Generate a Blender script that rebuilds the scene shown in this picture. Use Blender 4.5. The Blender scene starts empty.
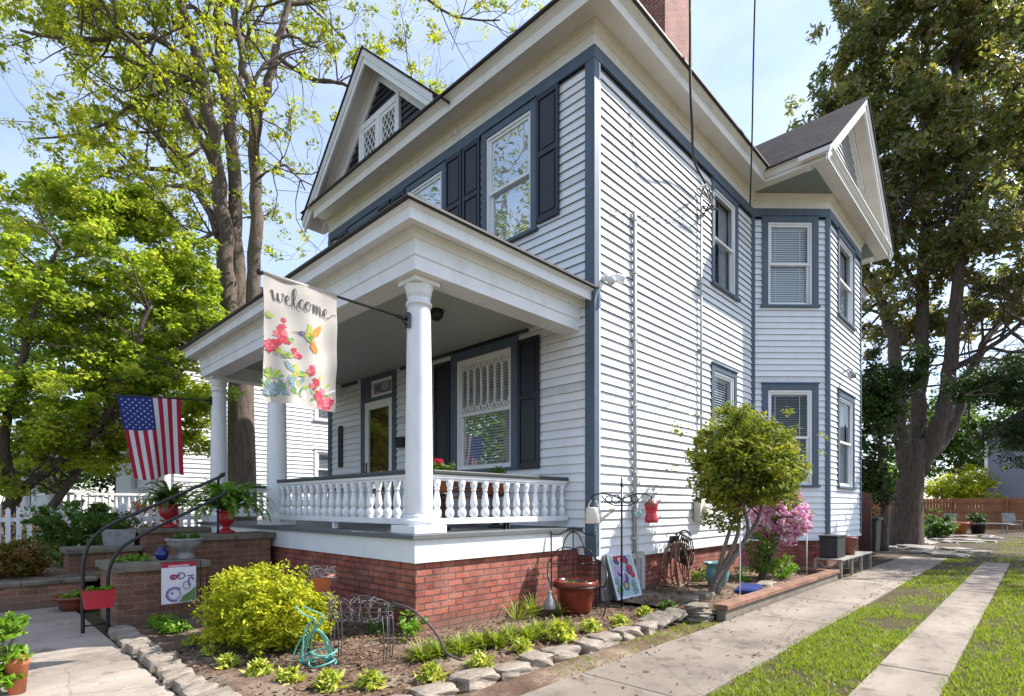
import bpy, math, random
import numpy as np
from mathutils import Vector, Matrix

R = math.radians
sc = bpy.context.scene
COL = sc.collection
rng = random.Random(7)

# ------------------------------------------------------------------ camera
F_PX, EYE, HORIZON = 545.0, 1.4, 506.0
CAM = Vector((-6.22, -4.446, EYE))
FW = Vector((0.718, 0.696, 0)).normalized()
RT = Vector((FW.y, -FW.x, 0))
UP = Vector((0, 0, 1))
cd = bpy.data.cameras.new('camera')
cam = bpy.data.objects.new('camera', cd)
COL.objects.link(cam)
cam.location = CAM
cam.rotation_euler = (R(90), 0, math.atan2(-FW.x, FW.y))
cd.sensor_width = 36
cd.lens = F_PX / 1024 * 36
cd.shift_y = (HORIZON - 348) / 1024
cd.clip_start = 0.05
cd.clip_end = 2000
sc.camera = cam


def at(depth, px, py):
    """world point at a given distance along the viewing axis"""
    t = depth / F_PX
    return CAM + FW * depth + RT * ((px - 512) * t) + UP * ((HORIZON - py) * t)


# ------------------------------------------------------------------ materials
def new_mat(name):
    m = bpy.data.materials.new(name)
    m.use_nodes = True
    nt = m.node_tree
    b = nt.nodes['Principled BSDF']
    return m, nt, b


def N(nt, t, **kw):
    n = nt.nodes.new(t)
    for k, v in kw.items():
        setattr(n, k, v)
    return n


def c4(c):
    return (c[0], c[1], c[2], 1)


def noise(nt, scale, detail=4, rough=0.6, coord='Object', vec_scale=None):
    tc = N(nt, 'ShaderNodeTexCoord')
    n = N(nt, 'ShaderNodeTexNoise')
    n.inputs['Scale'].default_value = scale
    n.inputs['Detail'].default_value = detail
    n.inputs['Roughness'].default_value = rough
    if vec_scale:
        mp = N(nt, 'ShaderNodeMapping')
        mp.inputs['Scale'].default_value = vec_scale
        nt.links.new(tc.outputs[coord], mp.inputs[0])
        nt.links.new(mp.outputs[0], n.inputs['Vector'])
    else:
        nt.links.new(tc.outputs[coord], n.inputs['Vector'])
    return n


def ramp(nt, src, stops):
    r = N(nt, 'ShaderNodeValToRGB')
    el = r.color_ramp.elements
    while len(el) < len(stops):
        el.new(0.5)
    for e, (p, c) in zip(el, stops):
        e.position = p
        e.color = c4(c) if len(c) == 3 else c
    nt.links.new(src, r.inputs[0])
    return r


def mixc(nt, fac, a, b, mode='MIX'):
    m = N(nt, 'ShaderNodeMixRGB', blend_type=mode)
    for i, v in ((0, fac), (1, a), (2, b)):
        if hasattr(v, 'is_linked') or hasattr(v, 'links'):
            nt.links.new(v, m.inputs[i])
        elif i == 0:
            m.inputs[0].default_value = v
        else:
            m.inputs[i].default_value = c4(v)
    return m.outputs[0]


def bump(nt, b, src, strength, dist=0.01):
    bp = N(nt, 'ShaderNodeBump')
    bp.inputs['Strength'].default_value = strength
    bp.inputs['Distance'].default_value = dist
    nt.links.new(src, bp.inputs['Height'])
    nt.links.new(bp.outputs[0], b.inputs['Normal'])


def paint(name, col, rough=0.5, var=0.12, dirt=0.0, dirtcol=(0.2, 0.16, 0.11), scale=3.0, bmp=0.12, metal=0.0):
    m, nt, b = new_mat(name)
    n1 = noise(nt, scale, 5, 0.65)
    dark = tuple(c * (1 - var) for c in col)
    r1 = ramp(nt, n1.outputs[0], [(0.3, dark), (0.7, col)])
    out = r1.outputs[0]
    if dirt:
        n2 = noise(nt, 2.2, 8, 0.72, vec_scale=(1.5, 1.5, 0.6))
        r2 = ramp(nt, n2.outputs[0], [(0.5, (0, 0, 0)), (0.72, (dirt,) * 3)])
        out = mixc(nt, r2.outputs[0], out, dirtcol)
    nt.links.new(out, b.inputs['Base Color'])
    b.inputs['Roughness'].default_value = rough
    b.inputs['Metallic'].default_value = metal
    if bmp:
        n3 = noise(nt, 60, 3, 0.6)
        bump(nt, b, n3.outputs[0], bmp, 0.004)
    return m


def brick_mat(name, c1, c2, mortar, w=0.215, h=0.073, ms=0.011, blotch=(0.10, 0.05, 0.04), amt=0.5, bs=0.7):
    m, nt, b = new_mat(name)
    uv = N(nt, 'ShaderNodeUVMap')
    nz = noise(nt, 9, 3, 0.6)
    vm = N(nt, 'ShaderNodeVectorMath', operation='SCALE')
    vm.inputs['Scale'].default_value = 0.016
    nt.links.new(nz.outputs['Color'], vm.inputs[0])
    va = N(nt, 'ShaderNodeVectorMath', operation='ADD')
    nt.links.new(uv.outputs[0], va.inputs[0])
    nt.links.new(vm.outputs[0], va.inputs[1])
    bt = N(nt, 'ShaderNodeTexBrick')
    bt.offset = 0.5
    bt.inputs['Scale'].default_value = 1.0
    bt.inputs['Brick Width'].default_value = w
    bt.inputs['Row Height'].default_value = h
    bt.inputs['Mortar Size'].default_value = ms
    bt.inputs['Mortar Smooth'].default_value = 0.3
    bt.inputs['Bias'].default_value = 0.0
    bt.inputs['Color1'].default_value = c4(c1)
    bt.inputs['Color2'].default_value = c4(c2)
    bt.inputs['Mortar'].default_value = c4(mortar)
    nt.links.new(va.outputs[0], bt.inputs['Vector'])
    n2 = noise(nt, 4, 6, 0.7)
    r2 = ramp(nt, n2.outputs[0], [(0.42, (0, 0, 0)), (0.75, (amt,) * 3)])
    out = mixc(nt, r2.outputs[0], bt.outputs['Color'], blotch)
    n4 = noise(nt, 45, 4, 0.7)
    r4 = ramp(nt, n4.outputs[0], [(0.3, (0.66,) * 3), (0.7, (1.12,) * 3)])
    out = mixc(nt, 1.0, out, r4.outputs[0], 'MULTIPLY')
    n5 = noise(nt, 1.7, 7, 0.7)
    r5 = ramp(nt, n5.outputs[0], [(0.35, (0.55,) * 3), (0.6, (1.08,) * 3)])
    out = mixc(nt, 0.75, out, r5.outputs[0], 'MULTIPLY')
    # soil splashed up from the bed
    tcz = N(nt, 'ShaderNodeTexCoord')
    sx = N(nt, 'ShaderNodeSeparateXYZ')
    nt.links.new(tcz.outputs['Object'], sx.inputs[0])
    ma = N(nt, 'ShaderNodeMath', operation='MULTIPLY_ADD')
    ma.inputs[1].default_value = 0.45
    nt.links.new(n2.outputs[0], ma.inputs[0])
    nt.links.new(sx.outputs['Z'], ma.inputs[2])
    rz_ = ramp(nt, ma.outputs[0], [(0.24, (0.8,) * 3), (0.42, (0, 0, 0))])
    out = mixc(nt, rz_.outputs[0], out, (0.15, 0.105, 0.075))
    nt.links.new(out, b.inputs['Base Color'])
    b.inputs['Roughness'].default_value = 0.85
    inv = N(nt, 'ShaderNodeMath', operation='SUBTRACT')
    inv.inputs[0].default_value = 1.0
    nt.links.new(bt.outputs['Fac'], inv.inputs[1])
    ad = N(nt, 'ShaderNodeMath', operation='MULTIPLY_ADD')
    nt.links.new(n4.outputs[0], ad.inputs[0])
    ad.inputs[1].default_value = 0.35
    nt.links.new(inv.outputs[0], ad.inputs[2])
    bump(nt, b, ad.outputs[0], bs, 0.012)
    return m


def leaf_mat(name, cols, trans=0.35, rough=0.45, back=None, gloss=0.3, boostc=(1.5, 1.6, 0.7)):
    """cols: list of colours along a per-leaf random value"""
    m, nt, b = new_mat(name)
    a = N(nt, 'ShaderNodeAttribute', attribute_name='tint')
    st = [(i / max(1, len(cols) - 1), c) for i, c in enumerate(cols)]
    r = ramp(nt, a.outputs['Fac'], st)
    col = r.outputs[0]
    if back:
        g = N(nt, 'ShaderNodeNewGeometry')
        col = mixc(nt, g.outputs['Backfacing'], col, back)
    nt.links.new(col, b.inputs['Base Color'])
    b.inputs['Roughness'].default_value = rough
    b.inputs['Specular IOR Level'].default_value = gloss
    tr = N(nt, 'ShaderNodeBsdfTranslucent')
    boost = mixc(nt, 1.0, col, boostc, 'MULTIPLY')
    nt.links.new(boost, tr.inputs[0])
    mx = N(nt, 'ShaderNodeMixShader')
    mx.inputs[0].default_value = trans
    nt.links.new(b.outputs[0], mx.inputs[1])
    nt.links.new(tr.outputs[0], mx.inputs[2])
    nt.links.new(mx.outputs[0], nt.nodes['Material Output'].inputs[0])
    return m


def bark_mat(name, c1, c2, sc_=6):
    m, nt, b = new_mat(name)
    n = noise(nt, sc_, 8, 0.7, vec_scale=(2.5, 2.5, 0.5))
    r = ramp(nt, n.outputs[0], [(0.3, c1), (0.7, c2)])
    nt.links.new(r.outputs[0], b.inputs['Base Color'])
    b.inputs['Roughness'].default_value = 0.9
    bump(nt, b, n.outputs[0], 1.0, 0.06)
    return m


def cloth_mat(name, col, var=0.1, scale=6, trans=0.3):
    m = paint(name, col, 0.85, var, scale=scale, bmp=0.3)
    nt = m.node_tree
    b = nt.nodes['Principled BSDF']
    tr = N(nt, 'ShaderNodeBsdfTranslucent')
    src = b.inputs['Base Color'].links[0].from_socket
    nt.links.new(src, tr.inputs[0])
    mx = N(nt, 'ShaderNodeMixShader')
    mx.inputs[0].default_value = trans
    nt.links.new(b.outputs[0], mx.inputs[1])
    nt.links.new(tr.outputs[0], mx.inputs[2])
    nt.links.new(mx.outputs[0], nt.nodes['Material Output'].inputs[0])
    return m


def glass_mat(name, tint=(0.9, 0.93, 0.95), refl=0.6):
    m, nt, b = new_mat(name)
    nt.nodes.remove(b)
    tr = N(nt, 'ShaderNodeBsdfTransparent')
    tr.inputs[0].default_value = c4(tint)
    gl = N(nt, 'ShaderNodeBsdfGlossy')
    gl.inputs['Roughness'].default_value = 0.015
    nz = noise(nt, 1.3, 2, 0.5)
    bp = N(nt, 'ShaderNodeBump')
    bp.inputs['Strength'].default_value = 0.06
    bp.inputs['Distance'].default_value = 0.06
    nt.links.new(nz.outputs[0], bp.inputs['Height'])
    nt.links.new(bp.outputs[0], gl.inputs['Normal'])
    fr = N(nt, 'ShaderNodeFresnel')
    fr.inputs[0].default_value = 1.42
    ml = N(nt, 'ShaderNodeMath', operation='MULTIPLY_ADD')
    ml.use_clamp = True
    ml.inputs[1].default_value = refl
    ml.inputs[2].default_value = 0.03
    nt.links.new(fr.outputs[0], ml.inputs[0])
    mx = N(nt, 'ShaderNodeMixShader')
    nt.links.new(ml.outputs[0], mx.inputs[0])
    nt.links.new(tr.outputs[0], mx.inputs[1])
    nt.links.new(gl.outputs[0], mx.inputs[2])
    nt.links.new(mx.outputs[0], nt.nodes['Material Output'].inputs[0])
    return m


def ground_mat(name, stops, scale=1.2, scale2=30, bs=0.6, patches=None):
    m, nt, b = new_mat(name)
    n = noise(nt, scale, 8, 0.7)
    r = ramp(nt, n.outputs[0], stops)
    n2 = noise(nt, scale2, 6, 0.75)
    r2 = ramp(nt, n2.outputs[0], [(0.3, (0.6,) * 3), (0.7, (1.25,) * 3)])
    out = mixc(nt, 1.0, r.outputs[0], r2.outputs[0], 'MULTIPLY')
    if patches:
        n3 = noise(nt, patches[0], 5, 0.6)
        r3 = ramp(nt, n3.outputs[0], [(patches[1], (0, 0, 0)), (patches[1] + 0.12, (1, 1, 1))])
        out = mixc(nt, r3.outputs[0], out, patches[2])
    nt.links.new(out, b.inputs['Base Color'])
    b.inputs['Roughness'].default_value = 0.95
    b.inputs['Specular IOR Level'].default_value = 0.15
    bump(nt, b, n2.outputs[0], bs, 0.02)
    return m


def concrete_mat(name, base, stain, scale=0.8, crack=0.75, stainy=0.55):
    m, nt, b = new_mat(name)
    n = noise(nt, scale, 9, 0.72)
    r = ramp(nt, n.outputs[0], [(0.32, stain), (0.5, base), (0.75, tuple(c * 1.12 for c in base))])
    n2 = noise(nt, 90, 4, 0.8)
    r2 = ramp(nt, n2.outputs[0], [(0.3, (0.74,) * 3), (0.65, (1.1,) * 3)])
    out = mixc(nt, 1.0, r.outputs[0], r2.outputs[0], 'MULTIPLY')
    n6 = noise(nt, 3.1, 7, 0.75)
    r6 = ramp(nt, n6.outputs[0], [(0.56, (1,) * 3), (0.63, (0.66, 0.62, 0.58)), (0.72, (0.5, 0.45, 0.41))])
    out = mixc(nt, stainy, out, r6.outputs[0], 'MULTIPLY')
    n7 = noise(nt, 0.45, 5, 0.6, vec_scale=(0.5, 2.2, 1))
    r7 = ramp(nt, n7.outputs[0], [(0.38, (0.7, 0.68, 0.66)), (0.62, (1.1, 1.09, 1.08))])
    out = mixc(nt, stainy, out, r7.outputs[0], 'MULTIPLY')
    # hairline cracks
    tc = N(nt, 'ShaderNodeTexCoord')
    nz = noise(nt, 2.0, 4, 0.6)
    ad = mixc(nt, 0.18, tc.outputs['Object'], nz.outputs['Color'], 'ADD')
    vo = N(nt, 'ShaderNodeTexVoronoi', feature='DISTANCE_TO_EDGE')
    vo.inputs['Scale'].default_value = 0.55
    nt.links.new(ad, vo.inputs['Vector'])
    r3 = ramp(nt, vo.outputs['Distance'], [(0.001, (crack,) * 3), (0.005, (0, 0, 0))])
    out = mixc(nt, r3.outputs[0], out, (0.07, 0.06, 0.05))
    nt.links.new(out, b.inputs['Base Color'])
    b.inputs['Roughness'].default_value = 0.9
    bump(nt, b, n2.outputs[0], 0.35, 0.006)
    return m


def shingle_mat(name, col):
    m, nt, b = new_mat(name)
    uv = N(nt, 'ShaderNodeUVMap')
    bt = N(nt, 'ShaderNodeTexBrick')
    bt.inputs['Scale'].default_value = 1
    bt.inputs['Brick Width'].default_value = 0.3
    bt.inputs['Row Height'].default_value = 0.09
    bt.inputs['Mortar Size'].default_value = 0.008
    bt.inputs['Color1'].default_value = c4(col)
    bt.inputs['Color2'].default_value = c4(tuple(c * 2.6 for c in col))
    bt.inputs['Mortar'].default_value = c4(tuple(c * 0.3 for c in col))
    nt.links.new(uv.outputs[0], bt.inputs['Vector'])
    n2 = noise(nt, 40, 4, 0.8)
    r2 = ramp(nt, n2.outputs[0], [(0.3, (0.45,) * 3), (0.7, (1.6,) * 3)])
    out = mixc(nt, 1.0, bt.outputs['Color'], r2.outputs[0], 'MULTIPLY')
    nt.links.new(out, b.inputs['Base Color'])
    b.inputs['Roughness'].default_value = 0.95
    b.inputs['Specular IOR Level'].default_value = 0.1
    bump(nt, b, bt.outputs['Fac'], -0.8, 0.012)
    return m


M = {}
M['siding'] = paint('white_siding_paint', (0.755, 0.76, 0.785), 0.55, 0.07, 0.14, (0.44, 0.43, 0.42), 5)
M['board_under'] = paint('shadow_toned_board_underside', (0.22, 0.22, 0.235), 0.9, 0.3)  # dark colour paints in the shadow line under each board
M['board_under_pale'] = paint('pale_shadow_toned_board_underside', (0.33, 0.335, 0.36), 0.9, 0.3)  # lighter painted shadow line for the front and bay boards
M['siding_b'] = paint('weathered_white_siding_paint', (0.66, 0.67, 0.70), 0.6, 0.12, 0.4, (0.38, 0.37, 0.36), 7)
M['siding_c'] = paint('bright_white_siding_paint', (0.78, 0.79, 0.82), 0.5, 0.08, 0.1, (0.42, 0.40, 0.37), 4)
M['white'] = paint('white_gloss_paint', (0.775, 0.78, 0.79), 0.5, 0.08, 0.32, (0.42, 0.40, 0.36), 4, bmp=0.25)
M['cream'] = paint('cream_cornice_paint', (0.74, 0.70, 0.645), 0.5, 0.08, 0.35, (0.46, 0.39, 0.31), 3)
M['blue'] = paint('slate_blue_trim_paint', (0.072, 0.105, 0.148), 0.5, 0.18, 0.2, (0.2, 0.24, 0.28), 6)
M['navy'] = paint('navy_shutter_paint', (0.012, 0.014, 0.026), 0.38, 0.2, 0.0)
M['gable_dark'] = paint('dark_gable_board_paint', (0.018, 0.02, 0.032), 0.5, 0.2)
M['gable_grey'] = paint('grey_gable_board_paint', (0.33, 0.35, 0.37), 0.55, 0.12)
M['ceiling'] = paint('sage_grey_ceiling_paint', (0.40, 0.415, 0.37), 0.5, 0.08)
M['soffit_green'] = paint('sage_green_soffit_paint', (0.20, 0.235, 0.215), 0.5, 0.06)
M['deck'] = paint('grey_deck_paint', (0.12, 0.13, 0.14), 0.55, 0.25, 0.3)
M['rail'] = paint('dark_grey_rail_paint', (0.05, 0.053, 0.055), 0.5, 0.2)
M['black'] = paint('black_iron', (0.012, 0.012, 0.013), 0.4, 0.3)
M['black_matt'] = paint('black_plastic', (0.02, 0.02, 0.022), 0.6, 0.2)
M['brick'] = brick_mat('red_foundation_brick', (0.24, 0.05, 0.032), (0.46, 0.125, 0.072), (0.12, 0.052, 0.042), blotch=(0.46, 0.24, 0.19), amt=0.65)
M['chimney'] = brick_mat('chimney_brick', (0.27, 0.07, 0.05), (0.36, 0.11, 0.08), (0.42, 0.3, 0.25), amt=0.3)
M['pier'] = brick_mat('brown_pier_brick', (0.23, 0.098, 0.055), (0.36, 0.165, 0.095), (0.33, 0.23, 0.165), ms=0.009, blotch=(0.09, 0.05, 0.035), amt=0.6)
M['cap'] = concrete_mat('weathered_stone_cap', (0.20, 0.17, 0.13), (0.10, 0.085, 0.065), 3)
M['roof'] = shingle_mat('dark_roof_shingles', (0.026, 0.021, 0.023))
M['edge'] = paint('dark_drip_edge', (0.035, 0.027, 0.022), 0.6, 0.3)
M['glass'] = glass_mat('window_glass')
M['blind'] = paint('white_blind_slats', (0.84, 0.84, 0.85), 0.5, 0.05, bmp=0)
M['blind_grey'] = paint('grey_blind_slats', (0.78, 0.80, 0.82), 0.5, 0.05, bmp=0)
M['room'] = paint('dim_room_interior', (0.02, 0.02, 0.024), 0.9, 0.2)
M['curtain'] = paint('sheer_curtain', (0.45, 0.46, 0.48), 0.8, 0.25, scale=9)
M['wood_door'] = paint('red_brown_door', (0.22, 0.055, 0.028), 0.35, 0.35)
M['conduit'] = paint('painted_conduit', (0.46, 0.45, 0.44), 0.5, 0.2, 0.4)
M['metal'] = paint('grey_metal', (0.35, 0.35, 0.36), 0.35, 0.2, metal=0.6)
M['concrete'] = concrete_mat('driveway_concrete', (0.285, 0.238, 0.195), (0.13, 0.105, 0.085), 0.9, 0.45, 1.0)
M['walk'] = concrete_mat('walkway_concrete', (0.36, 0.305, 0.255), (0.17, 0.14, 0.12), 0.8, 0.45, 1.0)
M['flag_stone'] = concrete_mat('patio_flagstone', (0.36, 0.32, 0.28), (0.2, 0.18, 0.15), 1.2)
M['stone'] = concrete_mat('edging_stone', (0.31, 0.262, 0.212), (0.125, 0.092, 0.072), 3.2, 0.0, 0.9)
M['soil'] = ground_mat('bed_soil', [(0.3, (0.085, 0.052, 0.034)), (0.48, (0.16, 0.105, 0.073)), (0.66, (0.33, 0.255, 0.19))], 1.5, 38, 0.9)
M['ground'] = ground_mat('lawn_soil', [(0.3, (0.06, 0.042, 0.028)), (0.5, (0.095, 0.078, 0.04)), (0.68, (0.10, 0.115, 0.03))], 1.1, 40, 0.9)
M['yard'] = ground_mat('bare_yard_soil', [(0.3, (0.05, 0.036, 0.027)), (0.5, (0.10, 0.075, 0.055)), (0.7, (0.17, 0.135, 0.105))], 0.7, 34, 0.9)
M['bark_grey'] = bark_mat('grey_brown_bark', (0.06, 0.044, 0.033), (0.215, 0.16, 0.115))
M['bark_dark'] = bark_mat('dark_bark', (0.035, 0.026, 0.02), (0.165, 0.12, 0.09))
M['bark_pale'] = bark_mat('pale_twisted_bark', (0.10, 0.075, 0.06), (0.28, 0.22, 0.18), 12)
M['l_spring'] = leaf_mat('spring_leaf', [(0.44, 0.42, 0.04), (0.36, 0.40, 0.04), (0.24, 0.31, 0.035)], 0.55, boostc=(1.4, 1.4, 0.8))
M['l_maple'] = leaf_mat('bright_maple_leaf', [(0.17, 0.25, 0.03), (0.26, 0.35, 0.04), (0.38, 0.45, 0.06), (0.50, 0.52, 0.10)], 0.6, boostc=(1.45, 1.45, 0.9))
M['l_magnolia'] = leaf_mat('magnolia_leaf', [(0.10, 0.155, 0.045), (0.15, 0.20, 0.055), (0.24, 0.27, 0.07), (0.34, 0.28, 0.10)], 0.45, 0.28, back=(0.22, 0.18, 0.085), gloss=0.7, boostc=(1.4, 1.35, 0.8))
M['l_dark'] = leaf_mat('dark_evergreen_leaf', [(0.026, 0.05, 0.015), (0.045, 0.08, 0.022), (0.075, 0.12, 0.028)], 0.25, 0.4)
M['l_mid'] = leaf_mat('mid_green_leaf', [(0.05, 0.10, 0.018), (0.08, 0.145, 0.024), (0.12, 0.19, 0.03)], 0.35)
M['l_gold'] = leaf_mat('golden_shrub_leaf', [(0.22, 0.26, 0.014), (0.36, 0.38, 0.018), (0.50, 0.48, 0.035), (0.16, 0.20, 0.014)], 0.35, gloss=0.2)
M['l_hosta'] = leaf_mat('variegated_leaf', [(0.22, 0.30, 0.03), (0.42, 0.44, 0.05), (0.52, 0.50, 0.10)], 0.3)
M['l_lime'] = leaf_mat('lime_groundcover_leaf', [(0.12, 0.24, 0.015), (0.17, 0.31, 0.02), (0.10, 0.19, 0.015)], 0.3)
M['l_olive'] = leaf_mat('olive_topiary_leaf', [(0.09, 0.125, 0.022), (0.15, 0.185, 0.028), (0.24, 0.255, 0.035), (0.33, 0.31, 0.05)], 0.3, 0.5, gloss=0.15)
M['l_nandina'] = leaf_mat('nandina_leaf', [(0.09, 0.12, 0.02), (0.15, 0.13, 0.02), (0.22, 0.10, 0.025), (0.06, 0.09, 0.02)], 0.3)
M['l_fern'] = leaf_mat('fern_leaf', [(0.10, 0.19, 0.025), (0.16, 0.27, 0.04), (0.22, 0.33, 0.06)], 0.4)
M['petal_pink'] = leaf_mat('pink_azalea_petal', [(0.58, 0.20, 0.40), (0.72, 0.38, 0.56), (0.82, 0.58, 0.69), (0.85, 0.70, 0.75)], 0.25, boostc=(1.1, 1.0, 1.05))
M['petal_coral'] = leaf_mat('coral_azalea_petal', [(0.62, 0.12, 0.07), (0.70, 0.18, 0.10), (0.72, 0.3, 0.2)], 0.3, boostc=(1.1, 1.0, 1.0))
M['petal_peach'] = leaf_mat('peach_azalea_petal', [(0.72, 0.42, 0.28), (0.74, 0.5, 0.36), (0.5, 0.35, 0.15)], 0.3)
M['petal_red'] = leaf_mat('red_flower_petal', [(0.55, 0.01, 0.05), (0.65, 0.03, 0.09)], 0.2)
M['grass'] = leaf_mat('grass_blade', [(0.11, 0.17, 0.018), (0.19, 0.265, 0.026), (0.28, 0.34, 0.035), (0.27, 0.29, 0.06), (0.27, 0.215, 0.09)], 0.38)
M['red_pot'] = paint('red_glazed_pot', (0.50, 0.02, 0.035), 0.35, 0.25)
M['terracotta'] = paint('terracotta', (0.50, 0.155, 0.065), 0.7, 0.2, 0.2, (0.6, 0.4, 0.3))
M['red_brown_pot'] = paint('red_brown_glazed_pot', (0.23, 0.035, 0.018), 0.22, 0.5)
M['teal_pot'] = paint('teal_glazed_pot', (0.13, 0.32, 0.33), 0.25, 0.35)
M['urn_grey'] = concrete_mat('cast_stone_urn', (0.30, 0.30, 0.29), (0.14, 0.14, 0.14), 6)
M['cobalt'] = paint('cobalt_blue_glaze', (0.01, 0.02, 0.16), 0.2, 0.3)
M['white_pot'] = paint('chipped_white_enamel', (0.66, 0.62, 0.53), 0.45, 0.1, 0.25, (0.3, 0.2, 0.12))
M['hose_teal'] = paint('teal_garden_hose', (0.12, 0.40, 0.33), 0.5, 0.15)
M['hose_grey'] = paint('grey_garden_hose', (0.22, 0.20, 0.19), 0.5, 0.2)
M['hose_brown'] = paint('tan_garden_hose', (0.22, 0.115, 0.07), 0.55, 0.25)
M['wire'] = paint('dull_wire', (0.10, 0.08, 0.09), 0.5, 0.3)
M['fence_wood'] = paint('cedar_fence_boards', (0.34, 0.14, 0.055), 0.8, 0.4, scale=2)
M['bin'] = paint('dark_green_plastic', (0.02, 0.03, 0.028), 0.5, 0.2)
M['bench_wood'] = paint('weathered_grey_wood', (0.30, 0.28, 0.255), 0.8, 0.3)
M['grey_house'] = paint('grey_house_siding', (0.21, 0.22, 0.26), 0.6, 0.08)
M['cable'] = paint('black_cable', (0.015, 0.015, 0.017), 0.6, 0.1, bmp=0)
M['flag_red'] = cloth_mat('flag_red_cloth', (0.42, 0.012, 0.045))
M['flag_white'] = cloth_mat('flag_white_cloth', (0.72, 0.70, 0.72))
M['flag_blue'] = cloth_mat('flag_blue_cloth', (0.022, 0.04, 0.22))
M['linen'] = cloth_mat('linen_banner_cloth', (0.62, 0.565, 0.50), 0.14, 5)
M['ink'] = paint('dark_printed_ink', (0.045, 0.035, 0.035), 0.8, 0.1, bmp=0)
M['p_red'] = paint('printed_rose_red', (0.50, 0.03, 0.07), 0.8, 0.35, scale=25, bmp=0)
M['p_pink'] = paint('printed_soft_pink', (0.62, 0.17, 0.2), 0.8, 0.3, scale=25, bmp=0)
M['p_orange'] = paint('printed_orange', (0.64, 0.22, 0.03), 0.8, 0.25, scale=25, bmp=0)
M['p_green'] = paint('printed_leaf_green', (0.16, 0.30, 0.10), 0.8, 0.4, scale=25, bmp=0)
M['p_lime'] = paint('printed_lime', (0.38, 0.45, 0.05), 0.8, 0.3, scale=25, bmp=0)
M['p_blue'] = paint('printed_slate_blue', (0.22, 0.30, 0.33), 0.8, 0.35, scale=25, bmp=0)
M['p_purple'] = paint('printed_purple', (0.13, 0.06, 0.22), 0.8, 0.3, scale=25, bmp=0)
M['p_lilac'] = paint('printed_lilac', (0.45, 0.36, 0.55), 0.8, 0.25, scale=25, bmp=0)
M['p_white'] = paint('printed_white', (0.72, 0.70, 0.74), 0.8, 0.06, scale=25, bmp=0)
M['p_teal'] = paint('painted_pale_teal', (0.36, 0.52, 0.53), 0.7, 0.2, scale=12, bmp=0)


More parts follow.
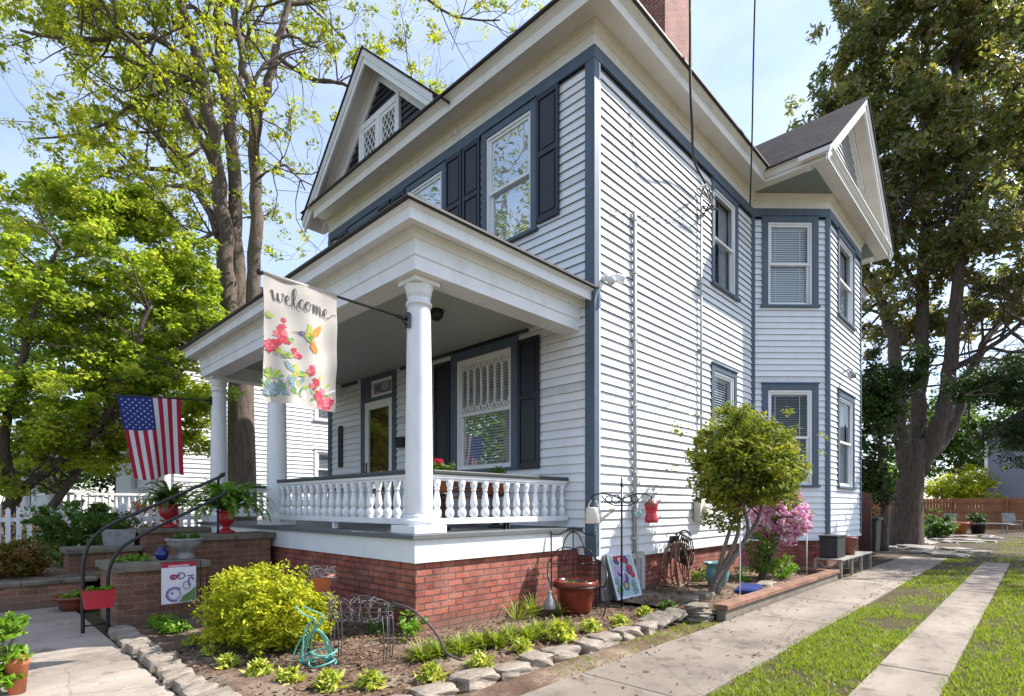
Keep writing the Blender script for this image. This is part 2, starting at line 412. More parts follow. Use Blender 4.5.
# ------------------------------------------------------------------ mesh builder
class MB:
    def __init__(s):
        s.v, s.f, s.mi, s.sm = [], [], [], []

    def add(s, verts, faces, mi=0, smooth=False):
        o = len(s.v)
        s.v.extend([tuple(p) for p in verts])
        for f in faces:
            s.f.append(tuple(i + o for i in f))
            s.mi.append(mi)
            s.sm.append(smooth)
        return s

    def box(s, x0, x1, y0, y1, z0, z1, mi=0):
        vs = [(x, y, z) for z in (z0, z1) for y in (y0, y1) for x in (x0, x1)]
        return s.add(vs, [(0, 2, 3, 1), (4, 5, 7, 6), (0, 1, 5, 4), (2, 6, 7, 3), (0, 4, 6, 2), (1, 3, 7, 5)], mi)

    def obox(s, c, ax, ay, az, mi=0):
        """box from a centre and three half-extent vectors"""
        c, ax, ay, az = Vector(c), Vector(ax), Vector(ay), Vector(az)
        vs = [c + ax * i + ay * j + az * k for k in (-1, 1) for j in (-1, 1) for i in (-1, 1)]
        return s.add(vs, [(0, 2, 3, 1), (4, 5, 7, 6), (0, 1, 5, 4), (2, 6, 7, 3), (0, 4, 6, 2), (1, 3, 7, 5)], mi)

    def bar(s, a, b, w, h, up=(0, 0, 1), mi=0):
        a, b = Vector(a), Vector(b)
        d = (b - a)
        L = d.length
        if L < 1e-6:
            return s
        d /= L
        u = Vector(up)
        sd = d.cross(u)
        if sd.length < 1e-4:
            sd = d.cross(Vector((1, 0, 0)))
        sd.normalize()
        u2 = sd.cross(d)
        return s.obox((a + b) / 2, d * L / 2, sd * w / 2, u2 * h / 2, mi)

    def tube(s, pts, r, n=6, mi=0, cap=True):
        pts = [Vector(p) for p in pts]
        k = len(pts)
        rs = r if isinstance(r, (list, tuple)) else [r] * k
        ref = None
        vs = []
        for i, p in enumerate(pts):
            d = (pts[min(i + 1, k - 1)] - pts[max(i - 1, 0)])
            if d.length < 1e-9:
                d = Vector((0, 0, 1))
            d.normalize()
            if ref is None:
                ref = d.cross(Vector((0, 0, 1)))
                if ref.length < 0.05:
                    ref = d.cross(Vector((1, 0, 0)))
                ref.normalize()
            else:
                ref = ref - d * ref.dot(d)
                if ref.length < 1e-5:
                    ref = d.orthogonal()
                ref.normalize()
            b = d.cross(ref)
            for j in range(n):
                a = 2 * math.pi * j / n
                vs.append(p + (ref * math.cos(a) + b * math.sin(a)) * rs[i])
        fs = []
        for i in range(k - 1):
            for j in range(n):
                j2 = (j + 1) % n
                fs.append((i * n + j, i * n + j2, (i + 1) * n + j2, (i + 1) * n + j))
        if cap:
            fs.append(tuple(range(n - 1, -1, -1)))
            fs.append(tuple((k - 1) * n + j for j in range(n)))
        return s.add(vs, fs, mi, True)

    def lathe(s, prof, c=(0, 0, 0), n=24, mi=0, flute=0.0, nf=12):
        vs = []
        for (r, z) in prof:
            for j in range(n):
                a = 2 * math.pi * j / n
                rr = r * (1 + flute * math.cos(a * nf))
                vs.append((c[0] + rr * math.cos(a), c[1] + rr * math.sin(a), c[2] + z))
        k = len(prof)
        fs = []
        for i in range(k - 1):
            for j in range(n):
                j2 = (j + 1) % n
                fs.append((i * n + j, i * n + j2, (i + 1) * n + j2, (i + 1) * n + j))
        fs.append(tuple(range(n - 1, -1, -1)))
        fs.append(tuple((k - 1) * n + j for j in range(n)))
        return s.add(vs, fs, mi, True)

    def prism(s, poly, ext, mi=0):
        poly = [Vector(p) for p in poly]
        e = Vector(ext)
        n = len(poly)
        vs = poly + [p + e for p in poly]
        fs = [tuple(range(n - 1, -1, -1)), tuple(range(n, 2 * n))]
        for i in range(n):
            j = (i + 1) % n
            fs.append((i, j, n + j, n + i))
        return s.add(vs, fs, mi)

    def sweep(s, path, prof, closed=False, mi=0, side=1):
        """profile of (offset, z) swept along a plan polyline with mitred corners; offset to the right of travel * side"""
        P = [Vector((p[0], p[1], 0)) for p in path]
        n = len(P)
        vs = []
        for i in range(n):
            ds = []
            if closed or i > 0:
                ds.append((P[i] - P[i - 1]).normalized())
            if closed or i < n - 1:
                ds.append((P[(i + 1) % n] - P[i]).normalized())
            ns = [Vector((d.y, -d.x, 0)) * side for d in ds]
            m = sum(ns, Vector()).normalized()
            k = 1 / max(0.2, m.dot(ns[0]))
            for (o, z) in prof:
                q = P[i] + m * k * o
                vs.append((q.x, q.y, z))
        k = len(prof)
        fs = []
        for i in range(n if closed else n - 1):
            i2 = (i + 1) % n
            for j in range(k - 1):
                f = (i * k + j, i2 * k + j, i2 * k + j + 1, i * k + j + 1)
                fs.append(f if side > 0 else f[::-1])
        s.add(vs, fs, mi)
        if not closed:
            s.add(vs[:k], [tuple(range(k))], mi)
            s.add(vs[-k:], [tuple(range(k))[::-1]], mi)
        return s

    def sphere(s, c, r, n=12, m=8, mi=0):
        prof = []
        vs = []
        rr = r if isinstance(r, (tuple, list)) else (r, r, r)
        for i in range(m + 1):
            t = math.pi * i / m
            for j in range(n):
                a = 2 * math.pi * j / n
                vs.append((c[0] + rr[0] * math.sin(t) * math.cos(a), c[1] + rr[1] * math.sin(t) * math.sin(a), c[2] - rr[2] * math.cos(t)))
        fs = []
        for i in range(m):
            for j in range(n):
                j2 = (j + 1) % n
                fs.append((i * n + j, i * n + j2, (i + 1) * n + j2, (i + 1) * n + j))
        return s.add(vs, fs, mi, True)

    def build(s, name, mats, parent=None, loc=(0, 0, 0), bevel=0.0, rel=True):
        me = bpy.data.meshes.new(name)
        off = Vector(loc)
        if parent is not None and rel:
            off = Vector(parent.location) if parent.parent is None else Vector(parent.parent.location) + Vector(parent.location)
        vs = [(p[0] - off.x, p[1] - off.y, p[2] - off.z) for p in s.v] if off.length > 0 else s.v
        me.from_pydata(vs, [], s.f)
        if not isinstance(mats, (list, tuple)):
            mats = [mats]
        for m in mats:
            me.materials.append(m)
        me.polygons.foreach_set('material_index', s.mi)
        me.polygons.foreach_set('use_smooth', s.sm)
        # planar box-projected coordinates in metres
        uv = me.uv_layers.new(name='UVMap')
        co = np.array(s.v, dtype=np.float64)
        me.update()
        nl = len(me.loops)
        li = np.empty(nl, dtype=np.int32)
        me.loops.foreach_get('vertex_index', li)
        nf = len(me.polygons)
        nor = np.empty(nf * 3)
        me.polygons.foreach_get('normal', nor)
        nor = nor.reshape(-1, 3)
        lt = np.empty(nf, dtype=np.int32)
        me.polygons.foreach_get('loop_total', lt)
        ln = np.repeat(nor, lt, axis=0)
        p = co[li]
        h = np.hypot(ln[:, 0], ln[:, 1])
        flat = h < 0.25
        hx = np.where(flat, 1, -ln[:, 1] / np.maximum(h, 1e-6))
        hy = np.where(flat, 0, ln[:, 0] / np.maximum(h, 1e-6))
        U = p[:, 0] * hx + p[:, 1] * hy
        V = np.where(flat, p[:, 1], p[:, 2] / np.maximum(h, 0.5))
        arr = np.stack([U, V], 1).astype(np.float32).ravel()
        uv.data.foreach_set('uv', arr)
        ob = bpy.data.objects.new(name, me)
        COL.objects.link(ob)
        if parent is not None:
            ob.parent = parent
        else:
            ob.location = off
        if bevel:
            bv = ob.modifiers.new('bevel', 'BEVEL')
            bv.width = bevel
            bv.segments = 2
            bv.limit_method = 'ANGLE'
            bv.angle_limit = R(40)
        return ob


def tag(o, label=None, cat=None, group=None, kind=None):
    if label:
        o['label'] = label
    if cat:
        o['category'] = cat
    if group:
        o['group'] = group
    if kind:
        o['kind'] = kind
    return o


def thing(name, label, cat, loc=(0, 0, 0), group=None, rz=0.0):
    o = bpy.data.objects.new(name, None)
    o.empty_display_size = 0.2
    COL.objects.link(o)
    o.location = loc
    o.rotation_euler = (0, 0, rz)
    return tag(o, label, cat, group)


def copy_tree(o, parent=None):
    c = o.copy()
    COL.objects.link(c)
    c.parent = parent
    for ch in list(o.children):
        copy_tree(ch, c)
    return c


class Wall:
    """a wall plane: origin, horizontal direction u, outward normal n"""
    def __init__(s, O, u, n):
        s.O, s.u, s.n = Vector(O), Vector(u).normalized(), Vector(n).normalized()

    def p(s, a, d, z):
        q = s.O + s.u * a + s.n * d
        return Vector((q.x, q.y, z))

    def box(s, mb, s0, s1, d0, d1, z0, z1, mi=0):
        c = s.p((s0 + s1) / 2, (d0 + d1) / 2, (z0 + z1) / 2)
        mb.obox(c, s.u * (s1 - s0) / 2, s.n * (d1 - d0) / 2, UP * (z1 - z0) / 2, mi)
        return mb


def siding(mb, w, s0, s1, z0, z1, ops=(), e=0.129, lap=0.0225, clip=None, mi=0, seed=1, worn_shaded=False):
    r = random.Random(seed)
    ncourse = int(math.ceil((z1 - z0) / e))
    for i in range(ncourse):
        zb, zt = z0 + i * e, min(z1, z0 + (i + 1) * e)
        d_b, d_t = lap + r.uniform(-0.003, 0.002), -0.004
        zs = sorted({zb, zt} | {z for o in ops for z in (o[2], o[3]) if zb < z < zt})
        for za, zc in zip(zs[:-1], zs[1:]):
            zm = (za + zc) / 2
            a0, a1 = s0, s1
            if clip:
                a0, a1 = clip(zm)
                if a1 - a0 < 0.02:
                    continue
            ints = [(a0, a1)]
            for o in ops:
                if o[2] < zm < o[3]:
                    nw = []
                    for (p, q) in ints:
                        if o[1] <= p or o[0] >= q:
                            nw.append((p, q))
                        else:
                            if o[0] > p:
                                nw.append((p, o[0]))
                            if o[1] < q:
                                nw.append((o[1], q))
                    ints = nw
            f = lambda z: d_b + (d_t - d_b) * (z - zb) / (zt - zb)
            bm = [r.choice((0, 0, 0, 1, 2, 2)) for _ in range(6)]
            for (p, q) in ints:
                # butt joints between boards
                cuts = [p]
                x = p + r.uniform(0.8, 4.2)
                while x < q - 0.4:
                    cuts.append(x)
                    x += r.uniform(2.2, 4.6)
                cuts.append(q)
                for k, (c0, c1) in enumerate(zip(cuts[:-1], cuts[1:])):
                    j = r.uniform(-0.0015, 0.0015)
                    g = 0.0012 if k else 0
                    vs = [w.p(c0 + g, f(za) + j, za), w.p(c1, f(za) + j, za), w.p(c1, f(zc), zc), w.p(c0 + g, f(zc), zc),
                          w.p(c0 + g, -0.012, za), w.p(c1, -0.012, za)]
                    mb.add(vs, [(0, 1, 2, 3)], bm[k % len(bm)] if worn_shaded else mi)
                    mb.add(vs, [(4, 5, 1, 0)], 3 if worn_shaded else mi)  # underside face takes the painted shadow colour


# ------------------------------------------------------------------ foliage
def leaf_mesh(name, pts, size, mat, parent, seed=0, aspect=0.55, up=0.5, jitter=0.5, dirs=None, extra=None, tint=None):
    """many small folded leaves at pts (N,3), one mesh"""
    g = np.random.default_rng(seed)
    pts = np.asarray(pts, dtype=np.float64)
    n = len(pts)
    nor = g.normal(size=(n, 3))
    nor[:, 2] = np.abs(nor[:, 2]) + up
    nor /= np.linalg.norm(nor, axis=1)[:, None]
    ax = g.normal(size=(n, 3)) if dirs is None else np.asarray(dirs) + g.normal(size=(n, 3)) * 0.35
    ax -= nor * np.sum(ax * nor, 1)[:, None]
    ax /= np.maximum(np.linalg.norm(ax, axis=1), 1e-6)[:, None]
    bx = np.cross(nor, ax)
    L = size * (1 + jitter * g.uniform(-1, 1, n))[:, None]
    Wd = L * aspect * 0.5
    drop = nor * L * 0.12
    a = pts - ax * L * 0.5
    b = pts + bx * Wd - drop
    c = pts + ax * L * 0.5 - drop * 0.8
    d = pts - bx * Wd - drop
    mid = pts
    V = np.stack([a, b, c, d, mid], 1).reshape(-1, 3)
    base = (np.arange(n) * 5)[:, None]
    fa = np.concatenate([base + np.array([[0, 1, 4]]), base + np.array([[1, 2, 4]]), base + np.array([[0, 4, 3]]), base + np.array([[4, 2, 3]])], 1).reshape(-1, 3)
    if parent is not None:
        off = np.array(parent.location if parent.parent is None else parent.location + parent.parent.location)
        V = V - off
    me = bpy.data.meshes.new(name)
    me.vertices.add(len(V))
    me.vertices.foreach_set('co', V.astype(np.float32).ravel())
    nf = len(fa)
    me.loops.add(nf * 3)
    me.loops.foreach_set('vertex_index', fa.astype(np.int32).ravel())
    me.polygons.add(nf)
    me.polygons.foreach_set('loop_start', (np.arange(nf) * 3).astype(np.int32))
    me.polygons.foreach_set('loop_total', np.full(nf, 3, dtype=np.int32))
    me.update(calc_edges=True)
    at_ = me.attributes.new('tint', 'FLOAT', 'FACE')
    t = g.uniform(0, 1, n) if tint is None else np.clip(tint + g.normal(size=n) * 0.16, 0, 1)
    at_.data.foreach_set('value', np.repeat(t, 4).astype(np.float32))
    if isinstance(mat, (list, tuple)):
        for m in mat:
            me.materials.append(m)
        idx = (g.uniform(0, 1, n) < extra).astype(np.int32)
        me.polygons.foreach_set('material_index', np.repeat(idx, 4))
    else:
        me.materials.append(mat)
    ob = bpy.data.objects.new(name, me)
    COL.objects.link(ob)
    if parent is not None:
        ob.parent = parent
    return ob


def clumps(centers, radius, n, seed=0, flat=0.75, hollow=0.0):
    """leaf points: n per clump centre, gaussian about it; returns points and a per-clump value"""
    g = np.random.default_rng(seed)
    C = np.asarray(centers, dtype=np.float64)
    k = len(C)
    rad = radius * g.uniform(0.6, 1.3, k)
    d = g.normal(size=(k, n, 3))
    d /= np.linalg.norm(d, axis=2)[:, :, None]
    rr = (g.uniform(hollow, 1, (k, n)) ** 0.5)[:, :, None] * rad[:, None, None]
    d *= rr
    d[:, :, 2] *= flat
    tv = np.repeat(g.uniform(0.1, 0.9, k), n)
    return (C[:, None, :] + d).reshape(-1, 3), tv


def ell_points(c, r, n, seed, shell=0.55, lump=0.25):
    """points through an uneven ellipsoid, denser towards its outside"""
    g = np.random.default_rng(seed)
    d = g.normal(size=(n, 3))
    d /= np.linalg.norm(d, axis=1)[:, None]
    ph = g.uniform(0, 6.28, (5, 1))
    k = g.normal(size=(5, 3)) * 2.6
    lumpv = 1 + lump * np.mean(np.sin(k @ d.T + ph), 0) * 2.2
    rr = (shell + (1 - shell) * g.uniform(0, 1, n)) * lumpv
    return np.asarray(c) + d * rr[:, None] * np.asarray(r)


def grow(mb, p, d, L, r, lev, tips, rr, spread=0.7, upb=0.25, wig=0.22, nseg=4, kids=3, minr=0.006, sides=5):
    pts, rs = [p.copy()], [r]
    dd = d.normalized()
    q = p.copy()
    for i in range(nseg):
        dd = (dd + Vector((rr.gauss(0, wig), rr.gauss(0, wig), rr.gauss(0, wig) + upb * 0.25))).normalized()
        q = q + dd * (L / nseg)
        pts.append(q.copy())
        rs.append(max(minr * 0.6, r * (1 - 0.62 * (i + 1) / nseg)))
    mb.tube(pts, rs, sides if r > 0.02 else 4, cap=False)
    tips.append((q.copy(), lev))
    if lev <= 0:
        for k in range(1, len(pts)):
            tips.append((pts[k].copy(), 0))
        return
    for k in range(kids):
        t = rr.uniform(0.35, 1.0)
        i = min(nseg - 1, int(t * nseg))
        bp = pts[i].lerp(pts[i + 1], t * nseg - i)
        side = Vector((rr.gauss(0, 1), rr.gauss(0, 1), rr.gauss(0, 0.6)))
        nd = (dd * (1 - spread * 0.5) + side.normalized() * spread + Vector((0, 0, upb))).normalized()
        grow(mb, bp, nd, L * rr.uniform(0.5, 0.8), rs[i] * 0.6, lev - 1, tips, rr, spread, upb, wig, nseg, kids, minr, sides)


def spline(pts, n=6):
    """Catmull-Rom through the points"""
    P = [Vector(p) for p in pts]
    out = []
    for i in range(len(P) - 1):
        p0, p1, p2, p3 = P[max(i - 1, 0)], P[i], P[i + 1], P[min(i + 2, len(P) - 1)]
        for k in range(n):
            t = k / n
            out.append(0.5 * ((2 * p1) + (p2 - p0) * t + (2 * p0 - 5 * p1 + 4 * p2 - p3) * t * t + (3 * p1 - p0 - 3 * p2 + p3) * t ** 3))
    out.append(P[-1])
    return out
# ================================================================== THE HOUSE
HW, HL = 7.55, 14.0
house = thing('house', 'white two storey clapboard house with slate blue trim, a columned porch and red brick foundation', 'house')
WF = Wall((0, 0, 0), (0, 1, 0), (-1, 0, 0))          # front
WS = Wall((0, 0, 0), (1, 0, 0), (0, -1, 0))          # driveway side
WL = Wall((0, HW, 0), (1, 0, 0), (0, 1, 0))          # far side
WB = Wall((HL, 0, 0), (0, 1, 0), (1, 0, 0))          # back
BX0, BX1, BA = 5.77, 10.99, 1.17
q2 = math.sqrt(0.5)
WC = Wall((BX0, 0, 0), (q2, -q2, 0), (-q2, -q2, 0))  # bay, near cant
WBF = Wall((BX0 + BA, -BA, 0), (1, 0, 0), (0, -1, 0))  # bay, face
WC2 = Wall((BX1 - BA, -BA, 0), (q2, q2, 0), (q2, -q2, 0))
CL = BA / q2
BFL = BX1 - BX0 - 2 * BA

ops_f, ops_s, ops_c, ops_bf = [], [], [], []


def blind_mesh(w, s0, s1, z0, z1, d, pitch=0.048, tilt=38):
    mb = MB()
    n = int((z1 - z0) / pitch)
    for i in range(n):
        z = z1 - (i + 0.5) * pitch
        dz, dx = 0.024 * math.sin(R(tilt)), 0.024 * math.cos(R(tilt))
        a = [w.p(s0, d + dx, z - dz), w.p(s1, d + dx, z - dz), w.p(s1, d - dx, z + dz), w.p(s0, d - dx, z + dz)]
        mb.add(a, [(0, 1, 2, 3)])
    for f in (0.18, 0.82):
        s = s0 + (s1 - s0) * f
        w.box(mb, s - 0.006, s + 0.006, d + 0.02, d + 0.0225, z0, z1)
    w.box(mb, s0, s1, d - 0.025, d + 0.025, z1, z1 + 0.04)
    return mb


def window(w, ops, s0, s1, z0, z1, cw=0.12, trim='blue', upper=None, blind='blind', zb=None, head=None, tilt=38, curtain=False, casing_d=0.036):
    ops.append((s0 + 0.02, s1 - 0.02, z0 + 0.02, z1 - 0.02))
    head = cw if head is None else head
    cas = MB()
    w.box(cas, s0, s0 + cw, -0.03, casing_d, z0 + 0.05, z1)
    w.box(cas, s1 - cw, s1, -0.03, casing_d, z0 + 0.05, z1)
    w.box(cas, s0 + cw, s1 - cw, -0.03, casing_d - 0.002, z1 - head, z1)
    w.box(cas, s0 - 0.03, s1 + 0.03, -0.03, 0.075, z0, z0 + 0.05)
    w.box(cas, s0 - 0.012, s1 + 0.012, -0.02, casing_d + 0.024, z1, z1 + 0.03)
    win = cas.build('window', M[trim], house, bevel=0.004)
    a0, a1, b0, b1 = s0 + cw, s1 - cw, z0 + 0.05, z1 - head
    zm = (b0 + b1) / 2
    fr = MB()
    for (p, q) in ((a0, a0 + 0.045), (a1 - 0.045, a1)):
        w.box(fr, p, q, -0.12, 0.012, b0, b1)
    w.box(fr, a0 + 0.045, a1 - 0.045, -0.12, 0.012, b1 - 0.045, b1)
    w.box(fr, a0 + 0.045, a1 - 0.045, -0.12, 0.02, b0, b0 + 0.03)
    c0, c1, e0, e1 = a0 + 0.045, a1 - 0.045, b0 + 0.03, b1 - 0.045
    for (f0, f1, dd) in ((zm - 0.02, e1, -0.045), (e0, zm + 0.02, -0.085)):
        sw = 0.042
        w.box(fr, c0, c0 + sw, dd, dd + 0.035, f0, f1)
        w.box(fr, c1 - sw, c1, dd, dd + 0.035, f0, f1)
        w.box(fr, c0 + sw, c1 - sw, dd, dd + 0.034, f1 - sw, f1)
        w.box(fr, c0 + sw, c1 - sw, dd, dd + 0.034, f0, f0 + sw + 0.008)
    if upper == 'gothic':
        g0, g1, h0, h1 = c0 + 0.042, c1 - 0.042, zm + 0.03, e1 - 0.042
        ncol = 7
        cwid = (g1 - g0) / ncol
        t = 0.027
        dd = -0.02
        up = w.n
        ph = 0.17
        for i in range(ncol + 1):
            s = g0 + i * cwid
            fr.bar(w.p(s, dd, h0 + ph), w.p(s, dd, h1 - ph), t, 0.02, up)
        for i in range(ncol):
            sa, sb = g0 + i * cwid, g0 + (i + 1) * cwid
            sm_ = (sa + sb) / 2
            for (za, zb_) in ((h1 - ph, h1), (h0 + ph, h0)):
                for (x0, x1) in ((sa, sm_), (sb, sm_)):
                    mid = w.p(x0 + (x1 - x0) * 0.36, dd + 0.002, za + (zb_ - za) * 0.58)
                    fr.bar(w.p(x0, dd + 0.002, za), mid, t * 0.8, 0.016, up)
                    fr.bar(mid, w.p(x1, dd + 0.002, zb_), t * 0.8, 0.016, up)
                for (x0, x1) in ((sa, sm_), (sb, sm_)):
                    fr.bar(w.p(x0, dd + 0.003, zb_), w.p(x1, dd + 0.003, za + (zb_ - za) * 0.42), t * 0.7, 0.013, up)
    fr.build('sash', M['white'], win, bevel=0.003)
    gl = MB()
    for (f0, f1, dd) in ((zm, e1 - 0.04, -0.03), (e0 + 0.04, zm, -0.07)):
        gl.add([w.p(c0 + 0.04, dd, f0), w.p(c1 - 0.04, dd, f0), w.p(c1 - 0.04, dd, f1), w.p(c0 + 0.04, dd, f1)], [(0, 1, 2, 3)])
    gl.build('pane', M['glass'], win)
    if blind:
        bz = e0 + 0.02 if zb is None else zb
        blind_mesh(w, c0 + 0.015, c1 - 0.015, bz, e1 - 0.06, -0.122, tilt=tilt).build('blind', M[blind], win)
    if curtain:
        cm = MB()
        for (p, q) in ((c0, c0 + (c1 - c0) * 0.42), (c1 - (c1 - c0) * 0.42, c1)):
            k = 26
            top = [w.p(p + (q - p) * i / k, -0.16 + 0.018 * math.sin(i * 1.5), e1) for i in range(k + 1)]
            bot = [w.p(p + (q - p) * (i / k * 0.8 + 0.1), -0.16 + 0.022 * math.sin(i * 1.5), e0) for i in range(k + 1)]
            cm.add(top + bot, [(i, i + 1, k + 2 + i, k + 1 + i) for i in range(k)], 0, True)
        cm.build('curtain', M['curtain'], win)
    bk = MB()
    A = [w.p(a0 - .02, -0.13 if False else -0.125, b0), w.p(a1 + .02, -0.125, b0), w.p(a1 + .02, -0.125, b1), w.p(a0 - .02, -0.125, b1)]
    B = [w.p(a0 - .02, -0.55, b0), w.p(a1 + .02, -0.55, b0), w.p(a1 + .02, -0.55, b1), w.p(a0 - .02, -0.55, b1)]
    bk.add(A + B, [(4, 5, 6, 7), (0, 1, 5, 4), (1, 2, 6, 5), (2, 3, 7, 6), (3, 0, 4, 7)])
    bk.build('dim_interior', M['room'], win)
    return win


def shutter(w, s0, s1, z0, z1, split=0.5):
    mb = MB()
    st = 0.055
    d0, d1 = 0.028, 0.062
    w.box(mb, s0, s0 + st, d0, d1, z0, z1)
    w.box(mb, s1 - st, s1, d0, d1, z0, z1)
    zm = z0 + (z1 - z0) * split
    for (a, b) in ((z0, z0 + 0.09), (zm - 0.04, zm + 0.04), (z1 - 0.08, z1)):
        w.box(mb, s0 + st, s1 - st, d0, d1 - 0.003, a, b)
    for (a, b) in ((z0 + 0.09, zm - 0.04), (zm + 0.04, z1 - 0.08)):
        w.box(mb, s0 + st, s1 - st, d0, d0 + 0.012, a, b)
        w.box(mb, s0 + st + 0.03, s1 - st - 0.03, d0 + 0.012, d0 + 0.024, a + 0.035, b - 0.035)
    return mb.build('shutter', M['navy'], house, bevel=0.004)


# windows on the porch wall and upper front
window(WF, ops_f, 1.43, 3.07, 1.97, 4.08, cw=0.15, upper='gothic', blind='blind', tilt=52)
shutter(WF, 0.97, 1.415, 1.97, 3.98, 0.55)
shutter(WF, 3.085, 3.53, 1.97, 3.98, 0.55)
for c in (1.66, 3.83, 6.05):
    window(WF, ops_f, c - 0.61, c + 0.61, 5.58, 7.6, cw=0.11, blind='blind_grey', tilt=74)
    shutter(WF, c - 1.07, c - 0.63, 5.66, 7.58, 0.53)
    shutter(WF, c + 0.63, c + 1.07, 5.66, 7.58, 0.53)
# driveway side
window(WS, ops_s, 3.74, 4.96, 5.56, 7.56, cw=0.11, blind=None, curtain=True)
window(WS, ops_s, 3.72, 4.9, 1.95, 4.08, cw=0.11, trim='blue', blind='blind', tilt=50)
# bay
for (z0, z1, bl, tl) in ((5.66, 7.62, 'blind', 62), (1.80, 4.02, 'blind', 15)):
    window(WC, ops_c, CL / 2 - 0.62, CL / 2 + 0.60, z0, z1, cw=0.13, blind=bl, tilt=tl)
window(WBF, ops_bf, 0.68, 2.2, 5.66, 7.62, cw=0.13, blind=None, curtain=True)
window(WBF, ops_bf, 0.68, 2.2, 1.80, 4.02, cw=0.13, blind=None, curtain=True)

# front door with storm door and transom
ops_f.append((4.8, 6.1, 1.1, 4.15))
dm = MB()
WF.box(dm, 4.78, 4.92, -0.05, 0.036, 1.1, 4.17)
WF.box(dm, 5.97, 6.11, -0.05, 0.036, 1.1, 4.17)
WF.box(dm, 4.92, 5.97, -0.05, 0.034, 4.03, 4.17)
WF.box(dm, 4.92, 5.97, -0.05, 0.03, 3.60, 3.68)
WF.box(dm, 5.72, 5.97, -0.05, 0.024, 3.68, 4.03)
door = dm.build('front_door', M['blue'], house, bevel=0.004)
fr = MB()
for (a, b) in ((4.92, 5.05), (5.84, 5.97)):
    WF.box(fr, a, b, -0.03, 0.02, 1.12, 3.60)
WF.box(fr, 5.05, 5.84, -0.03, 0.019, 3.44, 3.60)
WF.box(fr, 5.05, 5.84, -0.03, 0.019, 1.12, 1.36)
fr.build('storm_door', M['white'], door, bevel=0.004)
tf = MB()
for (a, b, c, d) in ((4.92, 4.97, 3.68, 4.03), (5.67, 5.72, 3.68, 4.03), (4.97, 5.67, 3.68, 3.74), (4.97, 5.67, 3.97, 4.03)):
    WF.box(tf, a, b, -0.04, 0.012, c, d)
tf.build('transom', M['white'], door)
gl = MB()
gl.add([WF.p(5.05, -0.005, 1.36), WF.p(5.84, -0.005, 1.36), WF.p(5.84, -0.005, 3.44), WF.p(5.05, -0.005, 3.44)], [(0, 1, 2, 3)])
gl.add([WF.p(4.97, -0.02, 3.74), WF.p(5.67, -0.02, 3.74), WF.p(5.67, -0.02, 3.97), WF.p(4.97, -0.02, 3.97)], [(0, 1, 2, 3)])
gl.build('pane', M['glass'], door)
wd = MB()
WF.box(wd, 5.05, 5.84, -0.14, -0.09, 1.12, 3.5)
for (a, b) in ((1.25, 1.95), (2.1, 3.35)):
    for (p, q) in ((5.13, 5.40), (5.49, 5.76)):
        WF.box(wd, p, q, -0.09, -0.075, a, b)
wd.build('inner_door', M['wood_door'], door, bevel=0.006)
hd = MB()
WF.box(hd, 5.87, 5.91, 0.02, 0.035, 2.05, 2.32)
hd.tube([WF.p(5.89, 0.03, 2.1), WF.p(5.89, 0.08, 2.12), WF.p(5.89, 0.08, 2.26), WF.p(5.89, 0.03, 2.28)], 0.008, 6)
hd.build('door_handle', M['black'], door)
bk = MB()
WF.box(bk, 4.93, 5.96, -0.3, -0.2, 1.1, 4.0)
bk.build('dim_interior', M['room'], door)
# house number in the transom
fc = bpy.data.curves.new('house_number', 'FONT')
fc.body = '109'
fc.size = 0.21
fc.align_x = 'CENTER'
fc.align_y = 'CENTER'
fc.extrude = 0.003
fc.materials.append(M['p_white'])
ft_ = bpy.data.objects.new('house_number', fc)
COL.objects.link(ft_)
me_n = bpy.data.meshes.new_from_object(ft_)
bpy.data.objects.remove(ft_)
fo = bpy.data.objects.new('house_number', me_n)
COL.objects.link(fo)
fo.parent = door
fo.matrix_local = Matrix(((0, 0, -1, 0.012), (-1, 0, 0, 5.25), (0, 1, 0, 3.855), (0, 0, 0, 1)))

# siding
SB, ST = 0.70, 7.56
mb = MB()
siding(mb, WF, 0.12, HW - 0.12, 1.1, ST, ops_f, seed=3, worn_shaded=True)
siding(mb, WF, 0.12, 0.32, 0.713, 1.1, (), seed=2, worn_shaded=True)
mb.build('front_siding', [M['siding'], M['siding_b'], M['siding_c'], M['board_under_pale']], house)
mb = MB()
ops_s.append((1.02, 1.03, 0, 0))
siding(mb, WS, 0.12, BX0 - 0.05, SB, ST, ops_s, seed=4, worn_shaded=True)
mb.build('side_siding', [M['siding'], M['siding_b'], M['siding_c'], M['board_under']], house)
mb = MB()
siding(mb, WC, 0.05, CL - 0.07, SB, ST, ops_c, seed=6, worn_shaded=True)
siding(mb, WBF, 0.07, BFL - 0.07, SB, ST, ops_bf, seed=7, worn_shaded=True)
siding(mb, WC2, 0.07, CL - 0.05, SB, ST, (), seed=8, worn_shaded=True)
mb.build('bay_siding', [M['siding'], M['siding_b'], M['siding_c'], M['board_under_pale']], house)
mb = MB()
siding(mb, WS, BX1 + 0.05, HL - 0.1, SB, ST, (), seed=5, worn_shaded=True)
siding(mb, WL, 0.1, HL - 0.1, 0.8, ST, (), seed=9, worn_shaded=True)
siding(mb, WB, 0.1, HW - 0.1, 0.8, ST, (), seed=10, worn_shaded=True)
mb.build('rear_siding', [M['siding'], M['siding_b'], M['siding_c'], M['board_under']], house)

# corner boards and trim bands
def corner_board(mb):
    mb.build('corner_board', M['blue'], house, bevel=0.004)


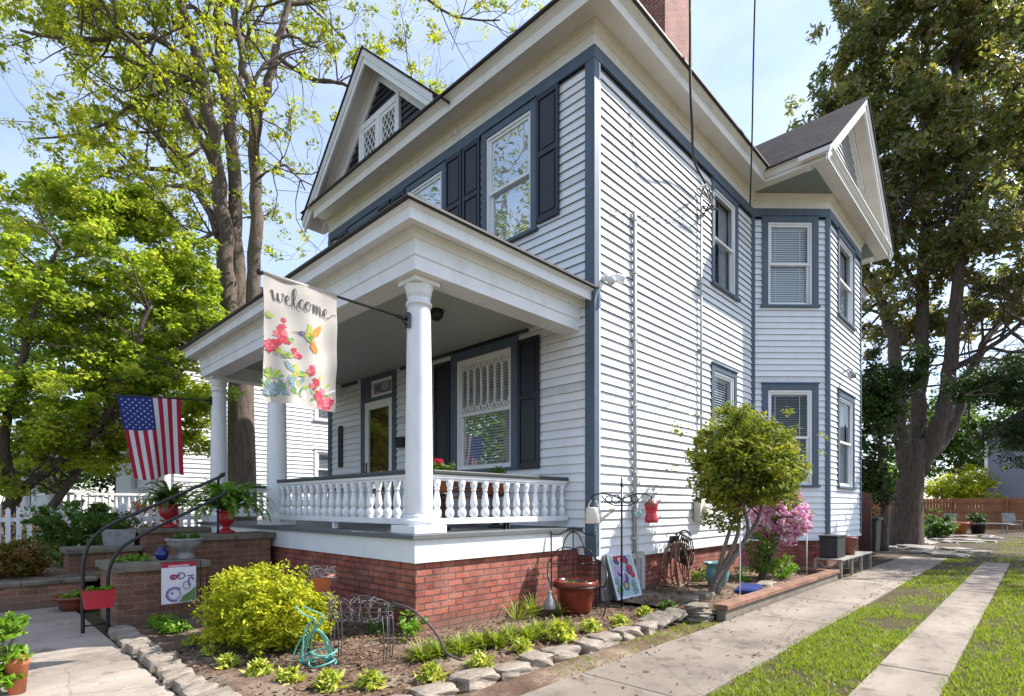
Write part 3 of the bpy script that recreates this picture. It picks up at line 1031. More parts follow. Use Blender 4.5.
for (x0, x1, y0, y1, zb) in ((-0.034, 0.0, 0.0, 0.13, 0.70), (-0.034, 0.085, -0.034, 0.0, 0.70), (-0.034, 0.0, HW - 0.13, HW + 0.034, 1.0),
                              (HL, HL + 0.034, -0.034, 0.13, 0.7), (HL - 0.13, HL, -0.034, 0, 0.7), (HL, HL + 0.034, HW - 0.13, HW, 0.7)):
    mb = MB()
    mb.box(x0, x1, y0, y1, zb, 7.62)
    corner_board(mb)
for (w, a, b) in ((WC, 0.0, 0.055), (WC, CL - 0.075, CL + 0.012), (WBF, -0.012, 0.075), (WBF, BFL - 0.075, BFL + 0.012), (WC2, -0.012, 0.075)):
    mb = MB()
    w.box(mb, a, b, 0.0, 0.033, 0.70, 7.62)
    corner_board(mb)
mb = MB()
WS.box(mb, BX0 - 0.06, BX0 - 0.0, 0, 0.03, 0.70, 7.62)
corner_board(mb)
mb = MB()
WS.box(mb, 0.088, 0.118, 0.0, 0.026, 0.70, 7.60)
mb.build('corner_bead', M['white'], house)

path_house = [(0, HW), (0, 0), (BX0, 0)]
path_rest = [(BX1, 0), (HL, 0), (HL, HW), (0, HW)]
path_bay = [(BX0, 0), (BX0 + BA, -BA), (BX1 - BA, -BA), (BX1, 0)]
mb = MB()
for p in (path_house, path_bay, path_rest):
    mb.sweep(p, [(0.0, 7.60), (0.04, 7.60), (0.04, 7.775), (0.0, 7.775)])
mb.build('trim_band', M['blue'], house)
mb = MB()
fz = [(0.0, 7.775), (0.028, 7.775), (0.028, 7.93), (0.05, 7.945), (0.05, 7.965), (0.09, 8.03), (0.11, 8.05), (0.11, 8.065), (0.0, 8.065)]
for p in (path_house, path_bay, path_rest):
    mb.sweep(p, fz)
mb.build('frieze', M['cream'], house)
# main eave: soffit, fascia, crown
ec = [(0.0, 8.065), (0.375, 8.065), (0.375, 8.02), (0.40, 8.02), (0.40, 8.165), (0.41, 8.17), (0.41, 8.18), (0.45, 8.215), (0.475, 8.225), (0.475, 8.245), (0.0, 8.245)]
mb = MB()
mb.sweep([(0, HW), (0, 0), (5.45, 0)], ec)
mb.sweep([(11.2, 0), (HL, 0), (HL, HW), (0, HW)], ec)
mb.build('eave_cornice', M['cream'], house)
mb = MB()
mb.sweep([(0, HW), (0, 0), (5.45, 0)], [(0.0, 8.246), (0.525, 8.246), (0.525, 8.275), (0.0, 8.285)])
mb.sweep([(11.2, 0), (HL, 0), (HL, HW), (0, HW)], [(0.0, 8.246), (0.525, 8.246), (0.525, 8.275), (0.0, 8.285)])
mb.build('drip_edge', M['edge'], house)
# main hip roof
o = 0.5
a, b, c, d = (-o, -o, 8.28), (HL + o, -o, 8.28), (HL + o, HW + o, 8.28), (-o, HW + o, 8.28)
rz = 8.28 + (HW / 2 + o) * 0.8
r1, r2 = (HW / 2, HW / 2, rz), (HL - HW / 2, HW / 2, rz)
mb = MB()
mb.add([a, b, c, d, r1, r2], [(0, 1, 5, 4), (1, 2, 5), (2, 3, 4, 5), (3, 0, 4)])
roof = mb.build('roof', M['roof'], house)
mb = MB()
mb.box(4.21, 5.44, 1.2, 1.85, 8.9, 13.6)
mb.box(4.17, 5.48, 1.16, 1.89, 13.6, 13.75)
mb.box(4.13, 5.52, 1.12, 1.93, 13.75, 13.9)
mb.build('chimney', M['chimney'], roof)


def gable(w, c, half, z0, rise, d_wall, d_front, d_back, mats, name, cut=-1):
    """gabled roof end with overhanging rakes"""
    th = math.atan2(rise, half)
    nz, ns = math.cos(th), math.sin(th)
    L = math.hypot(rise, half)
    rf, so, fa = MB(), MB(), MB()
    for sg in (-1, 1):
        def q(t, k, d):
            """t along slope from eave (0) to ridge (1), k perpendicular depth below roof"""
            s = c - sg * half + sg * half * t
            z = z0 + rise * t - k / nz
            return w.p(s, d, z)
        e = 0.10 / L
        def slab(m, k0, k1, d0, d1, t0=-e, t1=1.0):
            m.prism([q(t0, k0, d0), q(t1, k0, d0), q(t1, k1, d0), q(t0, k1, d0)], w.n * (d1 - d0))
        lo = cut if sg > 0 else -1
        slab(rf, 0, 0.035, d_back, d_front + 0.05)
        slab(so, 0.036, 0.10, d_back * 0 + d_wall - 0.12, d_front, max(lo, -0.04))
        slab(fa, 0.10, 0.24, d_front - 0.06, d_front - 0.015, max(lo, -0.02))
        slab(fa, 0.036, 0.10, d_front + 0.001, d_front + 0.022, max(lo, -0.03))
        slab(fa, 0.10, 0.14, d_front - 0.014, d_front + 0.012, max(lo, -0.03))
        slab(fa, 0.101, 0.36, d_wall - 0.05, d_wall + 0.05, 0.06)
        slab(fa, 0.101, 0.17, d_wall + 0.051, d_wall + 0.09, 0.04)
    rf.build(name, M['roof'], house)
    so.build('rake_soffit', M['cream'], house)
    fa.build('rake_board', M[mats[0]], house)
    tm = MB()
    zt0 = z0 - 0.1
    def clip(z):
        t = max(0, min(1, (z - z0 + 0.25) / rise))
        hs = half * (1 - t)
        return (c - hs, c + hs)
    siding(tm, w.__class__(w.p(0, d_wall, 0), w.u, w.n), c - half, c + half, z0, z0 + rise - 0.1, (), e=0.125, clip=clip, seed=21)
    tm.add([w.p(c - half, d_wall - 0.03, z0 - 0.1), w.p(c + half, d_wall - 0.03, z0 - 0.1), w.p(c, d_wall - 0.03, z0 + rise - 0.15)], [(0, 1, 2)])
    tm.build('gable_siding', M[mats[1]], house)


# front gable over the eave
gable(WF, 5.33, 2.62, 8.22, 2.42, 0.02, 0.43, -4.0, ('white', 'gable_dark'), 'gable_roof', cut=0.13)
WG = Wall((-0.02, 0, 0), (0, 1, 0), (-1, 0, 0))
mb = MB()
WG.box(mb, 4.60, 4.70, 0.0, 0.07, 8.50, 9.55)
WG.box(mb, 6.00, 6.10, 0.0, 0.07, 8.50, 9.55)
WG.box(mb, 5.29, 5.41, 0.0, 0.07, 8.50, 9.55)
WG.box(mb, 4.70, 6.00, 0.0, 0.068, 9.42, 9.55)
WG.box(mb, 4.54, 6.16, 0.0, 0.10, 8.42, 8.50)
gw = mb.build('gable_window', M['white'], house, bevel=0.005)
for (p, q) in ((4.70, 5.29), (5.41, 6.00)):
    m = MB()
    for (a_, b_, c_, d_) in ((p, p + 0.07, 8.5, 9.42), (q - 0.07, q, 8.5, 9.42), (p + 0.07, q - 0.07, 8.5, 8.58), (p + 0.07, q - 0.07, 9.34, 9.42)):
        WG.box(m, a_, b_, 0.0, 0.05, c_, d_)
    g0, g1, h0, h1 = p + 0.07, q - 0.07, 8.58, 9.34
    st = 0.135
    k = -12
    for sgn in (1, -1):
        x = g0 - (h1 - h0) if sgn > 0 else g0
        while x < g1 + (h1 - h0):
            A = [x, h0]
            # clip the diagonal s = x + sgn*(z-h0)*0.6
            za, zb = h0, h1
            sl = 0.62 * sgn
            lo = (g0 - x) / sl
            hi = (g1 - x) / sl
            l_, h_ = min(lo, hi), max(lo, hi)
            za, zb = h0 + max(0, l_), h0 + min(h1 - h0, h_)
            if zb - za > 0.02:
                m.bar(WG.p(x + sl * (za - h0), 0.028 + 0.004 * sgn, za), WG.p(x + sl * (zb - h0), 0.028 + 0.004 * sgn, zb), 0.018, 0.01, WG.n)
            x += st
    m.build('sash', M['white'], gw)
    m = MB()
    m.add([WG.p(g0, 0.012, h0), WG.p(g1, 0.012, h0), WG.p(g1, 0.012, h1), WG.p(g0, 0.012, h1)], [(0, 1, 2, 3)])
    m.build('pane', M['glass'], gw)
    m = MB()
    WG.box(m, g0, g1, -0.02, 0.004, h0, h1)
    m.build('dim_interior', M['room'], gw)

# bay gable: boxed soffit, pediment cornice and roof
GC, GH = 8.3, 2.95
gable(Wall((0, 0, 0), (1, 0, 0), (0, -1, 0)), GC, GH, 8.30, 2.42, BA + 0.02, 1.6, -3.2, ('white', 'gable_grey'), 'bay_roof')
mb = MB()
mb.box(GC - GH + 0.03, BX0 + 0.1, -1.56, 0.02, 8.07, 8.10)
mb.box(BX0 + 0.1, GC + GH - 0.03, -1.56, -0.0, 8.068, 8.10)
mb.build('bay_soffit', M['soffit_green'], house)
mb = MB()
mb.sweep([(GC - GH + 0.06, 0.05), (GC - GH + 0.06, -1.52), (GC + GH - 0.06, -1.52), (GC + GH - 0.06, 0.05)],
         [(-0.25, 8.062), (0.0, 8.062), (0.0, 8.02), (0.03, 8.02), (0.03, 8.12), (0.05, 8.13), (0.05, 8.15), (0.085, 8.21), (0.10, 8.22), (0.10, 8.25), (-0.3, 8.28)])
mb.build('bay_cornice', M['cream'], house)

# foundation
FD = 0.035
mb = MB()
mb.box(0.0, BX0, FD, FD + 0.3, -0.3, 0.70)
mb.box(FD, FD + 0.3, FD + 0.302, HW, -0.3, 0.70)
mb.prism([(BX0 + 0.02, FD, -0.3), (BX0 + BA + 0.015, -BA + FD, -0.3), (BX1 - BA - 0.015, -BA + FD, -0.3), (BX1 - 0.02, FD, -0.3)], (0, 0, 1.0))
mb.box(BX1, HL - FD, FD, FD + 0.3, -0.3, 0.70)
mb.build('foundation', M['brick'], house)
mb = MB()
for (p, q) in ((-0.036, 0.15), (1.24, BX0)):
    WS.box(mb, p, q, 0.0, 0.03, 0.64, 0.70)
for w, L_ in ((WC, CL), (WBF, BFL), (WC2, CL)):
    w.box(mb, 0.0, L_, 0.0, 0.028, 0.655, 0.70)
mb.build('water_table', M['white'], house)

# cellar hatch panel at the corner
mb = MB()
WS.box(mb, 0.16, 1.24, 0.0, 0.05, 0.06, 0.69)
for (p, q, a_, b_) in ((0.16, 0.26, 0.06, 0.69), (1.14, 1.24, 0.06, 0.69), (0.26, 1.14, 0.60, 0.69), (0.26, 1.14, 0.06, 0.14)):
    WS.box(mb, p, q, 0.05, 0.075, a_, b_)
mb.build('cellar_hatch', M['conduit'], house, bevel=0.005)

# ---------------------------------------------------------------- porch
PX, PY0, PY1 = -2.84, 0.24, 7.2
FZ = 1.10
mb = MB()
mb.box(PX + 0.03, -0.02, PY0 + 0.03, PY0 + 0.26, -0.3, 0.80)
mb.box(PX + 0.03, PX + 0.26, PY0 + 0.26, PY1 - 0.03, -0.3, 0.80)
mb.box(PX + 0.26, -0.02, PY1 - 0.26, PY1 - 0.03, -0.3, 0.80)
mb.build('porch_foundation', M['brick'], house)
mb = MB()
mb.sweep([(-0.0, PY1), (PX, PY1), (PX, PY0), (-0.0, PY0)], [(-0.1, 0.80), (0.012, 0.80), (0.012, 1.045), (-0.1, 1.045)])
mb.build('porch_skirt', M['white'], house)
mb = MB()
y = PY0 - 0.05
while y < PY1 + 0.04:
    mb.box(PX - 0.06, -0.0, y, y + 0.096, 1.048, FZ + rng.uniform(-0.002, 0.002))
    y += 0.1
mb.build('porch_floor', M['deck'], house, bevel=0.004)
# entablature
mb = MB()
bp = [(0.0, PY1), (PX, PY1), (PX, PY0), (0.0, PY0)]
mb.sweep(bp, [(-0.30, 3.88), (0.0, 3.88), (0.0, 4.02), (0.015, 4.03), (0.015, 4.19), (0.035, 4.20), (0.035, 4.215), (0.075, 4.27), (0.075, 4.285), (-0.30, 4.285), (-0.30, 3.88)])
mb.build('porch_beam', M['white'], house)
mb = MB()
mb.sweep(bp, [(-0.25, 4.286), (0.20, 4.286), (0.20, 4.25), (0.22, 4.25), (0.22, 4.36), (0.228, 4.363), (0.252, 4.38), (0.262, 4.38), (0.262, 4.40), (-0.25, 4.40)])
mb.build('porch_cornice', M['white'], house)
mb = MB()
mb.sweep(bp, [(-0.25, 4.401), (0.31, 4.401), (0.31, 4.425), (-0.25, 4.45)])
mb.build('porch_drip_edge', M['edge'], house)
o = 0.30
mb = MB()
A = [(PX - o, PY0 - o, 4.428), (PX - o, PY1 + o, 4.428), (0.0, PY1 + o, 4.428), (0.0, PY0 - o, 4.428), (-0.0, PY0 + 1.2, 4.80), (-0.0, PY1 - 1.2, 4.80)]
mb.add(A, [(0, 4, 5, 1), (0, 3, 4), (1, 5, 2), (0, 1, 2, 3)])
mb.build('porch_roof', M['roof'], house)
mb = MB()
y = PY0 + 0.3
while y < PY1 - 0.3:
    mb.box(PX + 0.3, 0.0, y, min(y + 0.083, PY1 - 0.3), 4.13, 4.15)
    y += 0.085
mb.build('porch_ceiling', M['ceiling'], house, bevel=0.003)
mb = MB()
for (p, q) in ((1.2, 4.6), (6.25, 6.9)):
    WF.box(mb, p, q, 0.024, 0.06, 4.075, 4.128)
mb.build('ceiling_moulding', M['rail'], house)
mb = MB()
mb.lathe([(0.10, 0), (0.11, -0.03), (0.09, -0.10), (0.05, -0.14)], (-1.5, 1.6, 4.13), 16)
mb.build('ceiling_lamp', M['black'], house)

# columns
cx = -2.60
col0 = None
for y in (0.5, 4.27, 6.95):
    m = MB()
    prof = [(0.152, 1.30), (0.150, 1.33)]
    for i in range(11):
        t = i / 10
        prof.append((0.152 - 0.024 * t ** 1.7, 1.35 + 2.2 * t))
    prof += [(0.126, 3.60), (0.142, 3.605), (0.146, 3.62), (0.142, 3.635), (0.126, 3.64), (0.126, 3.70), (0.135, 3.705), (0.138, 3.74), (0.148, 3.785), (0.158, 3.805), (0.158, 3.825)]
    m.lathe(prof, (cx, y, 0), 36)
    shaft = m.build('column', M['white'], house)
    m = MB()
    m.box(cx - 0.22, cx + 0.22, y - 0.22, y + 0.22, FZ, 1.19)
    b1 = m.build('plinth', M['white'], shaft, bevel=0.008)
    m = MB()
    m.lathe([(0.20, 1.19), (0.215, 1.205), (0.22, 1.23), (0.212, 1.25), (0.18, 1.262), (0.168, 1.275), (0.172, 1.29), (0.16, 1.305)], (cx, y, 0), 36)
    m.build('column_base', M['white'], shaft)
    m = MB()
    m.box(cx - 0.166, cx + 0.166, y - 0.166, y + 0.166, 3.825, 3.88)
    m.build('abacus', M['white'], shaft, bevel=0.006)

# balustrades
bal = MB()
bal.lathe([(0.032, 0.0), (0.036, 0.01), (0.05, 0.03), (0.055, 0.07), (0.05, 0.10), (0.034, 0.125), (0.03, 0.135), (0.042, 0.15), (0.047, 0.19), (0.04, 0.25), (0.028, 0.32),
           (0.024, 0.35), (0.034, 0.36), (0.034, 0.37), (0.027, 0.38), (0.04, 0.41), (0.043, 0.44), (0.043, 0.47)], (0, 0, 0), 14)
bal_me = None


def balustrade(a, b, n):
    global bal_me
    a, b = Vector(a), Vector(b)
    d = (b - a).normalized()
    m = MB()
    m.bar(a + UP * 1.225, b + UP * 1.225, 0.10, 0.07)
    m.bar(a + UP * 1.74, b + UP * 1.74, 0.085, 0.04)
    m.bar(a + UP * 1.705, b + UP * 1.705, 0.05, 0.03)
    L = (b - a).length
    k = max(1, int(L / 1.3))
    for i in range(k + 1):
        if 0 < i < k or k == 1:
            p = a + d * (L * i / k if k > 1 else L / 2)
            m.box(p.x - 0.03, p.x + 0.03, p.y - 0.03, p.y + 0.03, FZ, 1.19)
    root = m.build('balustrade', M['white'], house, bevel=0.004)
    m = MB()
    m.bar(a + UP * 1.785, b + UP * 1.785, 0.13, 0.05)
    m.build('handrail', M['rail'], root, bevel=0.012)
    for i in range(n):
        p = a + d * L * (i + 0.5) / n
        if bal_me is None:
            o_ = bal.build('baluster', M['white'], root)
            bal_me = o_.data
        else:
            o_ = bpy.data.objects.new('baluster', bal_me)
            COL.objects.link(o_)
            o_.parent = root
        o_.location = (p.x, p.y, 1.258)
        o_.scale = (1, 1, 0.92)


balustrade((cx + 0.14, 0.48, 0), (-0.03, 0.48, 0), 13)
balustrade((cx, 0.64, 0), (cx, 4.13, 0), 18)
balustrade((cx + 0.14, 6.95, 0), (-0.03, 6.95, 0), 13)

# porch steps
mb = MB()
for i in range(6):
    zt = FZ - 0.18 * (i + 1)
    if zt > 0.02:
        mb.box(PX - 0.06 - 0.32 * (i + 1), PX - 0.065 - 0.32 * i, 4.27, 6.58, -0.1, zt)
mb.build('porch_steps', M['pier'], house, bevel=0.01)

# wall fittings that are part of the house
mb = MB()
mb.tube([(0.98, -0.05, 0.5), (0.98, -0.05, 5.85)], 0.030, 10)
for z in (0.9, 1.9, 2.9, 3.9, 4.9, 5.7):
    WS.box(mb, 0.93, 1.03, 0.02, 0.084, z, z + 0.035)
mb.build('conduit', M['conduit'], house)
mb = MB()
mb.tube([(3.2, -0.06, 1.3), (3.2, -0.06, 7.0)], 0.022, 8)
mb.tube(spline([(3.2, -0.06, 7.0), (3.2, -0.1, 7.12), (3.17, -0.16, 7.1)], 4), 0.026, 8)
for z in (1.8, 3.0, 4.2, 5.4, 6.6):
    WS.box(mb, 3.15, 3.25, 0.02, 0.085, z, z + 0.03)
mb.build('service_mast', M['conduit'], house)
mb = MB()
WS.box(mb, 2.98, 3.36, 0.02, 0.15, 1.14, 1.50)
mb.lathe([(0.11, 0), (0.11, 0.05), (0.09, 0.07)], (0, 0, 0), 20)
i0 = len(mb.v) - 60
for i in range(i0, len(mb.v)):
    x, y, z = mb.v[i]
    mb.v[i] = (3.17 + x, -0.15 - z, 1.32 + y)
mb.build('utility_meter', M['white_pot'], house, bevel=0.006)
mb = MB()
WF.box(mb, 6.90, 7.06, 0.024, 0.06, 2.28, 3.22)
mb.build('wall_plaque', M['black_matt'], house, bevel=0.006)
mb = MB()
WF.box(mb, 4.42, 4.66, 0.02, 0.13, 2.55, 2.72)
WF.box(mb, 4.40, 4.68, 0.02, 0.15, 2.72, 2.735)
mb.build('mailbox', M['black_matt'], house, bevel=0.006)
# ================================================================== GROUND
def gpos(px, py, z=0.0):
    """where a sight line meets level ground"""
    d = FW * F_PX + RT * (px - 512)
    t = (EYE - z) / (py - HORIZON)
    p = CAM + d * t
    return Vector((p.x, p.y, z))


def sheet(name, x0, x1, y0, y1, z, mat, nx=1, ny=1, amp=0.0, seed=0, cx=None):
    g = random.Random(seed)
    ph = [(g.uniform(0.6, 5), g.uniform(0.6, 5), g.uniform(0, 6), g.uniform(0.3, 1)) for _ in range(8)]
    m = MB()
    vs = []
    for j in range(ny + 1):
        for i in range(nx + 1):
            x, y = x0 + (x1 - x0) * i / nx, y0 + (y1 - y0) * j / ny
            h = sum(a * math.sin(kx * x + ky * y + p) for kx, ky, p, a in ph) / 4 * amp
            e = min(i, j, nx - i, ny - j)
            vs.append((x, y, z + (h if e else -0.03 * (amp > 0)) + g.uniform(-0.2, 0.2) * amp))
    m.add(vs, [(j * (nx + 1) + i, j * (nx + 1) + i + 1, (j + 1) * (nx + 1) + i + 1, (j + 1) * (nx + 1) + i) for j in range(ny) for i in range(nx)], 0, amp > 0)
    return tag(m.build(name, mat), kind='structure')


sheet('ground', -400, 400, -400, 400, 0.0, M['ground'])


def slabs(name, cuts, y0, y1, z, mat, along='x'):
    m = MB()
    for a, b in zip(cuts[:-1], cuts[1:]):
        if along == 'x':
            m.box(a + 0.005, b - 0.005, y0, y1, z - 0.15, z + rng.uniform(-0.003, 0.003))
        else:
            m.box(y0, y1, a + 0.005, b - 0.005, z - 0.15, z + rng.uniform(-0.003, 0.003))
    return tag(m.build(name, mat, bevel=0.008), kind='structure')


slabs('driveway', [-9, -6.2, -3.9, -2.6, -1.05, 0.9, 2.6, 4.6, 6.6, 9.0, 12.0], -2.69, -1.74, 0.028, M['concrete'])
slabs('driveway', [-6, -3, -0.6, 1.8, 3.6, 5.6, 8.0, 11.5], -3.92, -3.44, 0.028, M['concrete'])
slabs('walkway', [-1.6, 0.5, 1.95, 3.35, 5.18], -8.8, -5.07, 0.026, M['walk'], 'y')
sheet('planting_bed', -4.86, 0.3, -1.25, 3.7, 0.045, M['soil'], 60, 56, 0.03, 4)
sheet('planting_bed', 0.30, 5.35, -1.62, 0.1, 0.10, M['soil'], 50, 18, 0.03, 5)
sheet('raised_bed', -9, -3.2, 5.5, 9.2, 0.36, M['soil'], 40, 26, 0.05, 6)
sheet('bare_yard', 8.6, 34.5, -4.6, 6.0, 0.004, M['yard'], 1, 1)
# soil strip beside the drive
sheet('soil_strip', -6, 0.3, -1.74, -1.3, 0.008, M['soil'], 60, 6, 0.012, 8)


def rock(m, c, sx, sy, sz, rz, seed, tilt=0.0, mi=0):
    g = random.Random(seed)
    n = 6
    vs, idx = [], {}
    fs = []
    Rm = Matrix.Rotation(rz, 3, 'Z') @ Matrix.Rotation(tilt, 3, 'X')
    k = [(g.uniform(2, 5), g.uniform(2, 5), g.uniform(2, 5), g.uniform(0, 6)) for _ in range(5)]
    tap = [g.uniform(0.72, 1.0) for _ in range(4)]

    def vert(p):
        key = tuple(round(x, 4) for x in p)
        if key in idx:
            return idx[key]
        v = Vector(p)
        # squarish rounding
        l = (abs(v.x) ** 11 + abs(v.y) ** 11 + abs(v.z) ** 11) ** (1 / 11)
        v = v / l
        h = sum(math.sin(a * v.x + b * v.y + e * v.z + f) for a, b, e, f in k) * 0.032 + g.uniform(-0.022, 0.022)
        v *= 1 + h
        tx = tap[0] + (tap[1] - tap[0]) * (v.x + 1) / 2
        ty = tap[2] + (tap[3] - tap[2]) * (v.y + 1) / 2
        q = Rm @ Vector((v.x * sx * ty, v.y * sy * tx, v.z * sz))
        idx[key] = len(vs)
        vs.append(Vector(c) + q)
        return idx[key]
    for ax in range(3):
        for sg in (-1, 1):
            for i in range(n):
                for j in range(n):
                    q = []
                    for (di, dj) in ((0, 0), (1, 0), (1, 1), (0, 1)):
                        a, b = -1 + 2 * (i + di) / n, -1 + 2 * (j + dj) / n
                        p = [0, 0, 0]
                        p[ax] = sg
                        p[(ax + 1) % 3], p[(ax + 2) % 3] = a, b
                        q.append(vert(p))
                    fs.append(q if sg > 0 else q[::-1])
    m.add(vs, fs, mi, False)
    return m


ORD = ['first', 'second', 'third', 'fourth', 'fifth', 'sixth', 'seventh', 'eighth', 'ninth', 'tenth', 'eleventh', 'twelfth', 'thirteenth', 'fourteenth', 'fifteenth', 'sixteenth']
# edging stones by the walk, from the pier towards the street corner of the bed
y = 2.86
i = 0
while y > -1.0 and i < 14:
    L = rng.uniform(0.25, 0.38)
    y2 = y - L
    m = rock(MB(), (-4.95 + rng.uniform(-0.02, 0.02), (y + y2) / 2, 0.03), L / 2 * 0.98, 0.12, 0.055 + rng.uniform(0, 0.02), R(90) + rng.uniform(-0.08, 0.08), 40 + i, rng.uniform(-0.1, 0.1))
    o_ = m.build('edging_stone', M['stone'], loc=(-4.95, (y + y2) / 2, 0))
    tag(o_, f'rough edging stone beside the walkway, {ORD[i]} along from the low brick pier', 'stone', 'edging stones beside the walkway')
    y = y2
    i += 1
x = -4.55
i = 0
while x < -0.72 and i < 14:
    L = rng.uniform(0.26, 0.44)
    m = rock(MB(), (x + L / 2, -1.28 + rng.uniform(-0.03, 0.03), 0.038), L / 2 * 0.96, 0.13, 0.045 + rng.uniform(0, 0.02), rng.uniform(-0.14, 0.14), 70 + i, rng.uniform(-0.12, 0.06))
    o_ = m.build('edging_stone', M['stone'], loc=(x + L / 2, -1.28, 0))
    tag(o_, f'pale squarish edging stone beside the driveway, {ORD[i]} along from the street corner of the bed', 'stone', 'edging stones beside the driveway')
    x += L
    i += 1
# tilted slabs and the little stack against the brick border
for i, (x, yy, z, rz_, t, nm) in enumerate([(-0.60, -1.28, 0.09, 1.25, -0.45, 'first'), (-0.40, -1.28, 0.10, 1.2, -0.5, 'middle'), (-0.18, -1.30, 0.11, 1.1, -0.5, 'last')]):
    m = rock(MB(), (x, yy, z), 0.2, 0.09, 0.028, rz_, 100 + i, t)
    tag(m.build('slate_slab', M['stone'], loc=(x, yy, 0)), f'flat pale slab leaning in the stone edging, {nm} of the leaning ones from the street side', 'stone', 'leaning slabs')
for i, (z, nm) in enumerate([(0.035, 'lowest'), (0.105, 'middle'), (0.17, 'topmost')]):
    m = rock(MB(), (0.10 + 0.02 * i, -1.44 - 0.03 * (i == 1), z), 0.2, 0.13, 0.034, R(-20 + 14 * i), 110 + i)
    tag(m.build('slate_slab', M['cap'], loc=(0.1, -1.44, 0)), f'{nm} dark flat stone of the stack at the end of the brick border', 'stone', 'stacked dark stones')

# raised brick and concrete border of the side bed
bd = thing('brick_border', 'low concrete border with red brick coping beside the driveway', 'border', (0.3, -1.66, 0))
m = MB()
m.box(0.30, 5.37, -1.72, -1.60, -0.1, 0.14)
m.box(5.25, 5.37, -1.60, -0.9, -0.1, 0.14)
m.build('kerb', M['cap'], bd, bevel=0.01)
m = MB()
m.box(0.28, 5.40, -1.75, -1.57, 0.141, 0.205)
m.box(5.22, 5.40, -1.57, -0.9, 0.141, 0.205)
m.build('coping', M['pier'], bd, bevel=0.01)

# ================================================================== PIERS, URNS, RAIL
def pier(name, label, x0, x1, y0, y1, z1, group=None):
    t = thing(name, label, 'pier', ((x0 + x1) / 2, (y0 + y1) / 2, 0), group)
    m = MB()
    m.box(x0, x1, y0, y1, -0.2, z1 - 0.085)
    m.build('brickwork', M['pier'], t, bevel=0.008)
    m = MB()
    n = max(1, int((x1 - x0) / 0.5))
    for k in range(n):
        a, b = x0 - 0.05 + (x1 - x0 + 0.1) * k / n, x0 - 0.05 + (x1 - x0 + 0.1) * (k + 1) / n
        m.box(a + 0.003, b - 0.003, y0 - 0.05, y1 + 0.05, z1 - 0.085, z1)
    m.build('cap', M['cap'], t, bevel=0.012)
    return t


pg = 'brick piers flanking the porch steps'
pier('brick_pier', 'low brown brick pier beside the steps with a small garden banner in front of it', -4.9, -3.98, 3.08, 4.05, 0.72, pg)
pier('brick_pier', 'tall brown brick pier against the porch with a fern urn near the white column', -3.93, -2.92, 3.72, 4.22, 1.01, pg)
pier('brick_pier', 'low brown brick pier on the far side of the steps below the handrail', -4.9, -3.98, 6.55, 7.3, 0.72, pg)
pier('brick_pier', 'tall brown brick pier on the far side of the steps under a red urn', -3.93, -2.92, 6.6, 7.2, 1.01, pg)

URN = [(0.15, 0.0), (0.16, 0.02), (0.15, 0.05), (0.10, 0.07), (0.065, 0.10), (0.055, 0.125), (0.075, 0.14), (0.075, 0.155), (0.09, 0.17), (0.135, 0.21), (0.165, 0.27), (0.165, 0.33),
       (0.15, 0.37), (0.15, 0.39), (0.185, 0.42), (0.195, 0.44), (0.19, 0.455), (0.16, 0.455), (0.14, 0.42)]


def fern(parent, c, R0, n, seed, mat='l_fern'):
    g = random.Random(seed)
    m = MB()
    tints = []
    for i in range(n):
        a = g.uniform(0, 2 * math.pi)
        el = g.uniform(0.35, 1.35)
        L = R0 * g.uniform(0.75, 1.25)
        dh = Vector((math.cos(a), math.sin(a), 0))
        k = 11
        pts = []
        p = Vector(c)
        for j in range(k):
            t = j / (k - 1)
            th = el - t * t * 2.1
            pts.append(p.copy())
            p = p + (dh * math.cos(th) + UP * math.sin(th)) * (L / (k - 1)) * 1.15
        sd = Vector((-dh.y, dh.x, 0))
        for j in range(k - 1):
            t = j / (k - 1)
            w = 0.055 * math.sin(math.pi * min(1, 0.18 + 0.82 * t)) ** 0.7 * R0 / 0.45 + 0.004
            q0, q1 = pts[j], pts[j + 1]
            for sgn in (-1, 1):
                tip = (q0 + q1) / 2 + sd * sgn * w + (q1 - q0) * 0.7 - UP * w * 0.25
                m.add([q0, q0.lerp(q1, 0.75), tip], [(0, 1, 2)])
                tip2 = q1.lerp(q0, 0.25) + sd * sgn * w * 0.95 + (q1 - q0) * 0.75 - UP * w * 0.25
                m.add([q0.lerp(q1, 0.5), q1 * 1.0 + (q1 - q0) * 0.2, tip2], [(0, 1, 2)])
    ob = m.build('fronds', M[mat], parent)
    at_ = ob.data.attributes.new('tint', 'FLOAT', 'FACE')
    gg = np.random.default_rng(seed)
    nf = len(ob.data.polygons)
    at_.data.foreach_set('value', np.repeat(gg.uniform(0, 1, nf // 4 + 1), 4)[:nf].astype(np.float32))
    return ob


def urn_thing(loc, label, mat, s=1.0):
    t = thing('urn', label, 'urn', loc)
    m = MB()
    m.lathe([(r * s, z * s) for r, z in URN], loc, 30)
    m.lathe([(0.138 * s, 0.41 * s), (0.138 * s, 0.425 * s), (0.02, 0.43 * s)], loc, 20, mi=1)
    m.build('urn_body', [M[mat], M['soil']], t)
    return t


u = urn_thing((-3.45, 3.97, 1.01), 'red pedestal urn on the brick pier beside the white column', 'red_pot', 0.72)
f = thing('fern', 'bright arching fern in the red urn beside the white column', 'fern', (-3.45, 3.97, 1.32))
fern(f, (-3.45, 3.97, 1.33), 0.56, 110, 5)
u = urn_thing((-3.45, 6.9, 1.01), 'red pedestal urn on the far pier below the striped flag', 'red_pot', 0.95)
f = thing('fern', 'dark spreading fern in the red urn below the striped flag', 'fern', (-3.45, 6.9, 1.42))
fern(f, (-3.45, 6.9, 1.42), 0.5, 70, 6, 'l_mid')

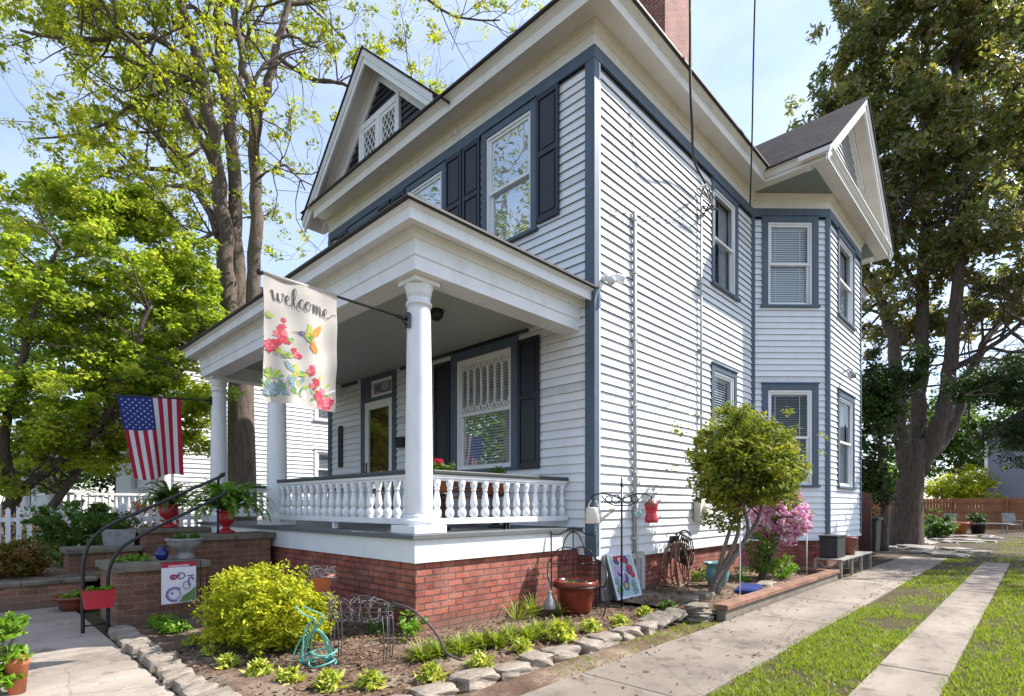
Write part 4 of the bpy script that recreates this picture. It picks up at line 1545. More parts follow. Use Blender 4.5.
# grey cast urn, blue ball, grey planter
t = thing('planter_bowl', 'grey fluted cast stone bowl with green plants on the low brick pier', 'planter', (-4.1, 3.5, 0.72))
m = MB()
m.lathe([(0.11, 0), (0.12, 0.02), (0.09, 0.05), (0.07, 0.08), (0.09, 0.10), (0.16, 0.15), (0.20, 0.20), (0.21, 0.235), (0.225, 0.245), (0.225, 0.265), (0.19, 0.265), (0.18, 0.23)], (-4.1, 3.5, 0.72), 40, flute=0.02, nf=14)
m.lathe([(0.18, 0.24), (0.17, 0.245), (0.02, 0.25)], (-4.1, 3.5, 0.72), 16, mi=1)
m.build('bowl', [M['urn_grey'], M['soil']], t)
pts, tv = clumps([(-4.1 + rng.uniform(-.14, .14), 3.5 + rng.uniform(-.14, .14), 1.0) for _ in range(12)], 0.07, 26, 3)
leaf_mesh('foliage', pts, 0.05, M['l_mid'], t, 3)
t = thing('glazed_vase', 'round cobalt blue glazed vase between the two brick piers', 'vase', (-4.32, 3.55, 0.72))
m = MB()
m.lathe([(0.035, 0), (0.06, 0.02), (0.075, 0.06), (0.07, 0.1), (0.05, 0.135), (0.035, 0.15), (0.042, 0.17), (0.03, 0.17)], (-4.36, 3.5, 0.72), 24)
m.build('vase_body', M['cobalt'], t)
t = thing('planter_box', 'grey square planter with low green plants on the far low pier', 'planter', (-4.2, 6.9, 0.72))
m = MB()
m.prism([(-4.38, 6.72, 0.72), (-4.02, 6.72, 0.72), (-3.98, 6.72, 1.0), (-4.42, 6.72, 1.0)], (0, 0.4, 0))
m.build('box_body', M['urn_grey'], t, bevel=0.01)
pts, tv = clumps([(-4.2 + rng.uniform(-.16, .16), 6.9 + rng.uniform(-.14, .14), 1.08) for _ in range(14)], 0.1, 26, 8)
leaf_mesh('foliage', pts, 0.06, M['l_mid'], t, 9)
t = thing('sedum_plant', 'low green sedum spilling over the low brick pier cap', 'plant', (-4.6, 3.5, 0.72))
pts, tv = clumps([(-4.62 + rng.uniform(-.22, .12), 3.6 + rng.uniform(-.2, .2), 0.75) for _ in range(18)], 0.08, 22, 11, 0.6)
leaf_mesh('foliage', pts, 0.04, M['l_lime'], t, 12)

# handrail of two nested bent pipes
t = thing('handrail', 'black bent pipe handrail rising beside the porch steps', 'handrail', (-5.1, 3.2, 0))
m = MB()
ya = 2.98
m.tube(spline([(-5.22, ya, 0.0), (-5.22, ya, 0.45), (-5.21, ya, 0.82), (-5.13, ya, 1.05), (-4.95, ya, 1.21), (-4.6, ya + .05, 1.38), (-4.2, ya + .1, 1.58), (-3.75, ya + .15, 1.80)], 6), 0.019, 10)
m.tube(spline([(-5.00, ya, 0.0), (-5.00, ya, 0.40), (-4.99, ya, 0.68), (-4.90, ya, 0.90), (-4.72, ya, 1.04), (-4.4, ya + .05, 1.22), (-4.0, ya + .1, 1.42), (-3.72, ya + .15, 1.58)], 6), 0.019, 10)
m.tube([(-5.22, ya, 0.10), (-5.0, ya, 0.10)], 0.010, 8)
m.tube(spline([(-3.76, ya + .148, 1.79), (-3.66, ya + .4, 1.84), (-3.60, 3.80, 1.80), (-3.60, 3.84, 1.5), (-3.60, 3.84, 1.0)], 4), 0.015, 8)
m.tube(spline([(-3.73, ya + .148, 1.575), (-3.64, ya + .4, 1.60), (-3.60, 3.80, 1.56)], 4), 0.015, 8)
m.build('rail_pipe', M['black'], t)
t = thing('hanging_planter', 'red planter bucket hooked onto the black handrail', 'planter', (-5.11, 2.9, 0.3))
m = MB()
cxx, cyy = -5.10, 2.86
top = [(cxx - 0.14, cyy - 0.09), (cxx + 0.14, cyy - 0.09), (cxx + 0.14, cyy + 0.09), (cxx - 0.14, cyy + 0.09)]
bot = [(cxx - 0.12, cyy - 0.075), (cxx + 0.12, cyy - 0.075), (cxx + 0.12, cyy + 0.075), (cxx - 0.12, cyy + 0.075)]
m.add([(p[0], p[1], 0.30) for p in bot] + [(p[0], p[1], 0.50) for p in top], [(3, 2, 1, 0), (0, 1, 5, 4), (1, 2, 6, 5), (2, 3, 7, 6), (3, 0, 4, 7)])
m.add([(p[0], p[1], 0.48) for p in top], [(0, 1, 2, 3)], 1)
for s_ in (-0.08, 0.08):
    m.bar((cxx + s_, cyy + 0.09, 0.50), (cxx + s_, cyy + 0.14, 0.52), 0.02, 0.005, mi=0)
m.build('bucket', [M['red_pot'], M['soil']], t, bevel=0.012)
pts, tv = clumps([(cxx + rng.uniform(-.12, .12), cyy + rng.uniform(-.07, .07), 0.51) for _ in range(10)], 0.035, 20, 13)
leaf_mesh('foliage', pts, 0.035, M['l_lime'], t, 14)

# ================================================================== FLAGS
def cloth(P, nu, nv, matf):
    m = MB()
    vs = [P(i / nu, j / nv) for j in range(nv + 1) for i in range(nu + 1)]
    for j in range(nv):
        for i in range(nu):
            pass
    o = len(m.v)
    m.v.extend([tuple(v) for v in vs])
    for j in range(nv):
        for i in range(nu):
            m.f.append((j * (nu + 1) + i, (j + 1) * (nu + 1) + i, (j + 1) * (nu + 1) + i + 1, j * (nu + 1) + i + 1))
            m.mi.append(matf((i + .5) / nu, (j + .5) / nv))
            m.sm.append(True)
    return m


def pole(t, mount, tip, coly):
    m = MB()
    m.tube([mount, tip], 0.0125, 10)
    m.sphere(tip, 0.03, 10, 8)
    m.build('pole', M['black'], t)
    m = MB()
    mx = Vector(mount)
    d = (Vector(tip) - mx).normalized()
    m.tube([mx - d * 0.01, mx + d * 0.12], 0.021, 10)
    m.box(mx.x - 0.012, mx.x + 0.024, mx.y - 0.03, mx.y + 0.03, mx.z - 0.09, mx.z + 0.07)
    m.tube([mx + d * 0.09, mx + Vector((0, 0, -0.08))], 0.009, 6)
    m.build('bracket', M['black'], t)


wt = thing('welcome_flag', 'linen banner lettered welcome with a hummingbird and red flowers, hanging from the corner column', 'flag', (-2.75, 0.5, 3.4))
mount, tip = Vector((-2.765, 0.49, 3.43)), Vector((-4.33, 0.47, 3.455))
pole(wt, mount, tip, 0.5)
wx0, wx1, wh = -4.30, -3.60, 1.12


def WP(u, v, off=0.0):
    x = wx0 + (wx1 - wx0) * u + 0.012 * v * (1 - 2 * u) + 0.01 * math.sin(5 * v) * v
    zt = tip.z + (mount.z - tip.z) * (x - tip.x) / (mount.x - tip.x)
    y = 0.475 + (0.25 + v) * (0.03 * math.sin(7.5 * u + 1.6 * v) + 0.014 * math.sin(3 + 15 * u - 3 * v)) - 0.03 * v + 0.006 * math.sin(19 * v + 6 * u)
    return Vector((x, y - off - 0.014, zt - 0.012 - wh * v))


m = cloth(WP, 96, 150, lambda u, v: 0)
# sleeve
m.tube([WP(0.0, 0.0) + Vector((0, .014, .012)), WP(1.0, 0.0) + Vector((0, .014, .012))], 0.02, 10)
MATS_W = [M['linen'], M['ink'], M['p_red'], M['p_pink'], M['p_orange'], M['p_green'], M['p_lime'], M['p_blue'], M['p_purple'], M['p_white']]
lay = [0.0025]


def decal(poly, mi):
    lay[0] += 0.000008
    m.add([WP(u, v, lay[0]) for u, v in poly], [tuple(range(len(poly)))], mi)


def petal(u, v, a, L, w, mi, asp=0.57):
    """asp keeps shapes true: the cloth is taller than wide"""
    ca, sa = math.cos(a), math.sin(a)
    pts = []
    for (t, s_) in ((0, 0), (0.35, 0.5), (0.7, 0.45), (1, 0), (0.7, -0.45), (0.35, -0.5)):
        x, y_ = t * L, s_ * w
        pts.append((u + (x * ca - y_ * sa), v + (x * sa + y_ * ca) * asp))
    decal(pts, mi)


def bloom(u, v, r, mi, g):
    n = 5
    a0 = g.uniform(0, 6)
    for k in range(n):
        petal(u, v, a0 + k * 6.283 / n, r * g.uniform(0.8, 1.15), r * 0.75, mi)
    petal(u, v, a0, r * 0.3, r * 0.3, 4)


g = random.Random(3)
# leaves low on the banner
for k in range(46):
    u_ = g.uniform(0.03, 0.86)
    v_ = g.uniform(0.80, 0.965)
    petal(u_, v_, -1.57 + g.uniform(-1.1, 1.1), g.uniform(0.09, 0.2), g.uniform(0.03, 0.055), g.choice([5, 5, 6, 7, 5, 9]))
for k in range(16):
    petal(0.12, 0.80, -2.9 + 2.6 * k / 15, g.uniform(0.12, 0.2), 0.03, g.choice([5, 7, 6]))
for k in range(14):
    petal(0.17, 0.93, -3.2 + 3.0 * k / 13, g.uniform(0.16, 0.24), 0.05, 7)
for (u_, v_, r_, n_) in ((0.24, 0.35, 0.05, 4), (0.17, 0.42, 0.06, 6), (0.26, 0.46, 0.06, 6), (0.10, 0.55, 0.07, 7), (0.40, 0.58, 0.05, 5),
                        (0.62, 0.70, 0.055, 6), (0.66, 0.80, 0.05, 5), (0.76, 0.88, 0.075, 8), (0.88, 0.92, 0.075, 8), (0.80, 0.95, 0.06, 5)):
    for k in range(n_):
        bloom(u_ + g.uniform(-0.055, 0.055), v_ + g.uniform(-0.035, 0.035), r_ * g.uniform(0.65, 1.05), g.choice([2, 2, 3]), g)
for (u_, v_) in ((0.05, 0.33), (0.33, 0.5), (0.3, 0.62), (0.47, 0.76), (0.2, 0.6)):
    for k in range(3):
        petal(u_, v_, g.uniform(-3, 0), 0.09, 0.04, g.choice([5, 6]))
# hummingbirds
def bird(u0, v0, s_, flip, cols):
    T = lambda pts: [(u0 + x * s_ * flip, v0 + y_ * s_ * 0.57) for x, y_ in pts]
    decal(T([(-0.95, 0.02), (-0.45, -0.05), (-0.45, 0.03)]), 1)
    decal(T([(-0.05, -0.05), (0.1, -0.75), (0.3, -0.55), (0.32, -0.1)]), cols[1])
    decal(T([(0.1, -0.05), (0.55, -0.55), (0.95, -0.9), (0.95, -0.55), (0.75, -0.1), (0.4, 0.12)]), cols[0])
    decal(T([(-0.3, 0.0), (0.0, -0.1), (0.3, 0.05), (0.42, 0.4), (0.3, 0.55), (0.05, 0.45), (-0.15, 0.2)]), cols[1])
    decal(T([(0.0, 0.1), (0.2, 0.15), (0.3, 0.45), (0.1, 0.4)]), cols[3])
    decal(T([(-0.5, -0.02), (-0.36, -0.14), (-0.15, -0.1), (-0.1, 0.08), (-0.3, 0.15), (-0.45, 0.08)]), cols[2])
    decal(T([(0.25, 0.45), (0.42, 0.4), (0.75, 0.85), (0.65, 1.15), (0.4, 1.1), (0.2, 0.8)]), cols[0])


bird(0.54, 0.40, 0.22, 1, (4, 6, 8, 5))
bird(0.42, 0.725, 0.17, -1, (7, 6, 5, 4))
# script lettering
STROKES = [
    [(0, .75), (.06, 1.05), (.16, .95), (.2, .4), (.33, 0), (.52, .3), (.6, .95), (.6, .4), (.75, 0), (.98, .3), (1.06, .9), (1.0, 1.1), (1.12, .88), (1.3, .9)],
    [(1.15, .35), (1.45, .5), (1.58, .85), (1.45, 1.02), (1.3, .7), (1.32, .2), (1.52, 0), (1.85, .3), (2.08, 1.1), (2.16, 1.85), (2.03, 2.0), (1.93, 1.4), (1.95, .3), (2.08, 0), (2.3, .25)],
    [(2.78, .82), (2.62, 1.02), (2.42, .7), (2.42, .2), (2.62, 0), (2.9, .25)],
    [(3.2, 1.0), (3.0, .85), (2.92, .4), (3.06, 0), (3.26, .15), (3.36, .65), (3.22, 1.0), (3.3, .82), (3.62, .92)],
    [(3.6, .95), (3.7, .9), (3.72, 0), (3.78, .6), (3.92, 1.0), (4.02, .8), (4.02, 0), (4.08, .6), (4.22, 1.0), (4.34, .8), (4.36, .15), (4.48, 0), (4.68, .3)],
    [(4.6, .35), (4.92, .5), (5.0, .85), (4.88, 1.02), (4.74, .7), (4.76, .2), (4.98, 0), (5.3, .25), (5.6, .7), (5.9, .6)],
]
for st in STROKES:
    P = spline([(a, b, 0) for a, b in st], 7)
    k = len(P)
    for j in range(k - 1):
        d = P[j + 1] - P[j]
        if d.length < 1e-5:
            continue
        w_ = 0.055 + 0.085 * max(0, -d.y / d.length)
        d2 = (P[min(j + 2, k - 1)] - P[j + 1])
        if d2.length < 1e-5:
            d2 = d
        w2 = 0.055 + 0.085 * max(0, -d2.y / d2.length)
        n1 = Vector((-d.y, d.x, 0)).normalized() * w_ / 2
        n2 = Vector((-d2.y, d2.x, 0)).normalized() * w2 / 2
        quad = [P[j] + n1 - d * 0.15, P[j] - n1 - d * 0.15, P[j + 1] - n2, P[j + 1] + n2]
        mpf = lambda q: (0.085 + q.x * 0.152, 0.185 + 0.03 * q.x / 5 - q.y * 0.075)
        decal([mpf(q) for q in quad], 1)
m.build('banner_cloth', MATS_W, wt)

# the national flag on the far column
ft = thing('striped_flag', 'red, white and blue flag with stars and stripes hanging from the far porch column', 'flag', (-2.75, 6.95, 3.45))
mount2, tip2 = Vector((-2.755, 6.95, 3.42)), Vector((-4.26, 6.95, 3.30))
pole(ft, mount2, tip2, 6.95)


def UP_(u, v, off=0.0):
    xl = -4.22 + 0.26 * v
    xr = -3.25 + 0.03 * v
    x = xl + (xr - xl) * u
    zt = tip2.z + (mount2.z - tip2.z) * (x - tip2.x) / (mount2.x - tip2.x)
    y = 6.94 + (0.2 + v) * 0.045 * math.sin(9 * u + 1.5 * v) + 0.02 * v * math.sin(21 * u + 2)
    return Vector((x, y - off, zt - 0.012 - (1.42 + 0.05 * math.sin(6 * u)) * v))


def fm(u, v):
    if u < 7 / 13 and v < 0.4:
        return 2
    return 0 if int(u * 13) % 2 == 0 else 1


m = cloth(UP_, 52, 50, fm)
lay2 = 0.004
for r_ in range(9):
    for c_ in range(11):
        if (r_ + c_) % 2 == 0:
            u0, v0 = (r_ + 1) / 10 * 7 / 13, (c_ + 1) / 12 * 0.4
            poly = []
            for k in range(10):
                a = k * math.pi / 5
                rr_ = 0.021 if k % 2 == 0 else 0.0085
                poly.append((u0 + rr_ * math.cos(a) * 1.0, v0 + rr_ * math.sin(a) * 0.66))
            m.add([UP_(a, b, lay2) for a, b in poly], [tuple(range(10))], 1)
m.build('flag_cloth', [M['flag_red'], M['flag_white'], M['flag_blue']], ft)

# little garden banner by the pier
gt = thing('garden_banner', 'small white garden banner with a red top band and purple scrollwork before the brick pier', 'banner', (-4.25, 2.9, 0))
gx0, gx1, gz0, gz1, gy = -4.52, -4.16, 0.26, 0.74, 2.84


def GP(u, v, off=0.0):
    return Vector((gx0 + (gx1 - gx0) * u, gy + 0.010 * math.sin(5 * u + 3 * v) * v - off, gz1 - (gz1 - gz0) * v))


m = cloth(GP, 12, 16, lambda u, v: 1 if v < 0.15 else 0)
ly = [0.002]


def gd(poly, mi):
    ly[0] += 0.00003
    m.add([GP(u, v, ly[0]) for u, v in poly], [tuple(range(len(poly)))], mi)


def gring(u, v, ru, rv, w, mi, a0=0.0, a1=6.283, n=22):
    for k in range(n):
        t0, t1 = a0 + (a1 - a0) * k / n, a0 + (a1 - a0) * (k + 1) / n
        gd([(u + ru * math.cos(t0), v + rv * math.sin(t0)), (u + ru * math.cos(t1), v + rv * math.sin(t1)),
            (u + (ru - w) * math.cos(t1), v + (rv - w * .8) * math.sin(t1)), (u + (ru - w) * math.cos(t0), v + (rv - w * .8) * math.sin(t0))], mi)


for k in range(11):
    gd([(0.2 + k * 0.055, 0.075), (0.235 + k * 0.055, 0.07), (0.235 + k * 0.055, 0.11), (0.2 + k * 0.055, 0.112)], 0)
gring(0.55, 0.34, 0.13, 0.085, 0.035, 2)
gring(0.34, 0.36, 0.11, 0.07, 0.05, 3)
gring(0.36, 0.78, 0.24, 0.18, 0.055, 2, 1.2, 5.6)
gring(0.36, 0.78, 0.20, 0.15, 0.05, 4)
gring(0.72, 0.58, 0.13, 0.11, 0.04, 4)
gring(0.85, 0.50, 0.10, 0.12, 0.04, 2, 2, 6)
for (u_, v_) in ((0.30, 0.75), (0.5, 0.335), (0.33, 0.36)):
    gring(u_, v_, 0.035, 0.03, 0.034, 2, n=10)
gd([(0.72, 0.34), (0.92, 0.33), (0.92, 0.36), (0.72, 0.365)], 2)
gd([(0.5, 0.97), (0.62, 0.82), (0.8, 0.75), (0.98, 0.62), (0.98, 0.97)], 5)
gd([(0.6, 0.95), (0.75, 0.84), (0.93, 0.76), (0.9, 0.94)], 6)
m.build('banner_cloth', [M['p_white'], M['p_red'], M['p_purple'], M['p_red'], M['p_lilac'], M['p_green'], M['p_lime']], gt)
m = MB()
m.tube([(gx0 - 0.01, gy, gz1 + 0.004), (gx1 + 0.05, gy, gz1 + 0.004), (gx1 + 0.05, gy, 0.0)], 0.006, 6)
m.build('stand', M['black'], gt)
# ================================================================== BED ORNAMENTS
# wire animal frame with a clay pot
t = thing('wire_animal_frame', 'rusty wire deer frame standing in the bed with a clay pot for a head', 'garden ornament', (-3.9, -0.2, 0.05))
c = Vector((-3.75, -0.22, 0.50))
ax = Vector((0.55, -0.62, 0)).normalized()
sd = Vector((-ax.y, ax.x, 0))
m = MB()
W_ = 0.0045
for k in range(13):
    s_ = -0.25 + 0.50 * k / 12
    r_ = 0.115 * math.sqrt(max(0.1, 1 - (s_ / 0.31) ** 2)) * rng.uniform(0.75, 1.15)
    tl, p0 = rng.uniform(-.9, .9), rng.uniform(0, 6)
    m.tube([c + ax * (s_ + tl * 0.09 * math.cos(a + p0)) + sd * r_ * math.cos(a) + UP * (r_ * 1.05 * math.sin(a) + 0.012 * math.sin(3 * a + p0)) for a in [i * 6.283 / 16 for i in range(17)]], W_ * rng.uniform(.7, 1.2), 5)
for k in range(8):
    a = k * 6.283 / 8
    pts = []
    for j in range(9):
        s_ = -0.29 + 0.58 * j / 8
        r_ = 0.115 * math.sqrt(max(0.03, 1 - (s_ / 0.31) ** 2)) * rng.uniform(.8, 1.15)
        pts.append(c + ax * s_ + sd * r_ * math.cos(a) + UP * r_ * 1.05 * math.sin(a))
    m.tube(pts, W_ * 0.8, 5)
m.build('body', M['wire'], t)
for sx, sl in ((-0.22, -1), (-0.22, 1), (0.24, -1), (0.24, 1)):
    m = MB()
    b = c + ax * sx + sd * sl * 0.09 - UP * 0.03
    for e_ in (-0.02, 0.02):
        m.tube([b + ax * e_, b + ax * (e_ * 0.8 + 0.015) - UP * 0.22, b + sd * sl * 0.02 + ax * e_ * .4 - UP * 0.44], W_, 5)
    m.tube([b + sd * sl * 0.02 - UP * 0.44 + ax * 0.03, b + sd * sl * 0.02 - UP * 0.455 - ax * 0.02], W_, 5)
    m.build('leg', M['wire'], t)
hc = c - ax * 0.33 + UP * 0.22
m = MB()
for a in (-1, 0, 1):
    m.tube(spline([c - ax * 0.22 + sd * 0.07 * a + UP * 0.08, c - ax * 0.30 + sd * 0.06 * a + UP * 0.15, hc + sd * 0.05 * a - UP * 0.03], 4), W_, 5)
m.build('neck', M['wire'], t)
m = MB()
m.lathe([(0.055, -0.06), (0.085, 0.05), (0.095, 0.055), (0.098, 0.085), (0.083, 0.085), (0.07, 0.04), (0.01, 0.03)], hc, 20)
m.build('clay_pot', M['terracotta'], t)
m = MB()
for k in range(5):
    q = hc + UP * (0.07 + 0.012 * k)
    m.tube([q + Vector((math.cos(a) * (0.12 - 0.012 * k) * (1 + .1 * math.sin(3 * a + k)), math.sin(a) * (0.12 - 0.012 * k), 0.012 * math.sin(2 * a + k))) for a in [i * 6.283 / 16 for i in range(17)]], 0.005, 5)
for k in range(9):
    a = k * 0.7
    m.tube(spline([hc + UP * 0.06, hc + Vector((math.cos(a), math.sin(a), 0)) * 0.10 + UP * 0.15, hc + Vector((math.cos(a + 1), math.sin(a + 1), 0)) * 0.13 + UP * (0.02 + 0.06 * (k % 3))], 4), 0.004, 4)
m.build('twig_nest', M['wire'], t)
m = MB()
for e_ in (0, 0.018):
    m.tube(spline([c + ax * 0.28 + UP * (0.05 + e_), c + ax * 0.48 - UP * (0.02 - e_), c + ax * 0.66 - UP * (0.20 - e_), c + ax * 0.76 - UP * (0.38 - e_), c + ax * 0.95 - UP * 0.44], 6), 0.005, 6)
m.build('tail', M['wire'], t)

# teal hose looped on the frame
m = MB()
h0 = c - ax * 0.36 + UP * 0.14
cc = Vector((-4.05, -0.12, 0.0))
A1 = [(-0.20, 0.58), (-0.13, 0.52), (-0.02, 0.47), (-0.10, 0.38), (-0.19, 0.26), (-0.235, 0.12), (-0.21, 0.05), (-0.15, 0.10), (-0.13, 0.25), (-0.10, 0.38), (-0.02, 0.48)]
A2 = [(-0.16, 0.03), (-0.17, 0.16), (-0.13, 0.30), (-0.06, 0.35), (0.02, 0.29), (0.06, 0.16), (0.07, 0.03)]
for k, A in enumerate([A1, A2, A2, A1, A2]):
    ox, oz, of = rng.uniform(-.025, .025), rng.uniform(-.02, .03), rng.uniform(-.06, .06)
    m.tube(spline([cc + RT * (a * 0.95 + ox + rng.uniform(-.012, .012)) + UP * max(0.055, b + oz + rng.uniform(-.015, .015)) + FW * of for a, b in A], 6), 0.0065, 6)
pts = []
for i in range(46):
    a = i * 0.42
    r_ = 0.10 + 0.035 * math.sin(i * 0.61)
    pts.append(cc + RT * (-0.02 + r_ * math.cos(a) * 1.2) + FW * (0.0 + r_ * math.sin(a)) + UP * (0.065 + 0.0028 * i + 0.015 * math.sin(i)))
m.tube(pts, 0.008, 5)
tag(m.build('garden_hose', M['hose_teal'], loc=(-4.05, -0.12, 0.05)), 'tangled teal garden hose looped beside the wire deer', 'hose')

# iron chair with a glazed pot
base = Vector((-0.60, -0.12, 0.06))
cr, cf = RT, -FW
def CP(a, b, z):
    p = base + cr * a + cf * b
    return Vector((p.x, p.y, z))
t = thing('garden_chair', 'black wrought iron chair with arched back holding a pot by the house corner', 'chair', base)
m = MB()
hw = 0.29
wr = 0.010
for s_ in (-1, 1):
    m.tube(spline([CP(s_ * hw, -0.05, 0.06), CP(s_ * hw, -0.06, 0.45), CP(s_ * hw, -0.12, 0.9), CP(s_ * hw, -0.14, 1.08)], 4), wr, 6)
m.tube(spline([CP(-hw, -0.13, 1.03), CP(-hw * .6, -0.13, 1.03), CP(-hw * .25, -0.13, 1.09), CP(0, -0.13, 1.11), CP(hw * .25, -0.13, 1.09), CP(hw * .6, -0.13, 1.03), CP(hw, -0.13, 1.03)], 5), wr, 6)
for (x0, x1, ztop) in ((-hw, 0.10, 0.86), (-0.10, hw, 0.86), (-hw * .55, hw * .55, 1.06)):
    cxm, rr_ = (x0 + x1) / 2, (x1 - x0) / 2
    m.tube([CP(cxm + rr_ * math.cos(a), -0.12, 0.66 + (ztop - 0.66) * math.sin(a)) for a in [math.pi * i / 14 for i in range(15)]], wr * 0.8, 6)
m.tube([CP(0, -0.12, 0.42), CP(0, -0.13, 1.1)], wr * 0.8, 6)
m.tube([CP(-hw, -0.11, 0.64), CP(hw, -0.11, 0.64)], wr * 0.8, 6)
m.build('backrest', M['black'], t)
m = MB()
sc_ = CP(0, 0.18, 0.40)
m.tube([sc_ + Vector((math.cos(a), math.sin(a), 0)) * 0.285 for a in [i * 6.283 / 24 for i in range(25)]], wr, 6)
m.tube([CP(-hw, -0.06, 0.40), CP(hw, -0.06, 0.40)], wr, 6)
m.build('seat_ring', M['black'], t)
for s_ in (-1, 1):
    m = MB()
    m.tube(spline([CP(s_ * hw, -0.10, 0.70), CP(s_ * (hw + .05), 0.05, 0.68), CP(s_ * (hw + .07), 0.22, 0.62), CP(s_ * (hw + .07), 0.36, 0.52), CP(s_ * (hw + .03), 0.38, 0.40)], 5), wr * 1.2, 6)
    m.build('arm', M['black'], t)
    m = MB()
    m.tube(spline([CP(s_ * (hw + .03), 0.38, 0.40), CP(s_ * (hw + .05), 0.42, 0.22), CP(s_ * (hw + .01), 0.43, 0.05)], 5), wr, 6)
    m.tube([CP(s_ * hw, -0.02, 0.40), CP(s_ * (hw + .03), 0.38, 0.40)], wr, 6)
    m.build('leg', M['black'], t)
t = thing('glazed_pot', 'large red brown glazed pot sitting in the iron chair', 'pot', (sc_.x, sc_.y, 0.06))
m = MB()
m.lathe([(0.17, 0.0), (0.185, 0.01), (0.205, 0.12), (0.235, 0.26), (0.245, 0.30), (0.27, 0.31), (0.285, 0.34), (0.285, 0.385), (0.27, 0.40), (0.25, 0.40), (0.24, 0.36), (0.23, 0.32)], (sc_.x, sc_.y, 0.07), 36)
m.lathe([(0.232, 0.33), (0.23, 0.335), (0.02, 0.34)], (sc_.x, sc_.y, 0.07), 18, mi=1)
m.build('pot_body', [M['red_brown_pot'], M['soil']], t)
pts, tv = clumps([(sc_.x + rng.uniform(-.12, .12), sc_.y + rng.uniform(-.12, .12), 0.43) for _ in range(7)], 0.04, 14, 15)
leaf_mesh('seedlings', pts, 0.04, M['l_lime'], t, 16)
t = thing('bottle_ornament', 'small grey metal bell ornament hanging from the chair arm', 'ornament', CP(-0.34, 0.36, 0.16))
m = MB()
q = CP(-0.35, 0.43, 0.15)
m.lathe([(0.075, 0), (0.08, 0.03), (0.06, 0.10), (0.03, 0.15), (0.02, 0.19), (0.026, 0.22)], q, 16)
m.tube([q + UP * 0.21, CP(-0.36, 0.36, 0.53)], 0.004, 5)
m.build('bell', M['urn_grey'], t)

# hook stand
hk = Vector((-0.08, -0.50, 0.05))
t = thing('hook_stand', 'black iron hook stand with scrolled arms in the bed by the house corner', 'stand', hk)
m = MB()
m.tube([hk - UP * 0.02, hk + UP * 1.62], 0.013, 8)
m.lathe([(0.014, 1.60), (0.022, 1.63), (0.01, 1.66), (0.013, 1.69), (0.002, 1.76)], hk, 8)
m.build('pole', M['black'], t)
for s_ in (-1, 1):
    m = MB()
    a = RT * s_
    m.tube(spline([hk + UP * 1.44, hk + a * 0.16 + UP * 1.50, hk + a * 0.30 + UP * 1.51, hk + a * 0.38 + UP * 1.48, hk + a * 0.385 + UP * 1.43, hk + a * 0.35 + UP * 1.43], 5), 0.011, 6)
    for (cc_, rr_) in ((0.075, 0.055), (0.17, 0.042)):
        m.tube([hk + a * (cc_ + rr_ * math.cos(th)) + UP * (1.44 + rr_ * math.sin(th)) for th in [i * 6.283 / 14 for i in range(15)]], 0.008, 5)
    m.tube(spline([hk + UP * 1.36, hk + a * 0.10 + UP * 1.36, hk + a * 0.2 + UP * 1.41, hk + a * 0.27 + UP * 1.49], 5), 0.008, 5)
    m.build('arm', M['black'], t)
# watering can
wc = hk - RT * 0.375 + UP * 1.12
t = thing('watering_can', 'chipped cream watering can hanging from the hook stand', 'watering can', wc)
m = MB()
m.lathe([(0.10, 0.0), (0.105, 0.01), (0.10, 0.12), (0.092, 0.20), (0.08, 0.215), (0.06, 0.215), (0.055, 0.2)], wc, 24)
m.build('can_body', M['white_pot'], t)
m = MB()
m.tube(spline([wc + RT * 0.09 + UP * 0.04, wc + RT * 0.17 + UP * 0.10, wc + RT * 0.24 + UP * 0.15], 4), [0.028] * 3 + [0.02] * 3 + [0.014] * 3, 8)
m.lathe([(0.016, 0), (0.04, 0.045), (0.042, 0.05), (0.01, 0.055)], wc + RT * 0.245 + UP * 0.14, 14)
m.build('spout', M['white_pot'], t)
m = MB()
m.tube(spline([wc - RT * 0.07 + UP * 0.2, wc - RT * 0.04 + UP * 0.28, wc + UP * 0.31, wc + RT * 0.05 + UP * 0.28, wc + RT * 0.07 + UP * 0.2], 5), 0.008, 6)
m.build('handle', M['white_pot'], t)
# red feeder
rc = hk + RT * 0.385 + UP * 1.13
t = thing('bird_feeder', 'red glass feeder bottle hanging from the hook stand', 'feeder', rc)
m = MB()
m.lathe([(0.06, 0), (0.085, 0.01), (0.09, 0.04), (0.075, 0.10), (0.068, 0.14), (0.085, 0.19), (0.09, 0.23), (0.075, 0.27), (0.03, 0.285)], rc, 20)
m.tube([rc + UP * 0.28, rc + UP * 0.33], 0.006, 5)
m.build('bottle', M['red_pot'], t)
m = MB()
m.lathe([(0.076, 0.2), (0.088, 0.215), (0.092, 0.24), (0.078, 0.272), (0.03, 0.29)], rc + UP * 0.002, 20)
m.build('cap', M['wood_door'], t)
# teal glass ornament on a stem behind it
tc_ = gpos(651, 606, 0.1)
tc_ = Vector((0.75, -0.25, 0.1))
t = thing('glass_ornament', 'pale teal glass flower on a thin stem against the siding', 'ornament', tc_)
m = MB()
m.tube([tc_, tc_ + UP * 1.17], 0.005, 5)
m.build('stem', M['metal'], t)
m = MB()
for k in range(6):
    a = k * math.pi / 3
    q = tc_ + UP * 1.19 + RT * 0.035 * math.cos(a) + UP * 0.035 * math.sin(a)
    m.sphere(q, (0.026, 0.026, 0.026), 8, 6)
m.sphere(tc_ + UP * 1.19, 0.026, 8, 6)
m.build('flower', M['p_teal'], t)

